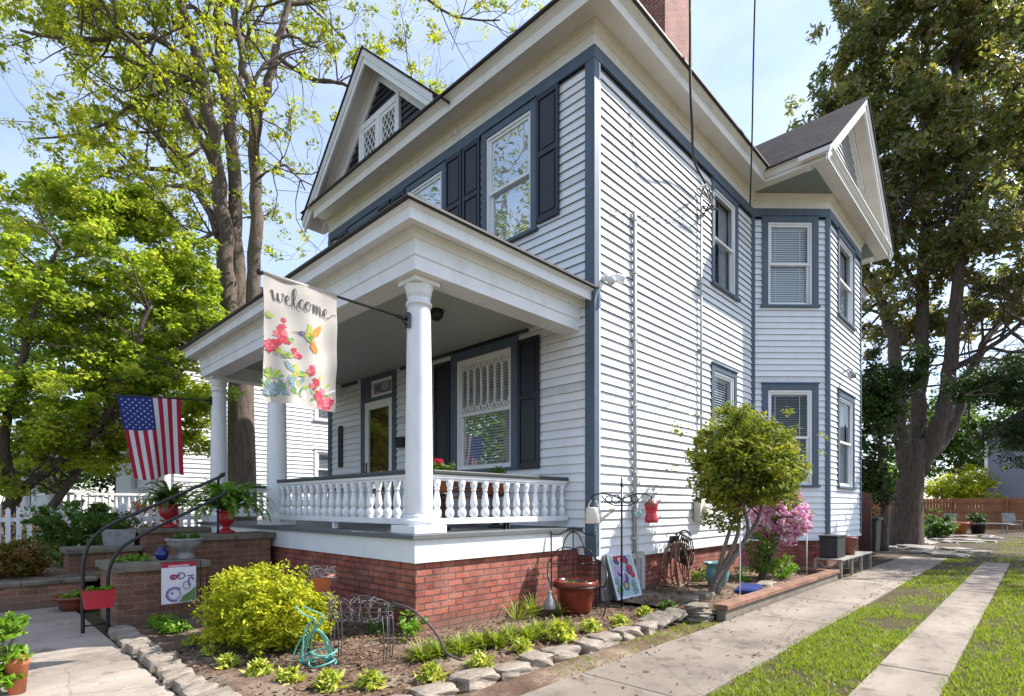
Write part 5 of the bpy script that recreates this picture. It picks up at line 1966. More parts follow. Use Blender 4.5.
# painted flower panel leaning on the hatch
pn = thing('painted_panel', 'white framed board painted with pink flowers leaning on the cellar hatch', 'painting', (0.42, -0.2, 0.1))
o_, uu, vv = Vector((0.16, -0.27, 0.10)), Vector((0.60, -0.02, 0.0)), Vector((-0.04, 0.16, 0.62))
nn = uu.cross(vv).normalized()
def PP(a, b, off=0.0):
    return o_ + uu * a + vv * b + nn * off
m = MB()
m.obox(PP(0.5, 0.5), uu / 2, vv / 2, nn * 0.012)
m.build('board', M['p_teal'], pn)
m = MB()
for (a0, a1, b0, b1) in ((0, 0.05, 0, 1), (0.95, 1, 0, 1), (0.05, 0.95, 0, 0.05), (0.05, 0.95, 0.95, 1)):
    m.obox(PP((a0 + a1) / 2, (b0 + b1) / 2, 0.003), uu * (a1 - a0) / 2, vv * (b1 - b0) / 2, nn * 0.016)
m.build('frame', M['p_white'], pn, bevel=0.003)
m = MB()
g = random.Random(9)
ly = 0.0132
for (a, b, n_, L, mis) in ((0.32, 0.86, 8, 0.13, (0, 0, 2)), (0.5, 0.9, 7, 0.12, (0, 5)), (0.68, 0.84, 7, 0.12, (0, 2)), (0.25, 0.6, 8, 0.16, (1, 2)), (0.42, 0.64, 8, 0.14, (1, 5)), (0.75, 0.62, 8, 0.15, (0, 2)),
                          (0.84, 0.5, 6, 0.1, (0,)), (0.5, 0.42, 9, 0.15, (2, 1)), (0.48, 0.28, 10, 0.13, (2,)), (0.48, 0.28, 9, 0.08, (3,)), (0.78, 0.3, 6, 0.12, (4, 6)), (0.2, 0.2, 6, 0.13, (4, 6)), (0.16, 0.4, 5, 0.12, (6,)), (0.8, 0.14, 6, 0.12, (6, 4))):
    for k in range(n_):
        th = k * 6.283 / n_ + g.uniform(-.2, .2)
        ly += 0.00002
        pts = []
        for (s_, w_) in ((0, 0), (0.4, 0.35), (0.8, 0.3), (1, 0), (0.8, -0.3), (0.4, -0.35)):
            x, y_ = s_ * L, w_ * L
            pts.append(PP(a + x * math.cos(th) - y_ * math.sin(th), b + (x * math.sin(th) + y_ * math.cos(th)) * 0.92, ly))
        m.add(pts, [tuple(range(6))], g.choice(mis))
m.build('painted_flowers', [M['p_red'], M['p_lilac'], M['p_purple'], M['p_lime'], M['p_green'], M['p_white'], M['p_blue']], pn)

# garden hose hung by the hatch
m = MB()
hc = Vector((1.98, -0.14, 0.42))
g = random.Random(4)
for k in range(8):
    rx, rz_ = 0.20 + g.uniform(-.06, .10), 0.36 + g.uniform(-.10, .09)
    cxk = g.uniform(-.26, .22)
    tl, ph = g.uniform(-.35, .35), g.uniform(0, 6)
    pts = []
    for i in range(33):
        a = i * 6.283 / 32
        x_, z_ = rx * math.cos(a) + 0.03 * math.sin(2 * a + ph), rz_ * math.sin(a) + 0.02 * math.sin(3 * a + ph)
        pts.append(hc + Vector((cxk + x_ * math.cos(tl) - z_ * math.sin(tl), -0.022 * k + 0.03 * math.sin(2 * a + ph), max(-0.30, z_ * math.cos(tl) + x_ * math.sin(tl) + (0.40 - rz_) * .6))))
    m.tube(pts, 0.0125, 6)
pts = [hc + Vector((-0.35 + 0.05 * i + .03 * math.sin(i * 1.3), -0.2 + 0.12 * math.sin(i * .7), -0.30 + .01 * math.sin(i))) for i in range(16)]
m.tube(pts, 0.0125, 6)
tag(m.build('coiled_hose', M['hose_brown'], loc=(1.98, -0.14, 0)), 'tan garden hose coiled in big loops against the brick foundation', 'hose')
t = thing('hose_reel', 'black iron hose hanger mounted at the top of the brick foundation', 'hose hanger', (2.25, -0.05, 0.5))
m = MB()
q = Vector((2.25, -0.12, 0.72))
for k in range(6):
    m.tube([q + Vector((0.13 * math.cos(a) + 0.015 * k, -0.03 * k, 0.25 * math.sin(a) - 0.02 * k)) for a in [i * 6.283 / 20 for i in range(21)]], 0.012, 6)
m.tube(spline([q + Vector((0, 0.07, 0.2)), q + Vector((0, -0.1, 0.28)), q + Vector((0.02, -0.2, 0.2))], 5), 0.014, 6)
m.box(2.13, 2.37, -0.06, 0.03, 0.62, 0.9)
m.build('hanger', M['black'], t)

# teal pot, stakes, tray, stones in the side bed
t = thing('teal_pot', 'teal glazed pot behind the twisted tree trunk', 'pot', (2.35, -0.72, 0.1))
m = MB()
m.lathe([(0.10, 0), (0.11, 0.01), (0.16, 0.10), (0.185, 0.20), (0.17, 0.29), (0.155, 0.33), (0.20, 0.37), (0.215, 0.385), (0.20, 0.40), (0.165, 0.385), (0.15, 0.33)], (2.35, -0.72, 0.10), 28)
m.build('pot_body', M['teal_pot'], t)
for (px_, x, y, h, lab) in ((0, 1.86, -1.28, 0.92, 'thin white stake standing beside the twisted trunk'), (1, 5.15, -1.25, 0.95, 'thin white stake at the far end of the brick border')):
    m = MB()
    m.tube([(x, y, 0.05), (x, y, 0.1 + h)], 0.010, 6)
    m.sphere((x, y, 0.1 + h), 0.015, 8, 6)
    tag(m.build('garden_stake', M['p_white'], loc=(x, y, 0.1)), lab, 'stake')
m = MB()
m.obox((2.15, -1.30, 0.16), Vector((0.24, 0.05, 0.02)), Vector((-0.03, 0.16, 0)), Vector((0, 0, 0.02)))
m.obox((2.15, -1.30, 0.185), Vector((0.20, 0.045, 0.02)), Vector((-0.025, 0.13, 0)), Vector((0, 0, 0.008)))
tag(m.build('drip_tray', M['flag_blue'], loc=(2.15, -1.3, 0.1), bevel=0.012), 'flat blue tray lying in the side bed by the brick border', 'tray')
m = rock(MB(), (3.0, -1.25, 0.13), 0.3, 0.15, 0.03, 0.15, 201)
tag(m.build('stepping_stone', M['stone'], loc=(3.0, -1.25, 0.1)), 'flat pale stepping stone in the side bed under the pink azalea', 'stone')
for i, (x, y, lab) in enumerate([(1.25, -1.0, 'dark flat rock in the side bed just before the brick border'), (0.75, -1.05, 'dark flat rock lying beside the stacked edging stones')]):
    m = rock(MB(), (x, y, 0.12), 0.2, 0.12, 0.05, 0.4 * i, 210 + i)
    tag(m.build('garden_rock', M['cap'], loc=(x, y, 0.1)), lab, 'stone')

# plant bench with a black cube speaker box
t = thing('plant_bench', 'low grey wooden bench with crossed end panel beside the bay', 'bench', (5.55, -1.75, 0))
bx0, bx1, by0, by1 = 5.45, 8.0, -1.78, -1.30
m = MB()
for k in range(4):
    m.box(bx0, bx1, by0 + 0.122 * k, by0 + 0.122 * k + 0.115, 0.36, 0.39)
m.build('seat', M['bench_wood'], t, bevel=0.004)
for (x, y) in ((bx0 + 0.03, by0 + 0.02), (bx0 + 0.03, by1 - 0.03), (6.3, by0 + 0.02), (7.1, by0 + 0.02), (bx1 - 0.06, by0 + 0.02), (bx1 - 0.06, by1 - 0.03)):
    m = MB()
    m.box(x, x + 0.05, y, y + 0.05, 0, 0.36)
    m.build('leg', M['bench_wood'], t, bevel=0.004)
m = MB()
xa = bx0 + 0.055
for (a, b) in (((by0 + .07, 0.05), (by1 - .03, 0.34)), ((by0 + .07, 0.34), (by1 - .03, 0.05)), ((by0 + .07, 0.2), (by1 - .03, 0.2)), (((by0 + by1) / 2 + .02, 0.05), ((by0 + by1) / 2 + .02, 0.34)), ((by0 + .07, 0.05), (by1 - .03, 0.05))):
    m.bar((xa, a[0], a[1]), (xa, b[0], b[1]), 0.022, 0.022, (1, 0, 0))
m.build('cross_panel', M['bench_wood'], t)
m = MB()
m.box(5.6, 6.2, -1.66, -1.34, 0.392, 0.80)
m.box(5.58, 6.22, -1.68, -1.32, 0.80, 0.83)
tag(m.build('storage_box', M['black_matt'], loc=(5.9, -1.5, 0.39), bevel=0.015), 'black lidded box standing on the low grey bench', 'box')
t = thing('planter_tub', 'dark red plastic tub standing on the grey bench behind the black box', 'tub', (6.7, -1.5, 0.39))
m = MB()
m.lathe([(0.18, 0), (0.22, 0.32), (0.24, 0.33), (0.24, 0.37), (0.22, 0.37), (0.2, 0.3), (0.02, 0.29)], (6.75, -1.52, 0.392), 20)
m.build('tub_body', M['wood_door'], t)
# bins and gate behind the bay
t = thing('garbage_bin', 'dark green wheeled bin behind the house beside the tree', 'bin', (12.3, -0.6, 0))
m = MB()
m.prism([(12.05, -1.1, 0.1), (12.6, -1.1, 0.1), (12.65, -1.13, 1.0), (12.0, -1.13, 1.0)], (0, 0.6, 0))
m.build('bin_body', M['bin'], t, bevel=0.02)
m = MB()
m.box(11.97, 12.70, -1.17, -0.47, 1.0, 1.07)
m.tube([(12.0, -0.45, 0.98), (12.0, -0.40, 1.02), (12.65, -0.40, 1.02), (12.65, -0.45, 0.98)], 0.018, 6)
m.build('lid', M['bin'], t, bevel=0.02)
for x in (12.08, 12.57):
    m = MB()
    m.tube([(x - 0.03, -0.5, 0.12), (x + 0.03, -0.5, 0.12)], 0.12, 16)
    m.build('wheel', M['black_matt'], t)
M['gate_red'] = paint('dark_red_gate_boards', (0.07, 0.022, 0.015), 0.7, 0.35)
t = thing('side_gate', 'narrow red brown board gate standing open behind the bay', 'gate', (11.3, -1.2, 0))
m = MB()
for k in range(4):
    m.box(11.05, 11.09, -1.18 + 0.14 * k, -1.18 + 0.14 * k + 0.132, 0.05, 1.75 + 0.02 * (k % 2))
m.box(11.09, 11.12, -1.17, -0.65, 0.3, 0.42)
m.box(11.09, 11.12, -1.17, -0.65, 1.4, 1.52)
m.build('board_panel', M['gate_red'], t, bevel=0.004)

# porch plants
for (x, y, lab, fl) in ((-1.95, 0.95, 'small pot of red flowers standing on the porch behind the railing', True), (-0.95, 0.95, 'pot of leafy green plant on the porch below the window', False)):
    t = thing('potted_plant', lab, 'potted plant', (x, y, FZ))
    m = MB()
    m.lathe([(0.14, 0), (0.14, 0.03), (0.03, 0.05), (0.03, 0.42), (0.13, 0.44), (0.13, 0.46)], (x, y, FZ), 12)
    m.build('stand', M['black'], t)
    m = MB()
    m.lathe([(0.10, 0.462), (0.14, 0.62), (0.15, 0.62), (0.15, 0.66), (0.13, 0.66), (0.12, 0.62), (0.01, 0.61)], (x, y, FZ), 20)
    m.build('pot', M['terracotta'], t)
    pts, tv = clumps([(x + rng.uniform(-.15, .15), y + rng.uniform(-.15, .15), FZ + 0.74 + rng.uniform(-.04, .05)) for _ in range(10)], 0.09, 26, 31)
    leaf_mesh('foliage', pts, 0.06, M['l_mid'], t, 32, tint=None)
    if fl:
        pts, tv = clumps([(x + rng.uniform(-.08, .08), y + rng.uniform(-.08, .08), FZ + 0.86) for _ in range(3)], 0.05, 24, 33)
        leaf_mesh('flower', pts, 0.045, M['petal_red'], t, 34)
t = thing('porch_bench', 'dark slatted bench on the porch against the wall under the window', 'bench', (-0.5, 2.4, FZ))
m = MB()
for k in range(4):
    m.box(-0.75 + 0.12 * k, -0.65 + 0.12 * k, 1.7, 3.0, FZ + 0.42, FZ + 0.45)
m.build('seat', M['wood_door'], t)
m = MB()
for k in range(3):
    m.box(-0.26, -0.23, 1.7, 3.0, FZ + 0.52 + 0.11 * k, FZ + 0.60 + 0.11 * k)
m.build('backrest', M['wood_door'], t)
for (x, y) in ((-0.74, 1.72), (-0.74, 2.94), (-0.29, 1.72), (-0.29, 2.94)):
    m = MB()
    m.box(x, x + 0.05, y, y + 0.05, FZ, FZ + (0.42 if x < -0.5 else 0.85))
    m.build('leg', M['wood_door'], t)

# clay pot with plants by the walk
pc = at(4.0, 17, 712)
pc = Vector((pc.x, pc.y, 0.03))
t = thing('clay_pot', 'terracotta pot on the walkway at the street edge', 'pot', pc)
m = MB()
m.lathe([(0.05, 0), (0.066, 0.20), (0.074, 0.205), (0.076, 0.26), (0.066, 0.26), (0.058, 0.2), (0.01, 0.19)], pc, 26)
m.build('pot_body', M['terracotta'], t)
t = thing('leafy_plant', 'leafy light green plant growing beside the terracotta pot', 'plant', pc - RT * 0.12)
q = pc - RT * 0.12 - FW * 0.06
m = MB()
for k in range(12):
    a = k * 2.4
    m.tube(spline([q + Vector((math.cos(a), math.sin(a), 0)) * 0.02, q + Vector((math.cos(a), math.sin(a), 0)) * 0.07 + UP * 0.25, q + Vector((math.cos(a), math.sin(a), 0)) * 0.14 + UP * 0.46], 4), 0.004, 5)
m.build('stem', M['bark_dark'], t)
pts, tv = clumps([q + Vector((rng.uniform(-.13, .13), rng.uniform(-.13, .13), rng.uniform(0.1, 0.56))) for _ in range(60)], 0.07, 30, 35)
leaf_mesh('foliage', pts, 0.06, M['l_lime'], t, 36)

# security lamps
t = thing('security_light', 'white twin security floodlight on the house corner', 'light', (0.2, -0.05, 4.6))
m = MB()
q = Vector((0.22, -0.06, 4.62))
m.tube([q + Vector((0, 0.06, 0)), q + Vector((0, -0.04, 0))], 0.055, 14)
m.build('mount', M['white'], t)
for (dx, dz, dd) in ((-0.11, -0.08, (-0.5, -0.6, -0.55)), (0.10, 0.06, (0.6, -0.6, -0.35))):
    m = MB()
    p0 = q + Vector((dx * .5, -0.07, dz * .5))
    d = Vector(dd).normalized()
    m.tube([q + Vector((0, -0.03, 0)), p0, p0 + d * 0.05], 0.016, 8)
    m.tube([p0 + d * 0.03, p0 + d * 0.06, p0 + d * 0.14, p0 + d * 0.18], [0.03, 0.045, 0.06, 0.062], 14)
    m.build('lamp_head', M['white'], t)
t = thing('wall_lamp', 'small grey lamp on the bay wall above the lower window', 'light', (8.3, -1.25, 4.5))
m = MB()
m.tube(spline([(8.0, -1.2, 4.45), (8.0, -1.3, 4.5), (8.0, -1.36, 4.45)], 4), 0.02, 6)
m.lathe([(0.04, 0.02), (0.09, -0.04), (0.085, -0.14), (0.03, -0.16)], (8.0, -1.38, 4.45), 14)
m.build('lamp_head', M['metal'], t)

# power lines
def cable(label, pts, r=0.012):
    m = MB()
    m.tube(spline(pts, 8), r, 6)
    tag(m.build('power_cable', M['cable'], loc=(0, 0, 0)), label, 'cable')


cable('thick black service cable dropping to the mast on the house side', [at(8.3, 686, -300), at(8.35, 690, 0), at(8.4, 690, 70), at(8.6, 692, 125), at(9.2, 694, 160), (3.16, -0.16, 7.15)], 0.022)
cable('long black overhead cable passing in front of the roof valley', [at(8.0, 765, -260), at(9.2, 755, 0), at(10.2, 752, 140), at(11.2, 750, 205)], 0.014)
cable('thin overhead cable crossing the sky towards the dark tree', [at(14, 870, -60), at(15, 852, 0), at(16.5, 836, 58), at(18, 823, 105)], 0.012)
m = MB()
for k in range(5):
    a = 0.5 + k * 0.35
    m.tube(spline([(3.14, -0.2, 7.12), (3.0 - 0.12 * k, -0.3, 6.95 - 0.06 * k), (3.1 + 0.08 * k, -0.26, 6.75), (3.2, -0.09, 6.6 + 0.05 * k)], 6), 0.010, 5)
m.tube(spline([(3.1, -0.1, 6.75), (2.2, -0.05, 6.2), (1.2, -0.05, 5.86), (0.3, -0.05, 5.6)], 6), 0.007, 5)
m.tube(spline([(4.7, -0.05, 4.9), (3.6, -0.05, 4.2), (2.6, -0.05, 3.45), (1.9, -0.05, 3.0)], 6), 0.005, 5)
m.build('service_wiring', M['cable'], house)
# ================================================================== SMALL PLANTS
def blade_plant(name, loc, label, group, L, n, seed, mat, wd=0.022, arch=1.3, cat='plant', h0=0.0):
    g = random.Random(seed)
    m = MB()
    for i in range(n):
        a = g.uniform(0, 6.283)
        el = g.uniform(0.4, 1.45)
        ln = L * g.uniform(0.7, 1.2)
        dh = Vector((math.cos(a), math.sin(a), 0))
        sd = Vector((-dh.y, dh.x, 0))
        p = dh * g.uniform(0, 0.05)
        k = 5
        vs = []
        for j in range(k + 1):
            t = j / k
            th = el - arch * t * t
            w = wd * math.sin(math.pi * min(1, 0.2 + 0.8 * t)) + 0.001
            vs += [p - sd * w + UP * w * .3, p + UP * 0, p + sd * w + UP * w * .3]
            p = p + (dh * math.cos(th) + UP * math.sin(th)) * ln / k
        m.add(vs, [f for j in range(k) for f in ((3 * j, 3 * j + 1, 3 * j + 4, 3 * j + 3), (3 * j + 1, 3 * j + 2, 3 * j + 5, 3 * j + 4))], 0, True)
    ob = m.build(name, M[mat])
    at_ = ob.data.attributes.new('tint', 'FLOAT', 'FACE')
    nf = len(ob.data.polygons)
    at_.data.foreach_set('value', np.repeat(np.random.default_rng(seed).uniform(0, 1, nf // 10 + 1), 10)[:nf].astype(np.float32))
    ob.location = loc
    return tag(ob, label, cat, group)


protos = {}
def hosta(px, py, label, s=1.0, rz=0.0, seed=0, z=0.05, mat='l_hosta'):
    key = (seed % 3, mat)
    p = gpos(px, py, z)
    if key not in protos:
        gg = np.random.default_rng(50 + seed)
        k = 190
        a, e = gg.uniform(0, 6.283, k), gg.uniform(0.1, 1.5, k)
        dd = np.stack([np.cos(a) * np.cos(e), np.sin(a) * np.cos(e), np.sin(e)], 1)
        rr_ = gg.uniform(0.35, 1.0, k)[:, None]
        ob = leaf_mesh('clump_plant', dd * rr_ * np.array([0.125, 0.125, 0.13]) + np.array([0, 0, 0.01]), 0.075, M[mat], None, 50 + seed, aspect=0.34, up=0.3, dirs=dd)
        tag(ob, label, 'plant', 'yellow green clumps along the stone edging')
        protos[key] = ob
    else:
        ob = protos[key].copy()
        COL.objects.link(ob)
        ob['label'] = label
    ob.location = p
    ob.scale = (s, s, s)
    ob.rotation_euler = (0, 0, rz)


for i, (px, py, s) in enumerate([(193, 645, .75), (210, 655, .7), (228, 668, .85), (259, 676, .95), (289, 683, .9), (329, 690, 1.05), (371, 688, .95)]):
    hosta(px, py, f'yellow green clump inside the walkway edging, {ORD[i]} from the low pier', s, i * 1.3, i)
for i, (px, py, s) in enumerate([(431, 681, 1.0), (481, 669, .95), (522, 653, 1.0), (560, 641, 1.35), (591, 632, 1.05), (620, 627, 1.0), (645, 617, .95)]):
    hosta(px, py, f'yellow green clump inside the driveway edging, {ORD[i]} from the bed corner', s, i * 1.7, i)
hosta(668, 612, 'darker green clump in the bed below the coiled hose, last of the row', 1.1, 0.5, 1, 0.05, 'l_mid')
# lime ground cover by the pier
q = gpos(166, 628, 0.05)
t = thing('low_plant', 'bright lime low plant at the foot of the low brick pier', 'plant', q)
C_ = [q + Vector((rng.uniform(-.10, .10), rng.uniform(-.42, .22), rng.uniform(0.02, 0.10))) for _ in range(46)]
pts, tv = clumps(C_, 0.07, 26, 41, 0.7)
leaf_mesh('foliage', pts, 0.045, M['l_lime'], t, 42, tint=tv)
# grassy daylily strip
pa, pb = gpos(425, 662, 0.05), gpos(556, 634, 0.05)
for k in range(9):
    f_ = k / 8
    q = pa.lerp(pb, f_) + Vector((rng.uniform(-.04, .04), rng.uniform(-.05, .05), 0))
    blade_plant('daylily', q, f'grassy green daylily tuft in the strip below the porch bricks, {ORD[k]} from the street end', 'daylily strip', 0.2, 120, 80 + k, 'grass', 0.009, 1.1)
for i, (x, y) in enumerate([(-1.2, 0.05), (-0.95, -0.15), (-1.55, 0.0)]):
    blade_plant('daylily', (x, y, 0.05), ['tuft of grass against the sunny porch bricks', 'tuft of grass in front of the iron chair', 'thin tuft of grass at the porch brick wall by the daylilies'][i], None, 0.3, 34, 95 + i, 'grass', 0.008, 0.8)
# weeds by the foundation
for i, (x, y, lab) in enumerate([(-2.95, 0.12, 'small broad leaved weed at the porch brick corner'), (-3.05, 0.6, 'leafy weed in the shade of the porch brick wall'), (2.7, -0.3, 'yellow green weed against the side foundation'), (3.35, -0.75, 'green fern like weed under the pink azalea')]):
    t = thing('weed', lab, 'weed', (x, y, 0.05))
    pts, tv = clumps([(x + rng.uniform(-.12, .12), y + rng.uniform(-.12, .12), 0.06 + rng.uniform(0, .3)) for _ in range(12)], 0.08, 12, 60 + i)
    leaf_mesh('foliage', pts, 0.07, M['l_lime' if i != 1 else 'l_mid'], t, 61 + i)

# litter on the soil
g = np.random.default_rng(77)
xs, ys = g.uniform(-4.8, 0.2, 6500), g.uniform(-1.2, 1.6, 6500)
ok_ = ~((xs > -2.85) & (ys > 0.2))
P_ = np.stack([xs[ok_], ys[ok_], np.full(ok_.sum(), 0.07)], 1)
M['litter'] = leaf_mat('dry_leaf_litter', [(0.07, 0.04, 0.022), (0.14, 0.085, 0.05), (0.24, 0.17, 0.11)], 0.0, 0.9)
tag(leaf_mesh('leaf_litter', P_, 0.045, M['litter'], None, 78, up=2.5), kind='stuff')
xs, ys = g.uniform(0.3, 5.2, 1500), g.uniform(-1.5, 0.0, 1500)
tag(leaf_mesh('leaf_litter', np.stack([xs, ys, np.full(1500, 0.13)], 1), 0.045, M['litter'], None, 79, up=2.5), kind='stuff')


g = np.random.default_rng(88)
xs = g.uniform(-3, 10, 420)
ys = np.where(g.uniform(0, 1, 420) < 0.6, np.where(g.uniform(0, 1, 420) < 0.5, -1.8, -2.62) + g.normal(size=420) * 0.06, g.uniform(-2.65, -1.78, 420))
tag(leaf_mesh('leaf_litter', np.stack([xs, ys, np.full(420, 0.042)], 1), 0.035, M['litter'], None, 89, up=3.0), kind='stuff')


# ================================================================== SHRUBS
def shrub(name, label, c, r, n_cl, n_leaf, cl_r, leaf, mat, seed, cat='shrub', stems=5, group=None, lump=0.25, shell=0.5, tint=True, aspect=0.5):
    base = Vector((c[0], c[1], max(0.0, c[2] - r[2])))
    t = thing(name, label, cat, base, group)
    m = MB()
    g = random.Random(seed)
    for k in range(stems):
        a = k * 6.283 / stems + g.uniform(-.4, .4)
        e = Vector(c) + Vector((math.cos(a) * r[0] * .6, math.sin(a) * r[1] * .6, r[2] * g.uniform(.1, .6)))
        m.tube(spline([base + Vector((math.cos(a), math.sin(a), 0)) * .04, base.lerp(e, .5) + Vector((g.uniform(-.05, .05), g.uniform(-.05, .05), 0)), e], 4), [0.018 - 0.0015 * j for j in range(9)], 5)
    m.build('stems', M['bark_dark'], t)
    C = ell_points(c, r, n_cl, seed, shell, lump)
    C = C[C[:, 2] > 0.06]
    pts, tv = clumps(C, cl_r, n_leaf, seed + 1)
    S_ = ell_points(c, (r[0] * 1.13, r[1] * 1.13, r[2] * 1.16), n_cl // 4, seed + 7, 0.86, lump)
    p2, t2 = clumps(S_[S_[:, 2] > 0.1], cl_r * 0.7, max(5, n_leaf // 5), seed + 8)
    pts, tv = np.concatenate([pts, p2]), np.concatenate([tv, t2])
    leaf_mesh('foliage', pts, leaf, M[mat], t, seed + 2, tint=tv if tint else None, aspect=aspect)
    return t


q = gpos(262, 642, 0)
shrub('golden_shrub', 'rounded golden yellow shrub in the bed before the shaded porch bricks', (-4.05, 1.02, 0.39), (0.53, 0.76, 0.40), 420, 46, 0.11, 0.055, 'l_gold', 101, lump=0.08, aspect=0.4)
shrub('green_shrub', 'rounded dark green shrub behind the black handrail', (-4.45, 7.95, 0.80), (0.80, 0.62, 0.62), 210, 44, 0.15, 0.085, 'l_mid', 111)
shrub('nandina_shrub', 'low bronze and green nandina shrub on the raised bed', (-5.55, 6.35, 0.60), (0.42, 0.5, 0.30), 120, 36, 0.11, 0.065, 'l_nandina', 121)
shrub('nandina_shrub', 'small bronze nandina shrub on the raised bed near the street', (-6.15, 6.2, 0.54), (0.35, 0.4, 0.26), 70, 34, 0.1, 0.06, 'l_nandina', 126)
shrub('coral_azalea', 'coral red azalea in bloom beyond the picket fence', (-2.9, 10.6, 1.05), (0.75, 0.6, 0.45), 80, 44, 0.13, 0.075, 'petal_coral', 131)
shrub('peach_azalea', 'peach azalea in bloom beyond the picket fence under the bright maple', (-5.2, 11.0, 0.95), (1.1, 0.6, 0.42), 90, 36, 0.14, 0.075, 'petal_peach', 136)
# low brick retaining wall of the raised bed
t = thing('retaining_wall', 'low brown brick retaining wall in front of the nandina bed', 'wall', (-7, 5.35, 0))
m = MB()
m.box(-9.2, -4.93, 5.24, 5.48, -0.1, 0.33)
m.build('brickwork', M['pier'], t, bevel=0.01)
m = MB()
x = -9.2
while x < -4.95:
    m.box(x, x + 0.4, 5.21, 5.51, 0.331, 0.385)
    x += 0.405
m.build('cap', M['cap'], t, bevel=0.012)
t = thing('clay_bowl', 'wide clay bowl with low plants standing before the retaining wall', 'pot', (-5.05, 4.75, 0.02))
m = MB()
m.lathe([(0.16, 0), (0.2, 0.1), (0.24, 0.16), (0.25, 0.16), (0.25, 0.19), (0.22, 0.19), (0.2, 0.15), (0.02, 0.14)], (-5.05, 4.75, 0.02), 24)
m.build('bowl', M['wood_door'], t)
pts, tv = clumps([(-5.05 + rng.uniform(-.18, .18), 4.75 + rng.uniform(-.18, .18), 0.22) for _ in range(14)], 0.06, 22, 43)
leaf_mesh('foliage', pts, 0.05, M['l_lime'], t, 44)

# topiary with a twisted trunk
base = Vector((1.62, -0.98, 0.08))
t = thing('topiary_tree', 'small olive green tree with a twisted trunk beside the driveway bed', 'tree', base)
tc_ = at(8.25, 743, 468)
m = MB()
tips = []
for k in range(4):
    a = k * 1.57
    o_ = Vector((math.cos(a), math.sin(a), 0))
    e1 = at(8.2, 730 + k * 9, 530 - (k % 2) * 8)
    pts = spline([base + o_ * 0.05, base + o_ * 0.02 + (e1 - base) * 0.25 + Vector((0.05 * math.sin(a + 1), 0.04, 0)), base + (e1 - base) * 0.6 - o_ * 0.04, e1, e1.lerp(tc_, 0.55) + o_ * 0.22], 5)
    m.tube(pts, [0.048 - 0.0015 * j for j in range(len(pts))], 8)
    for q in range(3):
        grow(m, pts[-1 - 2 * q], (o_ + UP * 0.7 + Vector((rng.gauss(0, .5), rng.gauss(0, .5), 0))).normalized(), 0.42, 0.02, 1, tips, rng, minr=0.004)
m.build('trunk', M['bark_pale'], t)
C = ell_points(tc_, (0.84, 0.84, 0.90), 760, 141, 0.4, 0.16)
side_ = (C - np.array(CAM)) @ np.array(RT) / ((C - np.array(CAM)) @ np.array(FW)) * F_PX + 512
C = C[(C[:, 2] > 0.98) & ~((side_ > 742) & (C[:, 2] < 1.45)) & ~((side_ < 706) & (C[:, 2] < 1.28))]
pts, tv = clumps(C, 0.13, 40, 142)
S_ = ell_points(tc_, (0.98, 0.98, 1.02), 90, 144, 0.85, 0.2)
sd2 = (S_ - np.array(CAM)) @ np.array(RT) / ((S_ - np.array(CAM)) @ np.array(FW)) * F_PX + 512
S_ = S_[(S_[:, 2] > 1.2) & ~((sd2 > 742) & (S_[:, 2] < 1.5))]
p2, t2 = clumps(S_, 0.1, 10, 145)
pts, tv = np.concatenate([pts, p2]), np.concatenate([tv, t2])
leaf_mesh('crown', pts, 0.068, M['l_olive'], t, 143, tint=tv, aspect=0.45)

# pink azalea standard
base = Vector((3.7, -0.92, 0.1))
ac = at(9.9, 780, 517)
t = thing('pink_azalea', 'rounded pink flowering azalea on a leafy stem before the bay', 'shrub', base)
m = MB()
for k in range(4):
    a = k * 1.6
    m.tube(spline([base + Vector((math.cos(a), math.sin(a), 0)) * .05, base.lerp(ac, .5) + Vector((math.cos(a), math.sin(a), 0)) * .06, ac + Vector((math.cos(a), math.sin(a), 0)) * .25], 4), 0.02, 6)
m.build('stems', M['bark_dark'], t)
C = ell_points(ac, (0.50, 0.50, 0.50), 230, 151, 0.62, 0.1)
pts, tv = clumps(C, 0.095, 34, 152)
leaf_mesh('blossom', pts, 0.06, M['petal_pink'], t, 153, tint=tv, aspect=0.8)
C = ell_points(ac, (0.5, 0.5, 0.48), 70, 154, 0.4, 0.2)
pts, tv = clumps(C, 0.1, 22, 155)
leaf_mesh('foliage', pts, 0.055, M['l_olive'], t, 156)
C = [base + Vector((rng.uniform(-.2, .2), rng.uniform(-.2, .2), rng.uniform(0.15, 0.85))) for _ in range(44)]
pts, tv = clumps(C, 0.12, 22, 157)
leaf_mesh('lower_foliage', pts, 0.06, M['l_mid'], t, 158)
shrub('lime_shrub', 'small lime green leafy shrub at the foot of the pink azalea', (4.2, -1.05, 0.3), (0.34, 0.28, 0.2), 40, 30, 0.09, 0.05, 'l_lime', 161, stems=3)

# ================================================================== TREES
def limb(m, pts, r0, r1, n=10, sub=5, wob=0.0, seed=0):
    P = spline(pts, sub)
    g = random.Random(seed)
    if wob:
        P = [p + Vector((g.gauss(0, wob), g.gauss(0, wob), 0)) if 0 < i < len(P) - 1 else p for i, p in enumerate(P)]
    k = len(P)
    m.tube(P, [r0 + (r1 - r0) * i / (k - 1) for i in range(k)], n)
    return P


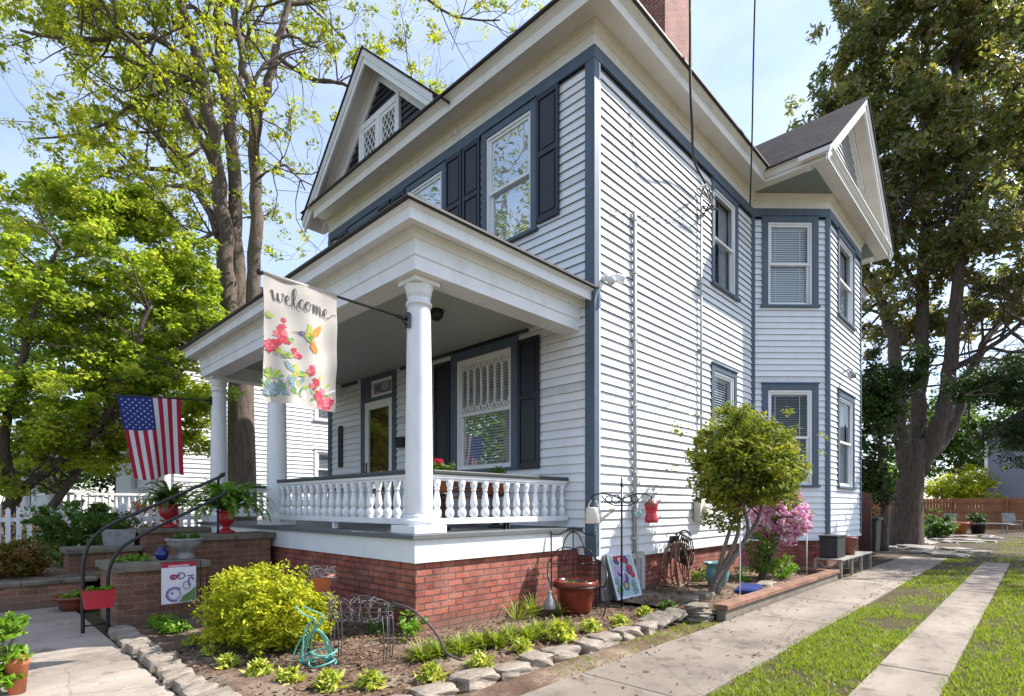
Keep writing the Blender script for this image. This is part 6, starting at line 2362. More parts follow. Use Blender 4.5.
# tall spring tree behind the porch, many stems
D = 14.5
TD = lambda px, py, dd=0.0: at(D + dd, px, py)
base = at(D, 243, 506)
base.z = 0
t = thing('tall_tree', 'tall spring tree with several upright stems rising behind the porch', 'tree', base)
m = MB()
tips = []
g = random.Random(11)
trunk = limb(m, [base - UP * 0.2, TD(242, 470), TD(241, 400), TD(243, 345)], 0.37, 0.29, 16)
stems = [
    ([TD(238, 360), TD(229, 300), TD(222, 220), TD(212, 130), TD(200, 70), TD(182, 5), TD(165, -70), TD(150, -160)], 0.33, 0.10),
    ([TD(242, 360, .2), TD(238, 290, .3), TD(235, 200, .4), TD(226, 90, .5), TD(217, 20, .6), TD(222, -60, .6), TD(228, -170, .6)], 0.31, 0.10),
    ([TD(250, 355, -.2), TD(254, 290, -.3), TD(256, 200, -.3), TD(255, 130, -.3), TD(249, 90, -.5), TD(238, 30, -.8), TD(232, -70, -.9)], 0.27, 0.08),
    ([TD(255, 132, -.3), TD(268, 80, -.2), TD(279, 40, 0), TD(288, 0, .2), TD(297, -60, .4), TD(300, -140, .5)], 0.17, 0.06),
    ([TD(225, 250), TD(205, 205, .4), TD(178, 150, 1), TD(150, 120, 1.4), TD(110, 95, 2), TD(70, 60, 2.4)], 0.17, 0.05),
    ([TD(232, 220, .4), TD(200, 180, 1.2), TD(150, 168, 1.8), TD(110, 170, 2.2), TD(60, 200, 2.5)], 0.13, 0.04),
    ([TD(205, 90), TD(170, 45, -.6), TD(130, 35, -1), TD(80, 40, -1.4), TD(20, 30, -1.6)], 0.13, 0.04),
    ([TD(217, 170), TD(185, 110, -.8), TD(150, 60, -1.4), TD(110, 15, -2), TD(80, -50, -2.4)], 0.13, 0.04),
    ([TD(233, 110, .5), TD(243, 60, 1.2), TD(250, 20, 1.6), TD(262, -40, 2.0)], 0.11, 0.04),
    ([TD(276, 55, 0), TD(310, 78, .4), TD(345, 85, .8), TD(380, 110, 1.2), TD(420, 105, 1.6)], 0.09, 0.03),
    ([TD(287, 5, .2), TD(320, 0, .6), TD(370, -20, 1), TD(430, -30, 1.5), TD(480, -10, 2)], 0.09, 0.03),
    ([TD(296, -60, .4), TD(360, -70, 1.0), TD(440, 10, 2.5), TD(500, 20, 3)], 0.08, 0.03),
    ([TD(222, 230), TD(190, 245, -.5), TD(165, 270, -.8), TD(120, 280, -1)], 0.08, 0.03),
    ([TD(256, 180, -.3), TD(285, 165, -.5), TD(305, 190, -.8)], 0.05, 0.02),
    ([TD(165, -70), TD(100, -60, .5), TD(40, -10, 1), TD(-40, 20, 1.4)], 0.10, 0.03),
    ([TD(200, 75), TD(150, 95, 1.0), TD(90, 130, 1.6), TD(30, 140, 2)], 0.09, 0.03),
]
for i, (P, r0, r1) in enumerate(stems):
    S = limb(m, P, r0 * 0.72, r1 * 0.72, 10, 5, 0.03, i)
    nb = 9 if i < 4 else 12
    for k in range(nb):
        f_ = g.uniform(0.35 if i < 4 else 0.15, 1.0)
        j = min(len(S) - 2, int(f_ * (len(S) - 1)))
        d = (S[j + 1] - S[j]).normalized()
        sd_ = Vector((g.gauss(0, 1), g.gauss(0, 1), g.gauss(0.2, .5))).normalized()
        rr_ = (r0 + (r1 - r0) * f_)
        grow(m, S[j], (d * 0.5 + sd_ * 0.8).normalized(), g.uniform(1.1, 2.4), min(0.06, max(0.018, rr_ * 0.4)), 2, tips, g, 0.8, 0.2, 0.28, 4, 3, 0.007)
m.build('trunk', M['bark_grey'], t)
tp = [p for p, l in tips if l == 0]
def keep(p):
    dx, dz = (p - CAM).dot(RT), p.z
    dep = (p - CAM).dot(FW)
    px = 512 + F_PX * dx / dep
    return 1.0 if px < 215 else (0.62 if px < 275 else 0.42)
tp = [p for p in tp if g.random() < keep(p) * 0.34]
pts, tv = clumps([tuple(p) for p in tp], 0.22, 24, 171)
leaf_mesh('crown', pts, 0.105, M['l_spring'], t, 172, tint=tv, up=0.3)

# bright maple in front of it
D2 = 12.2
base = at(D2, 22, 560)
base.z = 0.3
t = thing('maple_tree', 'bright lime green maple with low forking trunks near the picket fence', 'tree', base)
m = MB()
tips = []
T2 = lambda px, py, dd=0.0: at(D2 + dd, px, py)
g = random.Random(21)
LB = [
    ([base, T2(10, 520), T2(15, 495), T2(50, 470), T2(95, 430), T2(130, 370), T2(150, 300)], 0.16, 0.04),
    ([base + RT * 0.4, T2(40, 530), T2(60, 495), T2(85, 455, .5), T2(90, 400, .8), T2(80, 330, 1)], 0.12, 0.04),
    ([T2(12, 500), T2(5, 440, -.3), T2(20, 370, -.5), T2(40, 300, -.7), T2(60, 240, -.7)], 0.12, 0.03),
    ([T2(100, 425), T2(140, 400, .5), T2(185, 370, .8), T2(215, 340, 1)], 0.07, 0.02),
    ([T2(5, 440, -.3), T2(-60, 380, 0), T2(-110, 320, 0)], 0.1, 0.03),
]
for i, (P, r0, r1) in enumerate(LB):
    S = limb(m, P, r0, r1, 10, 5, 0.02, i)
    for k in range(11):
        f_ = g.uniform(0.4, 1.0)
        j = min(len(S) - 2, int(f_ * (len(S) - 1)))
        grow(m, S[j], Vector((g.gauss(0, 1), g.gauss(0, 1), g.gauss(0.5, .5))).normalized(), g.uniform(0.7, 1.4), 0.03, 2, tips, g, 0.8, 0.15, 0.25, 4, 3, 0.006)
m.build('trunk', M['bark_dark'], t)
C = []
for (px, py, dd, rx, ry, rz_, n_) in ((150, 375, .4, 1.3, 1.1, 1.0, 70), (195, 320, .9, .8, .9, .8, 40), (105, 350, .2, 1.4, 1.2, 1.1, 70), (75, 440, .3, 1.5, 1.2, .7, 60), (195, 400, 1.2, .6, .8, .7, 24), (20, 480, 0, 1.0, 1.0, .4, 22), (150, 440, .9, .9, .9, .6, 34), (10, 210, 1.2, 1.6, 1.4, 1.1, 50), (60, 300, 0, 2.2, 1.7, 1.5, 120), (120, 260, .6, 1.7, 1.6, 1.5, 100), (90, 205, .3, 1.4, 1.2, 0.9, 60), (170, 330, 1.2, 1.2, 1.2, 1.2, 70), (30, 400, -.5, 1.7, 1.5, 1.1, 80), (130, 400, .8, 1.5, 1.4, 1.0, 60),
                                    (185, 270, 1.2, 1.0, 1.0, 0.9, 40), (-60, 330, 0, 1.8, 1.8, 1.8, 60), (60, 455, 0.6, 1.3, 1.2, 0.5, 34), (180, 430, 1.6, .9, .9, .8, 30), (150, 215, 1.0, 0.8, .8, .7, 24)):
    C.append(ell_points(T2(px, py, dd), (rx, ry, rz_), n_, 180 + int(px) + n_, 0.3, 0.35))
C = np.concatenate(C)
# drop clumps that hang in front of the porch posts
pts, tv = clumps(C, 0.31, 90, 191, 0.55)
leaf_mesh('crown', pts, 0.097, M['l_maple'], t, 192, tint=tv, up=0.9, aspect=0.75)

# magnolia at the end of the drive
D3 = 19.8
T3 = lambda px, py, dd=0.0: at(D3 + dd, px, py)
base = T3(905, 545)
base.z = 0
t = thing('magnolia_tree', 'huge dark magnolia with a thick forking trunk at the end of the drive', 'tree', base)
m = MB()
g = random.Random(31)
limb(m, [base + Vector((0, 0, -.2)), T3(906, 530), T3(908, 500), T3(912, 470), T3(916, 440)], 0.60, 0.32, 18)
tips = []
for i, (P, r0, r1) in enumerate([
    ([T3(908, 475), T3(902, 440), T3(897, 400), T3(893, 340, .5), T3(880, 300, 1), T3(860, 250, 1.4), T3(850, 180, 1.6)], 0.42, 0.12),
    ([T3(914, 470), T3(917, 430, .3), T3(921, 380, .4), T3(923, 300, .6), T3(925, 200, .8), T3(925, 60, 1), T3(930, -80, 1)], 0.42, 0.14),
    ([T3(917, 470), T3(934, 435, -.2), T3(946, 400, -.3), T3(952, 350, -.4), T3(957, 270, -.6), T3(960, 160, -.6), T3(955, 20, -.6)], 0.46, 0.14),
    ([T3(921, 462), T3(944, 440, .4), T3(962, 400, .7), T3(975, 360, 1), T3(1000, 320, 1.4), T3(1030, 270, 1.6)], 0.34, 0.1),
    ([T3(897, 400), T3(878, 385, -.6), T3(864, 370, -1)], 0.14, 0.06),
    ([T3(950, 370), T3(1000, 340, -1), T3(1050, 300, -1.6)], 0.16, 0.05),
    ([T3(923, 300, .6), T3(890, 240, -.4), T3(850, 190, -1)], 0.14, 0.04),
    ([T3(958, 240), T3(1000, 180, .5), T3(1040, 120, 1)], 0.15, 0.05),
]):
    S = limb(m, P, r0 * 0.72, r1 * 0.74, 12, 5, 0.03, i)
    for k in range(9):
        f_ = g.uniform(0.4, 1.0)
        j = min(len(S) - 2, int(f_ * (len(S) - 1)))
        grow(m, S[j], Vector((g.gauss(0, 1), g.gauss(0, 1), g.gauss(0.1, .5))).normalized(), g.uniform(1.3, 2.8), 0.06, 2, tips, g, 0.8, 0.1, 0.25, 4, 3, 0.012)
m.build('trunk', M['bark_dark'], t)
C = []
for (px, py, dd, rx, ry, rz_, n_) in ((930, 40, 0, 3.6, 3.6, 2.4, 170), (870, 60, .3, 1.6, 2.0, 1.4, 60), (850, 130, 0, 1.7, 2.2, 1.5, 75), (920, 150, -.5, 3.0, 3.0, 2.0, 150), (990, 120, 0, 3.0, 3.2, 2.4, 150),
                                    (875, 210, -.2, 1.7, 2.2, 1.5, 70), (985, 230, -.5, 2.6, 3.0, 1.9, 130), (910, 270, .4, 2.2, 2.6, 1.5, 60), (1020, 300, 0, 2.0, 2.6, 1.5, 70), (900, 330, 1.6, 1.5, 1.8, 1.0, 26),
                                    (950, 320, 1.2, 1.7, 2.0, .9, 26), (1000, 20, 0, 3, 3, 2.4, 100), (930, -80, 0, 3.6, 3.6, 2.5, 90), (1060, 150, 0, 2.2, 3, 3, 50), (838, 108, 0, 0.9, 1.2, 0.9, 18), (890, 0, 0, 1.6, 2, 1.5, 50)):
    C.append(ell_points(T3(px, py, dd), (rx, ry, rz_), n_, 210 + int(px) + n_, 0.35, 0.35))
C = np.concatenate(C)
pts, tv = clumps(C, 0.42, 66, 201, 0.85)
leaf_mesh('crown', pts, 0.225, M['l_magnolia'], t, 202, tint=tv, up=0.2, aspect=0.42)

# dark holly just behind the house
D4 = 17.0
hc = at(D4, 884, 420)
base = Vector((hc.x, hc.y, 0))
t = thing('holly_tree', 'dense dark holly tree growing close behind the bay', 'tree', base)
m = MB()
tips = []
S = limb(m, [base, base + Vector((0.05, 0, 1.5)), base + Vector((0, .1, 3.0)), base + Vector((.1, 0, 5))], 0.13, 0.04, 9)
for k in range(14):
    grow(m, S[rng.randrange(4, len(S))], Vector((rng.gauss(0, 1), rng.gauss(0, 1), 0.3)).normalized(), 0.9, 0.03, 1, tips, rng)
m.build('trunk', M['bark_dark'], t)
C = np.concatenate([ell_points(at(D4, 876, 405), (0.85, 0.9, 1.7), 150, 221, 0.3, 0.3), ell_points(at(D4 + .2, 874, 478), (0.6, 0.7, 1.0), 70, 222, 0.3, 0.3), ell_points(at(D4, 903, 375), (0.8, 0.8, .7), 50, 223, 0.3, 0.3)])
pts, tv = clumps(C, 0.28, 56, 224)
leaf_mesh('crown', pts, 0.11, M['l_dark'], t, 225, tint=tv)

# dark evergreen whose boughs hang over the yard
D5 = 14.0
base = at(D5, 1110, 540)
base.z = 0
t = thing('evergreen_tree', 'dark evergreen with drooping boughs reaching over the back lawn', 'tree', base)
m = MB()
tips = []
limb(m, [base, at(D5, 1108, 450), at(D5, 1100, 350), at(D5, 1095, 250)], 0.22, 0.08, 10)
for P in ([at(D5, 1105, 430), at(D5, 1060, 390), at(D5 - .3, 1000, 385), at(D5 - .4, 965, 395)], [at(D5, 1105, 460), at(D5, 1070, 430), at(D5 - .3, 1030, 425)], [at(D5, 1105, 380), at(D5 + .4, 1050, 360), at(D5 + .5, 990, 365)]):
    S = limb(m, P, 0.07, 0.02, 7)
    for k in range(9):
        grow(m, S[rng.randrange(3, len(S))], Vector((rng.gauss(0, 1), rng.gauss(0, 1), -0.1)).normalized(), 0.7, 0.02, 1, tips, rng)
m.build('trunk', M['bark_dark'], t)
C = np.concatenate([ell_points(at(D5, 1020, 385), (1.6, 1.2, .60), 240, 231, 0.25, 0.3), ell_points(at(D5, 975, 385), (0.8, .8, .48), 100, 232, 0.25, 0.3), ell_points(at(D5, 1020, 435), (0.7, .8, .85), 110, 233, 0.25, 0.3), ell_points(at(D5, 1100, 400), (1.3, 1.3, 1.6), 110, 234, 0.3, 0.3)])
pts, tv = clumps(C, 0.22, 56, 235, 0.6)
leaf_mesh('crown', pts, 0.085, M['l_dark'], t, 236, tint=tv, aspect=0.35)


def bg_tree(label, px, py, depth, rx, rz_, n_, leaf, mat, seed, n_leaf=44, group=None, cl=0.5, name='broadleaf_tree', pos=None):
    c = Vector(pos) if pos else at(depth, px, py)
    base = Vector((c.x, c.y, 0))
    t = thing(name, label, 'tree', base, group)
    m = MB()
    tips = []
    g = random.Random(seed)
    S = limb(m, [base, base.lerp(c, .5) + Vector((g.uniform(-.3, .3), g.uniform(-.3, .3), 0)), c + UP * rz_ * .5], 0.25, 0.06, 8)
    for k in range(9):
        grow(m, S[g.randrange(4, len(S))], Vector((g.gauss(0, 1), g.gauss(0, 1), 0.5)).normalized(), rx * .7, 0.06, 1, tips, g)
    m.build('trunk', M['bark_dark'], t)
    C = ell_points(c, (rx, rx, rz_), n_, seed, 0.3, 0.35)
    C = C[C[:, 2] > 0.3]
    pts, tv = clumps(C, cl, n_leaf, seed + 1)
    leaf_mesh('crown', pts, leaf, M[mat], t, seed + 2, tint=tv)


bg = 'trees beyond the back fence'
bg_tree('pale green rounded tree beyond the fence beside the grey house', 962, 440, 55, 4.2, 4.5, 150, 0.42, 'l_mid', 301, group=bg, cl=1.0)
bg_tree('small golden leaved tree just beyond the back fence', 962, 488, 40, 2.2, 1.6, 90, 0.26, 'l_gold', 311, group=bg, cl=0.6)
bg_tree('lime green tree beyond the fence in the gap by the house', 884, 488, 42, 2.2, 2.4, 90, 0.26, 'l_lime', 321, group=bg, cl=0.6)
bg_tree('tall soft green tree far beyond the magnolia trunk', 905, 430, 62, 4.5, 6, 130, 0.5, 'l_mid', 331, group=bg, cl=1.2)
bg_tree('olive green tree far off behind the evergreen boughs', 1045, 380, 64, 6, 8, 150, 0.55, 'l_olive', 341, group=bg, cl=1.3)
bg_tree('mid green tree between the maple and the white neighbour house', 185, 330, 24, 2.6, 3.2, 120, 0.2, 'l_maple', 351, cl=0.5)
bg_tree('dark green tree far behind the bright maple', 20, 330, 34, 5, 6, 150, 0.32, 'l_mid', 361, cl=0.9)
bg_tree('leafy green tree beside the neighbour house behind the trunk', 262, 430, 19.5, 0.9, 2.6, 70, 0.14, 'l_maple', 371, cl=0.35)
bg_tree('bushy green tree low behind the picket fence and peach azalea', 35, 465, 24, 2.4, 1.8, 110, 0.2, 'l_mid', 375, cl=0.5)
bg_tree('bushy green tree low behind the neighbour porch railing', 120, 460, 28, 2.8, 2.0, 120, 0.22, 'l_dark', 377, cl=0.6)
# street trees behind the viewer, seen in the window glass
bg_tree('broad leafy tree across the street, mirrored in the front windows', 0, 0, 0, 5, 4.5, 170, 0.30, 'l_mid', 381, cl=0.9, pos=(-16, 18, 6.0))
bg_tree('golden leafy tree by the street, mirrored in the door glass', 0, 0, 0, 3.6, 3.6, 120, 0.28, 'l_gold', 391, cl=0.8, pos=(-9.5, 23, 4.5))
bg_tree('very tall sparse tree across the street, mirrored in the upper windows', 0, 0, 0, 7, 6.5, 170, 0.30, 'l_olive', 395, cl=1.0, n_leaf=26, pos=(-19, 21, 20))

bg_tree('spreading oak at the edge of the back lawn casting dappled shade', 0, 0, 0, 4.6, 3.0, 130, 0.24, 'l_mid', 398, cl=0.7, n_leaf=40, pos=(18.5, -8.5, 10.5))
# ================================================================== NEIGHBOURS AND FENCES
nb = thing('neighbour_house', 'white clapboard neighbour house with a balustered porch beyond the picket fence', 'house', (3, 17, 0))
WN = Wall((-1.6, 14.0, 0), (1, 0, 0), (0, -1, 0))
WN2 = Wall((-1.6, 14.0, 0), (0, 1, 0), (-1, 0, 0))
opn, opn2 = [], []
_h = house
house = nb
window(WN, opn, 4.35, 5.5, 4.42, 5.95, cw=0.10, trim='white', blind='blind_grey')
window(WN, opn, 4.35, 5.5, 2.05, 3.42, cw=0.10, trim='white', blind='blind_grey')
window(WN2, opn2, 1.4, 2.6, 1.9, 3.9, cw=0.11, trim='white', blind='blind_grey')
window(WN2, opn2, 4.2, 5.4, 1.9, 3.9, cw=0.11, trim='white', blind='blind_grey')
house = _h
m = MB()
siding(m, WN, 0, 12, 0.6, 7.2, opn, e=0.14, seed=31)
siding(m, WN2, 0, 8, 0.6, 7.2, opn2, e=0.14, seed=32)
m.box(10.4, 10.45, 14, 22, 0, 7.2)
m.box(-1.6, 10.4, 22, 22.05, 0, 7.2)
m.build('wall', M['siding'], nb)
m = MB()
m.box(-1.58, 10.4, 14.03, 14.3, -0.2, 0.6)
m.box(-1.57, -1.3, 14.3, 22, -0.2, 0.6)
m.build('foundation', M['brick'], nb)
m = MB()
A = [(-2.1, 13.5, 7.2), (10.9, 13.5, 7.2), (10.9, 22.5, 7.2), (-2.1, 22.5, 7.2), (2.4, 18, 10.2), (6.4, 18, 10.2)]
m.add(A, [(0, 1, 5, 4), (1, 2, 5), (2, 3, 4, 5), (3, 0, 4), (0, 3, 2, 1)])
m.build('roof', M['roof'], nb)
m = MB()
m.box(-4.6, -1.6, 13.4, 21.0, 0.75, 0.95)
m.box(-4.5, -1.7, 13.5, 20.9, -0.1, 0.75)
m.build('porch_floor', M['white'], nb)
m = MB()
m.box(-4.7, -1.6, 13.3, 21.2, 3.7, 4.1)
m.build('porch_roof', M['white'], nb)
for (x, y) in ((-4.4, 13.6), (-1.9, 13.6), (-4.4, 17.2), (-4.4, 20.8)):
    m = MB()
    m.lathe([(0.17, 0.95), (0.17, 1.05), (0.13, 1.08), (0.11, 3.5), (0.16, 3.6), (0.16, 3.7)], (x, y, 0), 14)
    m.build('column', M['white'], nb)
def nb_rail(a, b, n):
    m = MB()
    m.bar(a + UP * 1.10, b + UP * 1.10, 0.08, 0.06)
    m.bar(a + UP * 1.72, b + UP * 1.72, 0.10, 0.07)
    root = m.build('balustrade', M['white'], nb)
    o_ = None
    mm = MB()
    mm.lathe([(0.03, 0), (0.045, 0.06), (0.03, 0.14), (0.045, 0.3), (0.03, 0.5), (0.035, 0.58)], (0, 0, 0), 8)
    for i in range(n):
        p = a.lerp(b, (i + .5) / n)
        if o_ is None:
            o_ = mm.build('baluster', M['white'], root, rel=False)
            me_ = o_.data
        else:
            o_ = bpy.data.objects.new('baluster', me_)
            COL.objects.link(o_)
            o_.parent = root
        o_.location = p + UP * 1.12 - Vector(nb.location)
nb_rail(Vector((-4.3, 13.6, 0)), Vector((-2.0, 13.6, 0)), 16)
nb_rail(Vector((-4.4, 13.8, 0)), Vector((-4.4, 17.0, 0)), 20)

# white picket fence
pf = thing('picket_fence', 'white picket fence running behind the raised bed and the far urn', 'fence', (-5, 9.5, 0))
m = MB()
x = -9.6
while x < -1.75:
    w_ = 0.075
    zt = 1.33 + rng.uniform(-.012, .012)
    m.prism([(x, 9.5, 0.42), (x + w_, 9.5, 0.42), (x + w_, 9.5, zt), (x + w_ / 2, 9.5, zt + 0.05), (x, 9.5, zt)], (0, 0.02, 0))
    x += 0.152
m.build('pickets', M['white'], pf)
for z in (0.6, 1.1):
    m = MB()
    m.box(-9.6, -1.7, 9.522, 9.56, z, z + 0.08)
    m.build('rail', M['white'], pf)
for x in (-9.5, -7.55, -5.6, -3.65, -1.72):
    m = MB()
    m.box(x - 0.05, x + 0.05, 9.56, 9.66, 0.0, 1.38)
    m.prism([(x - 0.06, 9.55, 1.38), (x + 0.06, 9.55, 1.38), (x, 9.55, 1.46)], (0, 0.12, 0))
    m.build('post', M['white'], pf)

# cedar fence across the back
cf_ = thing('board_fence', 'orange brown cedar board fence closing the back yard', 'fence', (35, 0, 0))
m = MB()
y = -13.0
while y < 13:
    zt = 1.86 + rng.uniform(-.02, .02)
    m.box(35, 35.022, y, y + 0.145, 0.04, zt - 0.05)
    m.prism([(35, y, zt - 0.05), (35, y + 0.145, zt - 0.05), (35, y + 0.115, zt), (35, y + 0.03, zt)], (0.022, 0, 0))
    y += 0.152
m.build('boards', M['fence_wood'], cf_)
for z in (0.35, 1.05, 1.55):
    m = MB()
    m.box(34.955, 34.998, -13, 13, z, z + 0.09)
    m.build('rail', M['fence_wood'], cf_)
for k in range(11):
    yy = -12.9 + 2.44 * k
    m = MB()
    m.box(34.86, 34.953, yy, yy + 0.09, 0, 1.95)
    m.build('post', M['fence_wood'], cf_, bevel=0.008)

gh = thing('grey_house', 'plain grey sided house rising beyond the back fence', 'house', (50, -6, 0))
WGH = Wall((46.7, -1.55, 0), (0, -1, 0), (-1, 0, 0))
WGH2 = Wall((46.7, -1.55, 0), (1, 0, 0), (0, 1, 0))
m = MB()
siding(m, WGH, 0, 10, 0.3, 6.6, (), e=0.2, seed=41)
siding(m, WGH2, 0, 10, 0.3, 6.6, (), e=0.2, seed=42)
m.box(46.75, 56.7, -11.5, -1.6, 0, 6.6)
m.build('wall', M['grey_house'], gh)
m = MB()
WGH.box(m, -0.05, 0.14, 0, 0.05, 0.3, 6.6)
m.build('corner_board', M['white'], gh)
m = MB()
m.prism([(46.2, -1.0, 6.6), (46.2, -12.1, 6.6), (46.2, -6.55, 10.0)], (11, 0, 0))
m.build('roof', M['roof'], gh)

# ================================================================== BACK YARD
g = random.Random(51)
for i in range(26):
    x, y = g.uniform(12.5, 27), g.uniform(-4.4, -0.6)
    if (x - base.x) ** 2 < 0:
        continue
    m = rock(MB(), (x, y, 0.03), g.uniform(.3, .6), g.uniform(.25, .45), 0.04, g.uniform(0, 3), 400 + i)
    tag(m.build('flagstone', M['flag_stone'], loc=(x, y, 0)), 'flat irregular stone set in the bare ground before the back fence', 'stone', 'scattered patio stones')


def lawn_chair(x, y, rz_, label):
    t = thing('lawn_chair', label, 'chair', (x, y, 0), 'chairs by the back fence')
    c_, s_ = math.cos(rz_), math.sin(rz_)
    L = lambda a, b, z: Vector((x + a * c_ - b * s_, y + a * s_ + b * c_, z))
    m = MB()
    m.bar(L(0, -0.28, 0.40), L(0, 0.28, 0.42), 0.56, 0.05)
    m.build('seat', M['bench_wood'], t)
    m = MB()
    m.bar(L(0, 0.26, 0.42), L(0, 0.52, 1.02), 0.56, 0.05)
    m.build('backrest', M['bench_wood'], t)
    for a in (-1, 1):
        for b in (-.24, .24):
            m = MB()
            m.bar(L(a * .3, b, 0), L(a * .3, b, 0.60), 0.05, 0.05)
            m.build('leg', M['bench_wood'], t)
        m = MB()
        m.bar(L(a * .31, -0.32, 0.62), L(a * .31, 0.34, 0.62), 0.09, 0.03)
        m.build('arm', M['bench_wood'], t)


p = at(28, 945, 530)
lawn_chair(p.x, p.y, R(-110), 'grey wooden lawn chair standing near the bush by the magnolia')
p = at(29, 1012, 530)
lawn_chair(p.x, p.y, R(-70), 'grey wooden lawn chair standing alone by the cedar fence')
p = at(28, 994, 532)
t = thing('garden_table', 'low pale garden table by the cedar fence', 'table', (p.x, p.y, 0))
m = MB()
m.box(p.x - .35, p.x + .35, p.y - .6, p.y + .6, 0.46, 0.52)
m.build('top', M['bench_wood'], t)
for a in (-.3, .3):
    for b in (-.5, .5):
        m = MB()
        m.box(p.x + a - .03, p.x + a + .03, p.y + b - .03, p.y + b + .03, 0, 0.46)
        m.build('leg', M['bench_wood'], t)
for (px, dep, r_, mat, lab) in ((960, 27, 0.42, 'terracotta', 'big clay pot between the lawn chair and the bushy planter'), (978, 27.5, 0.5, 'black_matt', 'dark planter with a bushy plant before the cedar fence')):
    p = at(dep, px, 530)
    t = thing('clay_pot' if mat == 'terracotta' else 'bushy_planter', lab, 'pot' if mat == 'terracotta' else 'planter', (p.x, p.y, 0))
    m = MB()
    if mat == 'terracotta':
        m.lathe([(0.22, 0), (0.34, 0.5), (0.38, 0.5), (0.38, 0.6), (0.32, 0.6), (0.28, 0.5), (0.02, 0.48)], (p.x, p.y, 0), 18)
        m.build('pot_body', M[mat], t)
    else:
        m.lathe([(0.25, 0), (0.32, 0.42), (0.35, 0.42), (0.35, 0.5), (0.3, 0.5), (0.27, 0.42), (0.02, 0.4)], (p.x, p.y, 0), 18)
        m.build('pot_body', M[mat], t)
        pts, tv = clumps([(p.x + rng.uniform(-.28, .28), p.y + rng.uniform(-.28, .28), 0.6 + rng.uniform(0, .35)) for _ in range(18)], 0.2, 30, 505)
        leaf_mesh('foliage', pts, 0.12, M['l_dark'], t, 506)
p = at(24, 932, 527)
shrub('leafy_bush', 'low leafy bush growing beside the magnolia trunk', (p.x, p.y, 0.5), (0.7, 0.9, 0.55), 70, 40, 0.22, 0.14, 'l_mid', 501)

# ================================================================== GRASS
def grass(name, regions, n, seed, h=0.04):
    g = np.random.default_rng(seed)
    P = []
    for (x0, x1, y0, y1, k) in regions:
        xs, ys = g.uniform(x0, x1, k), g.uniform(y0, y1, k)
        f = (np.sin(xs * 2.1 + ys * 3.7) + np.sin(xs * 4.3 - ys * 2.9 + 1.7) + np.sin(xs * 0.9 + 2) + np.sin(ys * 7.1 + xs * 1.3)) / 4
        f = f + 0.5 * np.sin(xs * 11 + 3 * np.sin(ys * 9)) * np.sin(ys * 13 + 2 * np.sin(xs * 7))
        keep = g.uniform(-0.7, 0.6, k) < f + 0.12 + (ys > -3.5) * (-0.24 + 0.42 * np.sin(xs * 0.9 + 1.2) * np.sin(ys * 2.2 + xs * 0.4) - 0.45 * np.clip((xs - 2.5) / 4, 0, 1))
        P.append(np.stack([xs[keep], ys[keep], np.zeros(keep.sum())], 1))
    P = np.concatenate(P)
    n = len(P)
    a = g.uniform(0, 6.283, n)
    w = g.uniform(0.003, 0.006, n) * (1 + (P[:, 0] > 4) * 0.8)
    hh = h * g.uniform(0.5, 1.3, n)
    lean = g.normal(size=(n, 2)) * 0.55 * hh[:, None]
    dx, dy = np.cos(a) * w, np.sin(a) * w
    v0 = P + np.stack([dx, dy, np.zeros(n)], 1)
    v1 = P - np.stack([dx, dy, np.zeros(n)], 1)
    mid = P + np.stack([lean[:, 0] * .35, lean[:, 1] * .35, hh * .6], 1)
    v2 = mid - np.stack([dx, dy, np.zeros(n)], 1) * .7
    v3 = mid + np.stack([dx, dy, np.zeros(n)], 1) * .7
    v4 = P + np.stack([lean[:, 0], lean[:, 1], hh], 1)
    V = np.stack([v0, v1, v2, v3, v4], 1).reshape(-1, 3)
    b = (np.arange(n) * 5)[:, None]
    F = np.concatenate([b + np.array([[0, 1, 2]]), b + np.array([[0, 2, 3]]), b + np.array([[3, 2, 4]])], 1).reshape(-1, 3)
    me = bpy.data.meshes.new(name)
    me.vertices.add(len(V))
    me.vertices.foreach_set('co', V.astype(np.float32).ravel())
    me.loops.add(len(F) * 3)
    me.loops.foreach_set('vertex_index', F.astype(np.int32).ravel())
    me.polygons.add(len(F))
    me.polygons.foreach_set('loop_start', (np.arange(len(F)) * 3).astype(np.int32))
    me.polygons.foreach_set('loop_total', np.full(len(F), 3, dtype=np.int32))
    me.update(calc_edges=True)
    at_ = me.attributes.new('tint', 'FLOAT', 'FACE')
    at_.data.foreach_set('value', np.repeat(g.uniform(0, 1, n), 3).astype(np.float32))
    me.materials.append(M['grass'])
    ob = bpy.data.objects.new(name, me)
    COL.objects.link(ob)
    return tag(ob, kind='stuff')


grass('grass', [(-2.6, 2.5, -3.475, -2.655, 30000), (2.5, 12, -3.48, -2.64, 17000), (-1.2, 4, -5.2, -3.885, 24000), (2.0, 10, -7.5, -3.95, 42000), (10, 26, -9, -2.2, 26000), (-3.2, 0.1, -1.72, -1.42, 1500)], 0, 61)

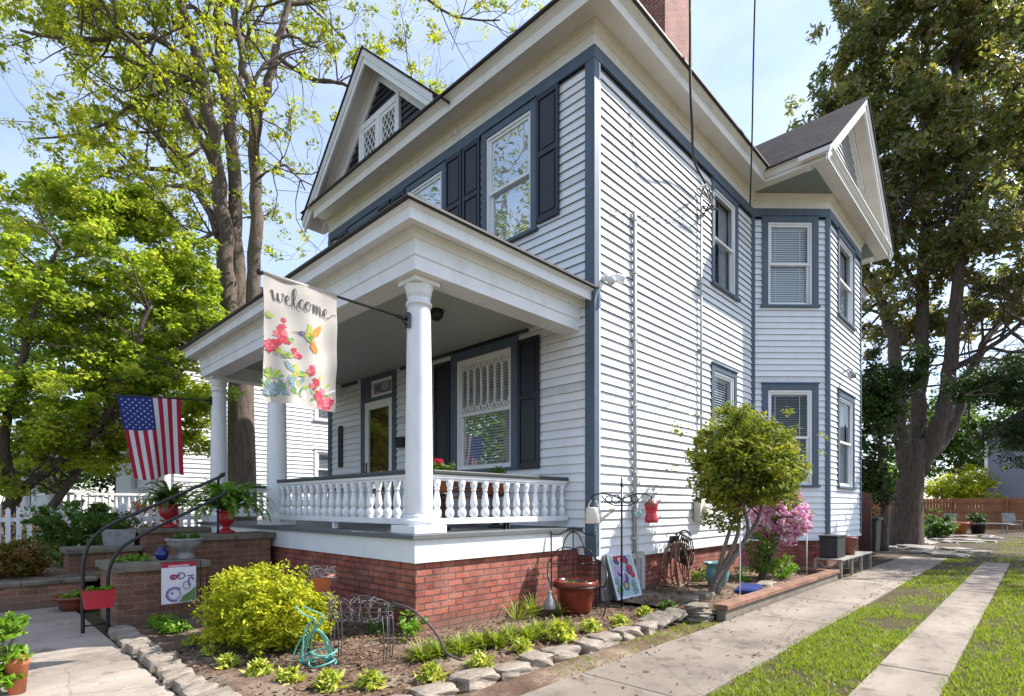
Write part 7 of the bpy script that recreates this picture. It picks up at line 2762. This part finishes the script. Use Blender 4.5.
# ================================================================== LIGHT
SUN_EL, SUN_H = R(47), Vector((0.82, -0.57, 0)).normalized()
w = bpy.data.worlds.new('World')
sc.world = w
w.use_nodes = True
nt = w.node_tree
bgn = nt.nodes['Background']
sky = nt.nodes.new('ShaderNodeTexSky')
sky.sky_type = 'NISHITA'
sky.sun_disc = False
sky.sun_elevation = SUN_EL
sky.sun_rotation = math.atan2(SUN_H.x, SUN_H.y)
sky.air_density = 1.0
sky.dust_density = 0.7
sky.ozone_density = 1.0
# thin high cloud
tc = nt.nodes.new('ShaderNodeTexCoord')
mp = nt.nodes.new('ShaderNodeMapping')
mp.inputs['Scale'].default_value = (1.2, 1.2, 3.0)
nz = nt.nodes.new('ShaderNodeTexNoise')
nz.inputs['Scale'].default_value = 1.6
nz.inputs['Detail'].default_value = 7
nz.inputs['Roughness'].default_value = 0.58
nt.links.new(tc.outputs['Generated'], mp.inputs[0])
nt.links.new(mp.outputs[0], nz.inputs['Vector'])
rp = nt.nodes.new('ShaderNodeValToRGB')
rp.color_ramp.elements[0].position = 0.36
rp.color_ramp.elements[0].color = (0.14, 0.14, 0.14, 1)
rp.color_ramp.elements[1].position = 0.72
rp.color_ramp.elements[1].color = (0.7, 0.7, 0.7, 1)
nt.links.new(nz.outputs[0], rp.inputs[0])
mx = nt.nodes.new('ShaderNodeMixRGB')
mx.inputs[2].default_value = (4.0, 4.45, 5.5, 1)
nt.links.new(rp.outputs[0], mx.inputs[0])
nt.links.new(sky.outputs[0], mx.inputs[1])
nt.links.new(mx.outputs[0], bgn.inputs[0])
bgn.inputs[1].default_value = 0.15

sd_ = bpy.data.lights.new('sun', 'SUN')
sd_.energy = 4.8
sd_.angle = R(0.55)
sd_.color = (1.0, 0.965, 0.91)
so_ = bpy.data.objects.new('sun', sd_)
COL.objects.link(so_)
to_sun = SUN_H * math.cos(SUN_EL) + UP * math.sin(SUN_EL)
so_.rotation_euler = to_sun.to_track_quat('Z', 'Y').to_euler()

sc.view_settings.view_transform = 'Standard'
sc.view_settings.look = 'None'
sc.view_settings.gamma = 1
sc.view_settings.exposure = 0.97
sc.cycles.max_bounces = 7
sc.cycles.transparent_max_bounces = 12
sc.cycles.diffuse_bounces = 4
sc.cycles.use_denoising = True
sc.render.film_transparent = False
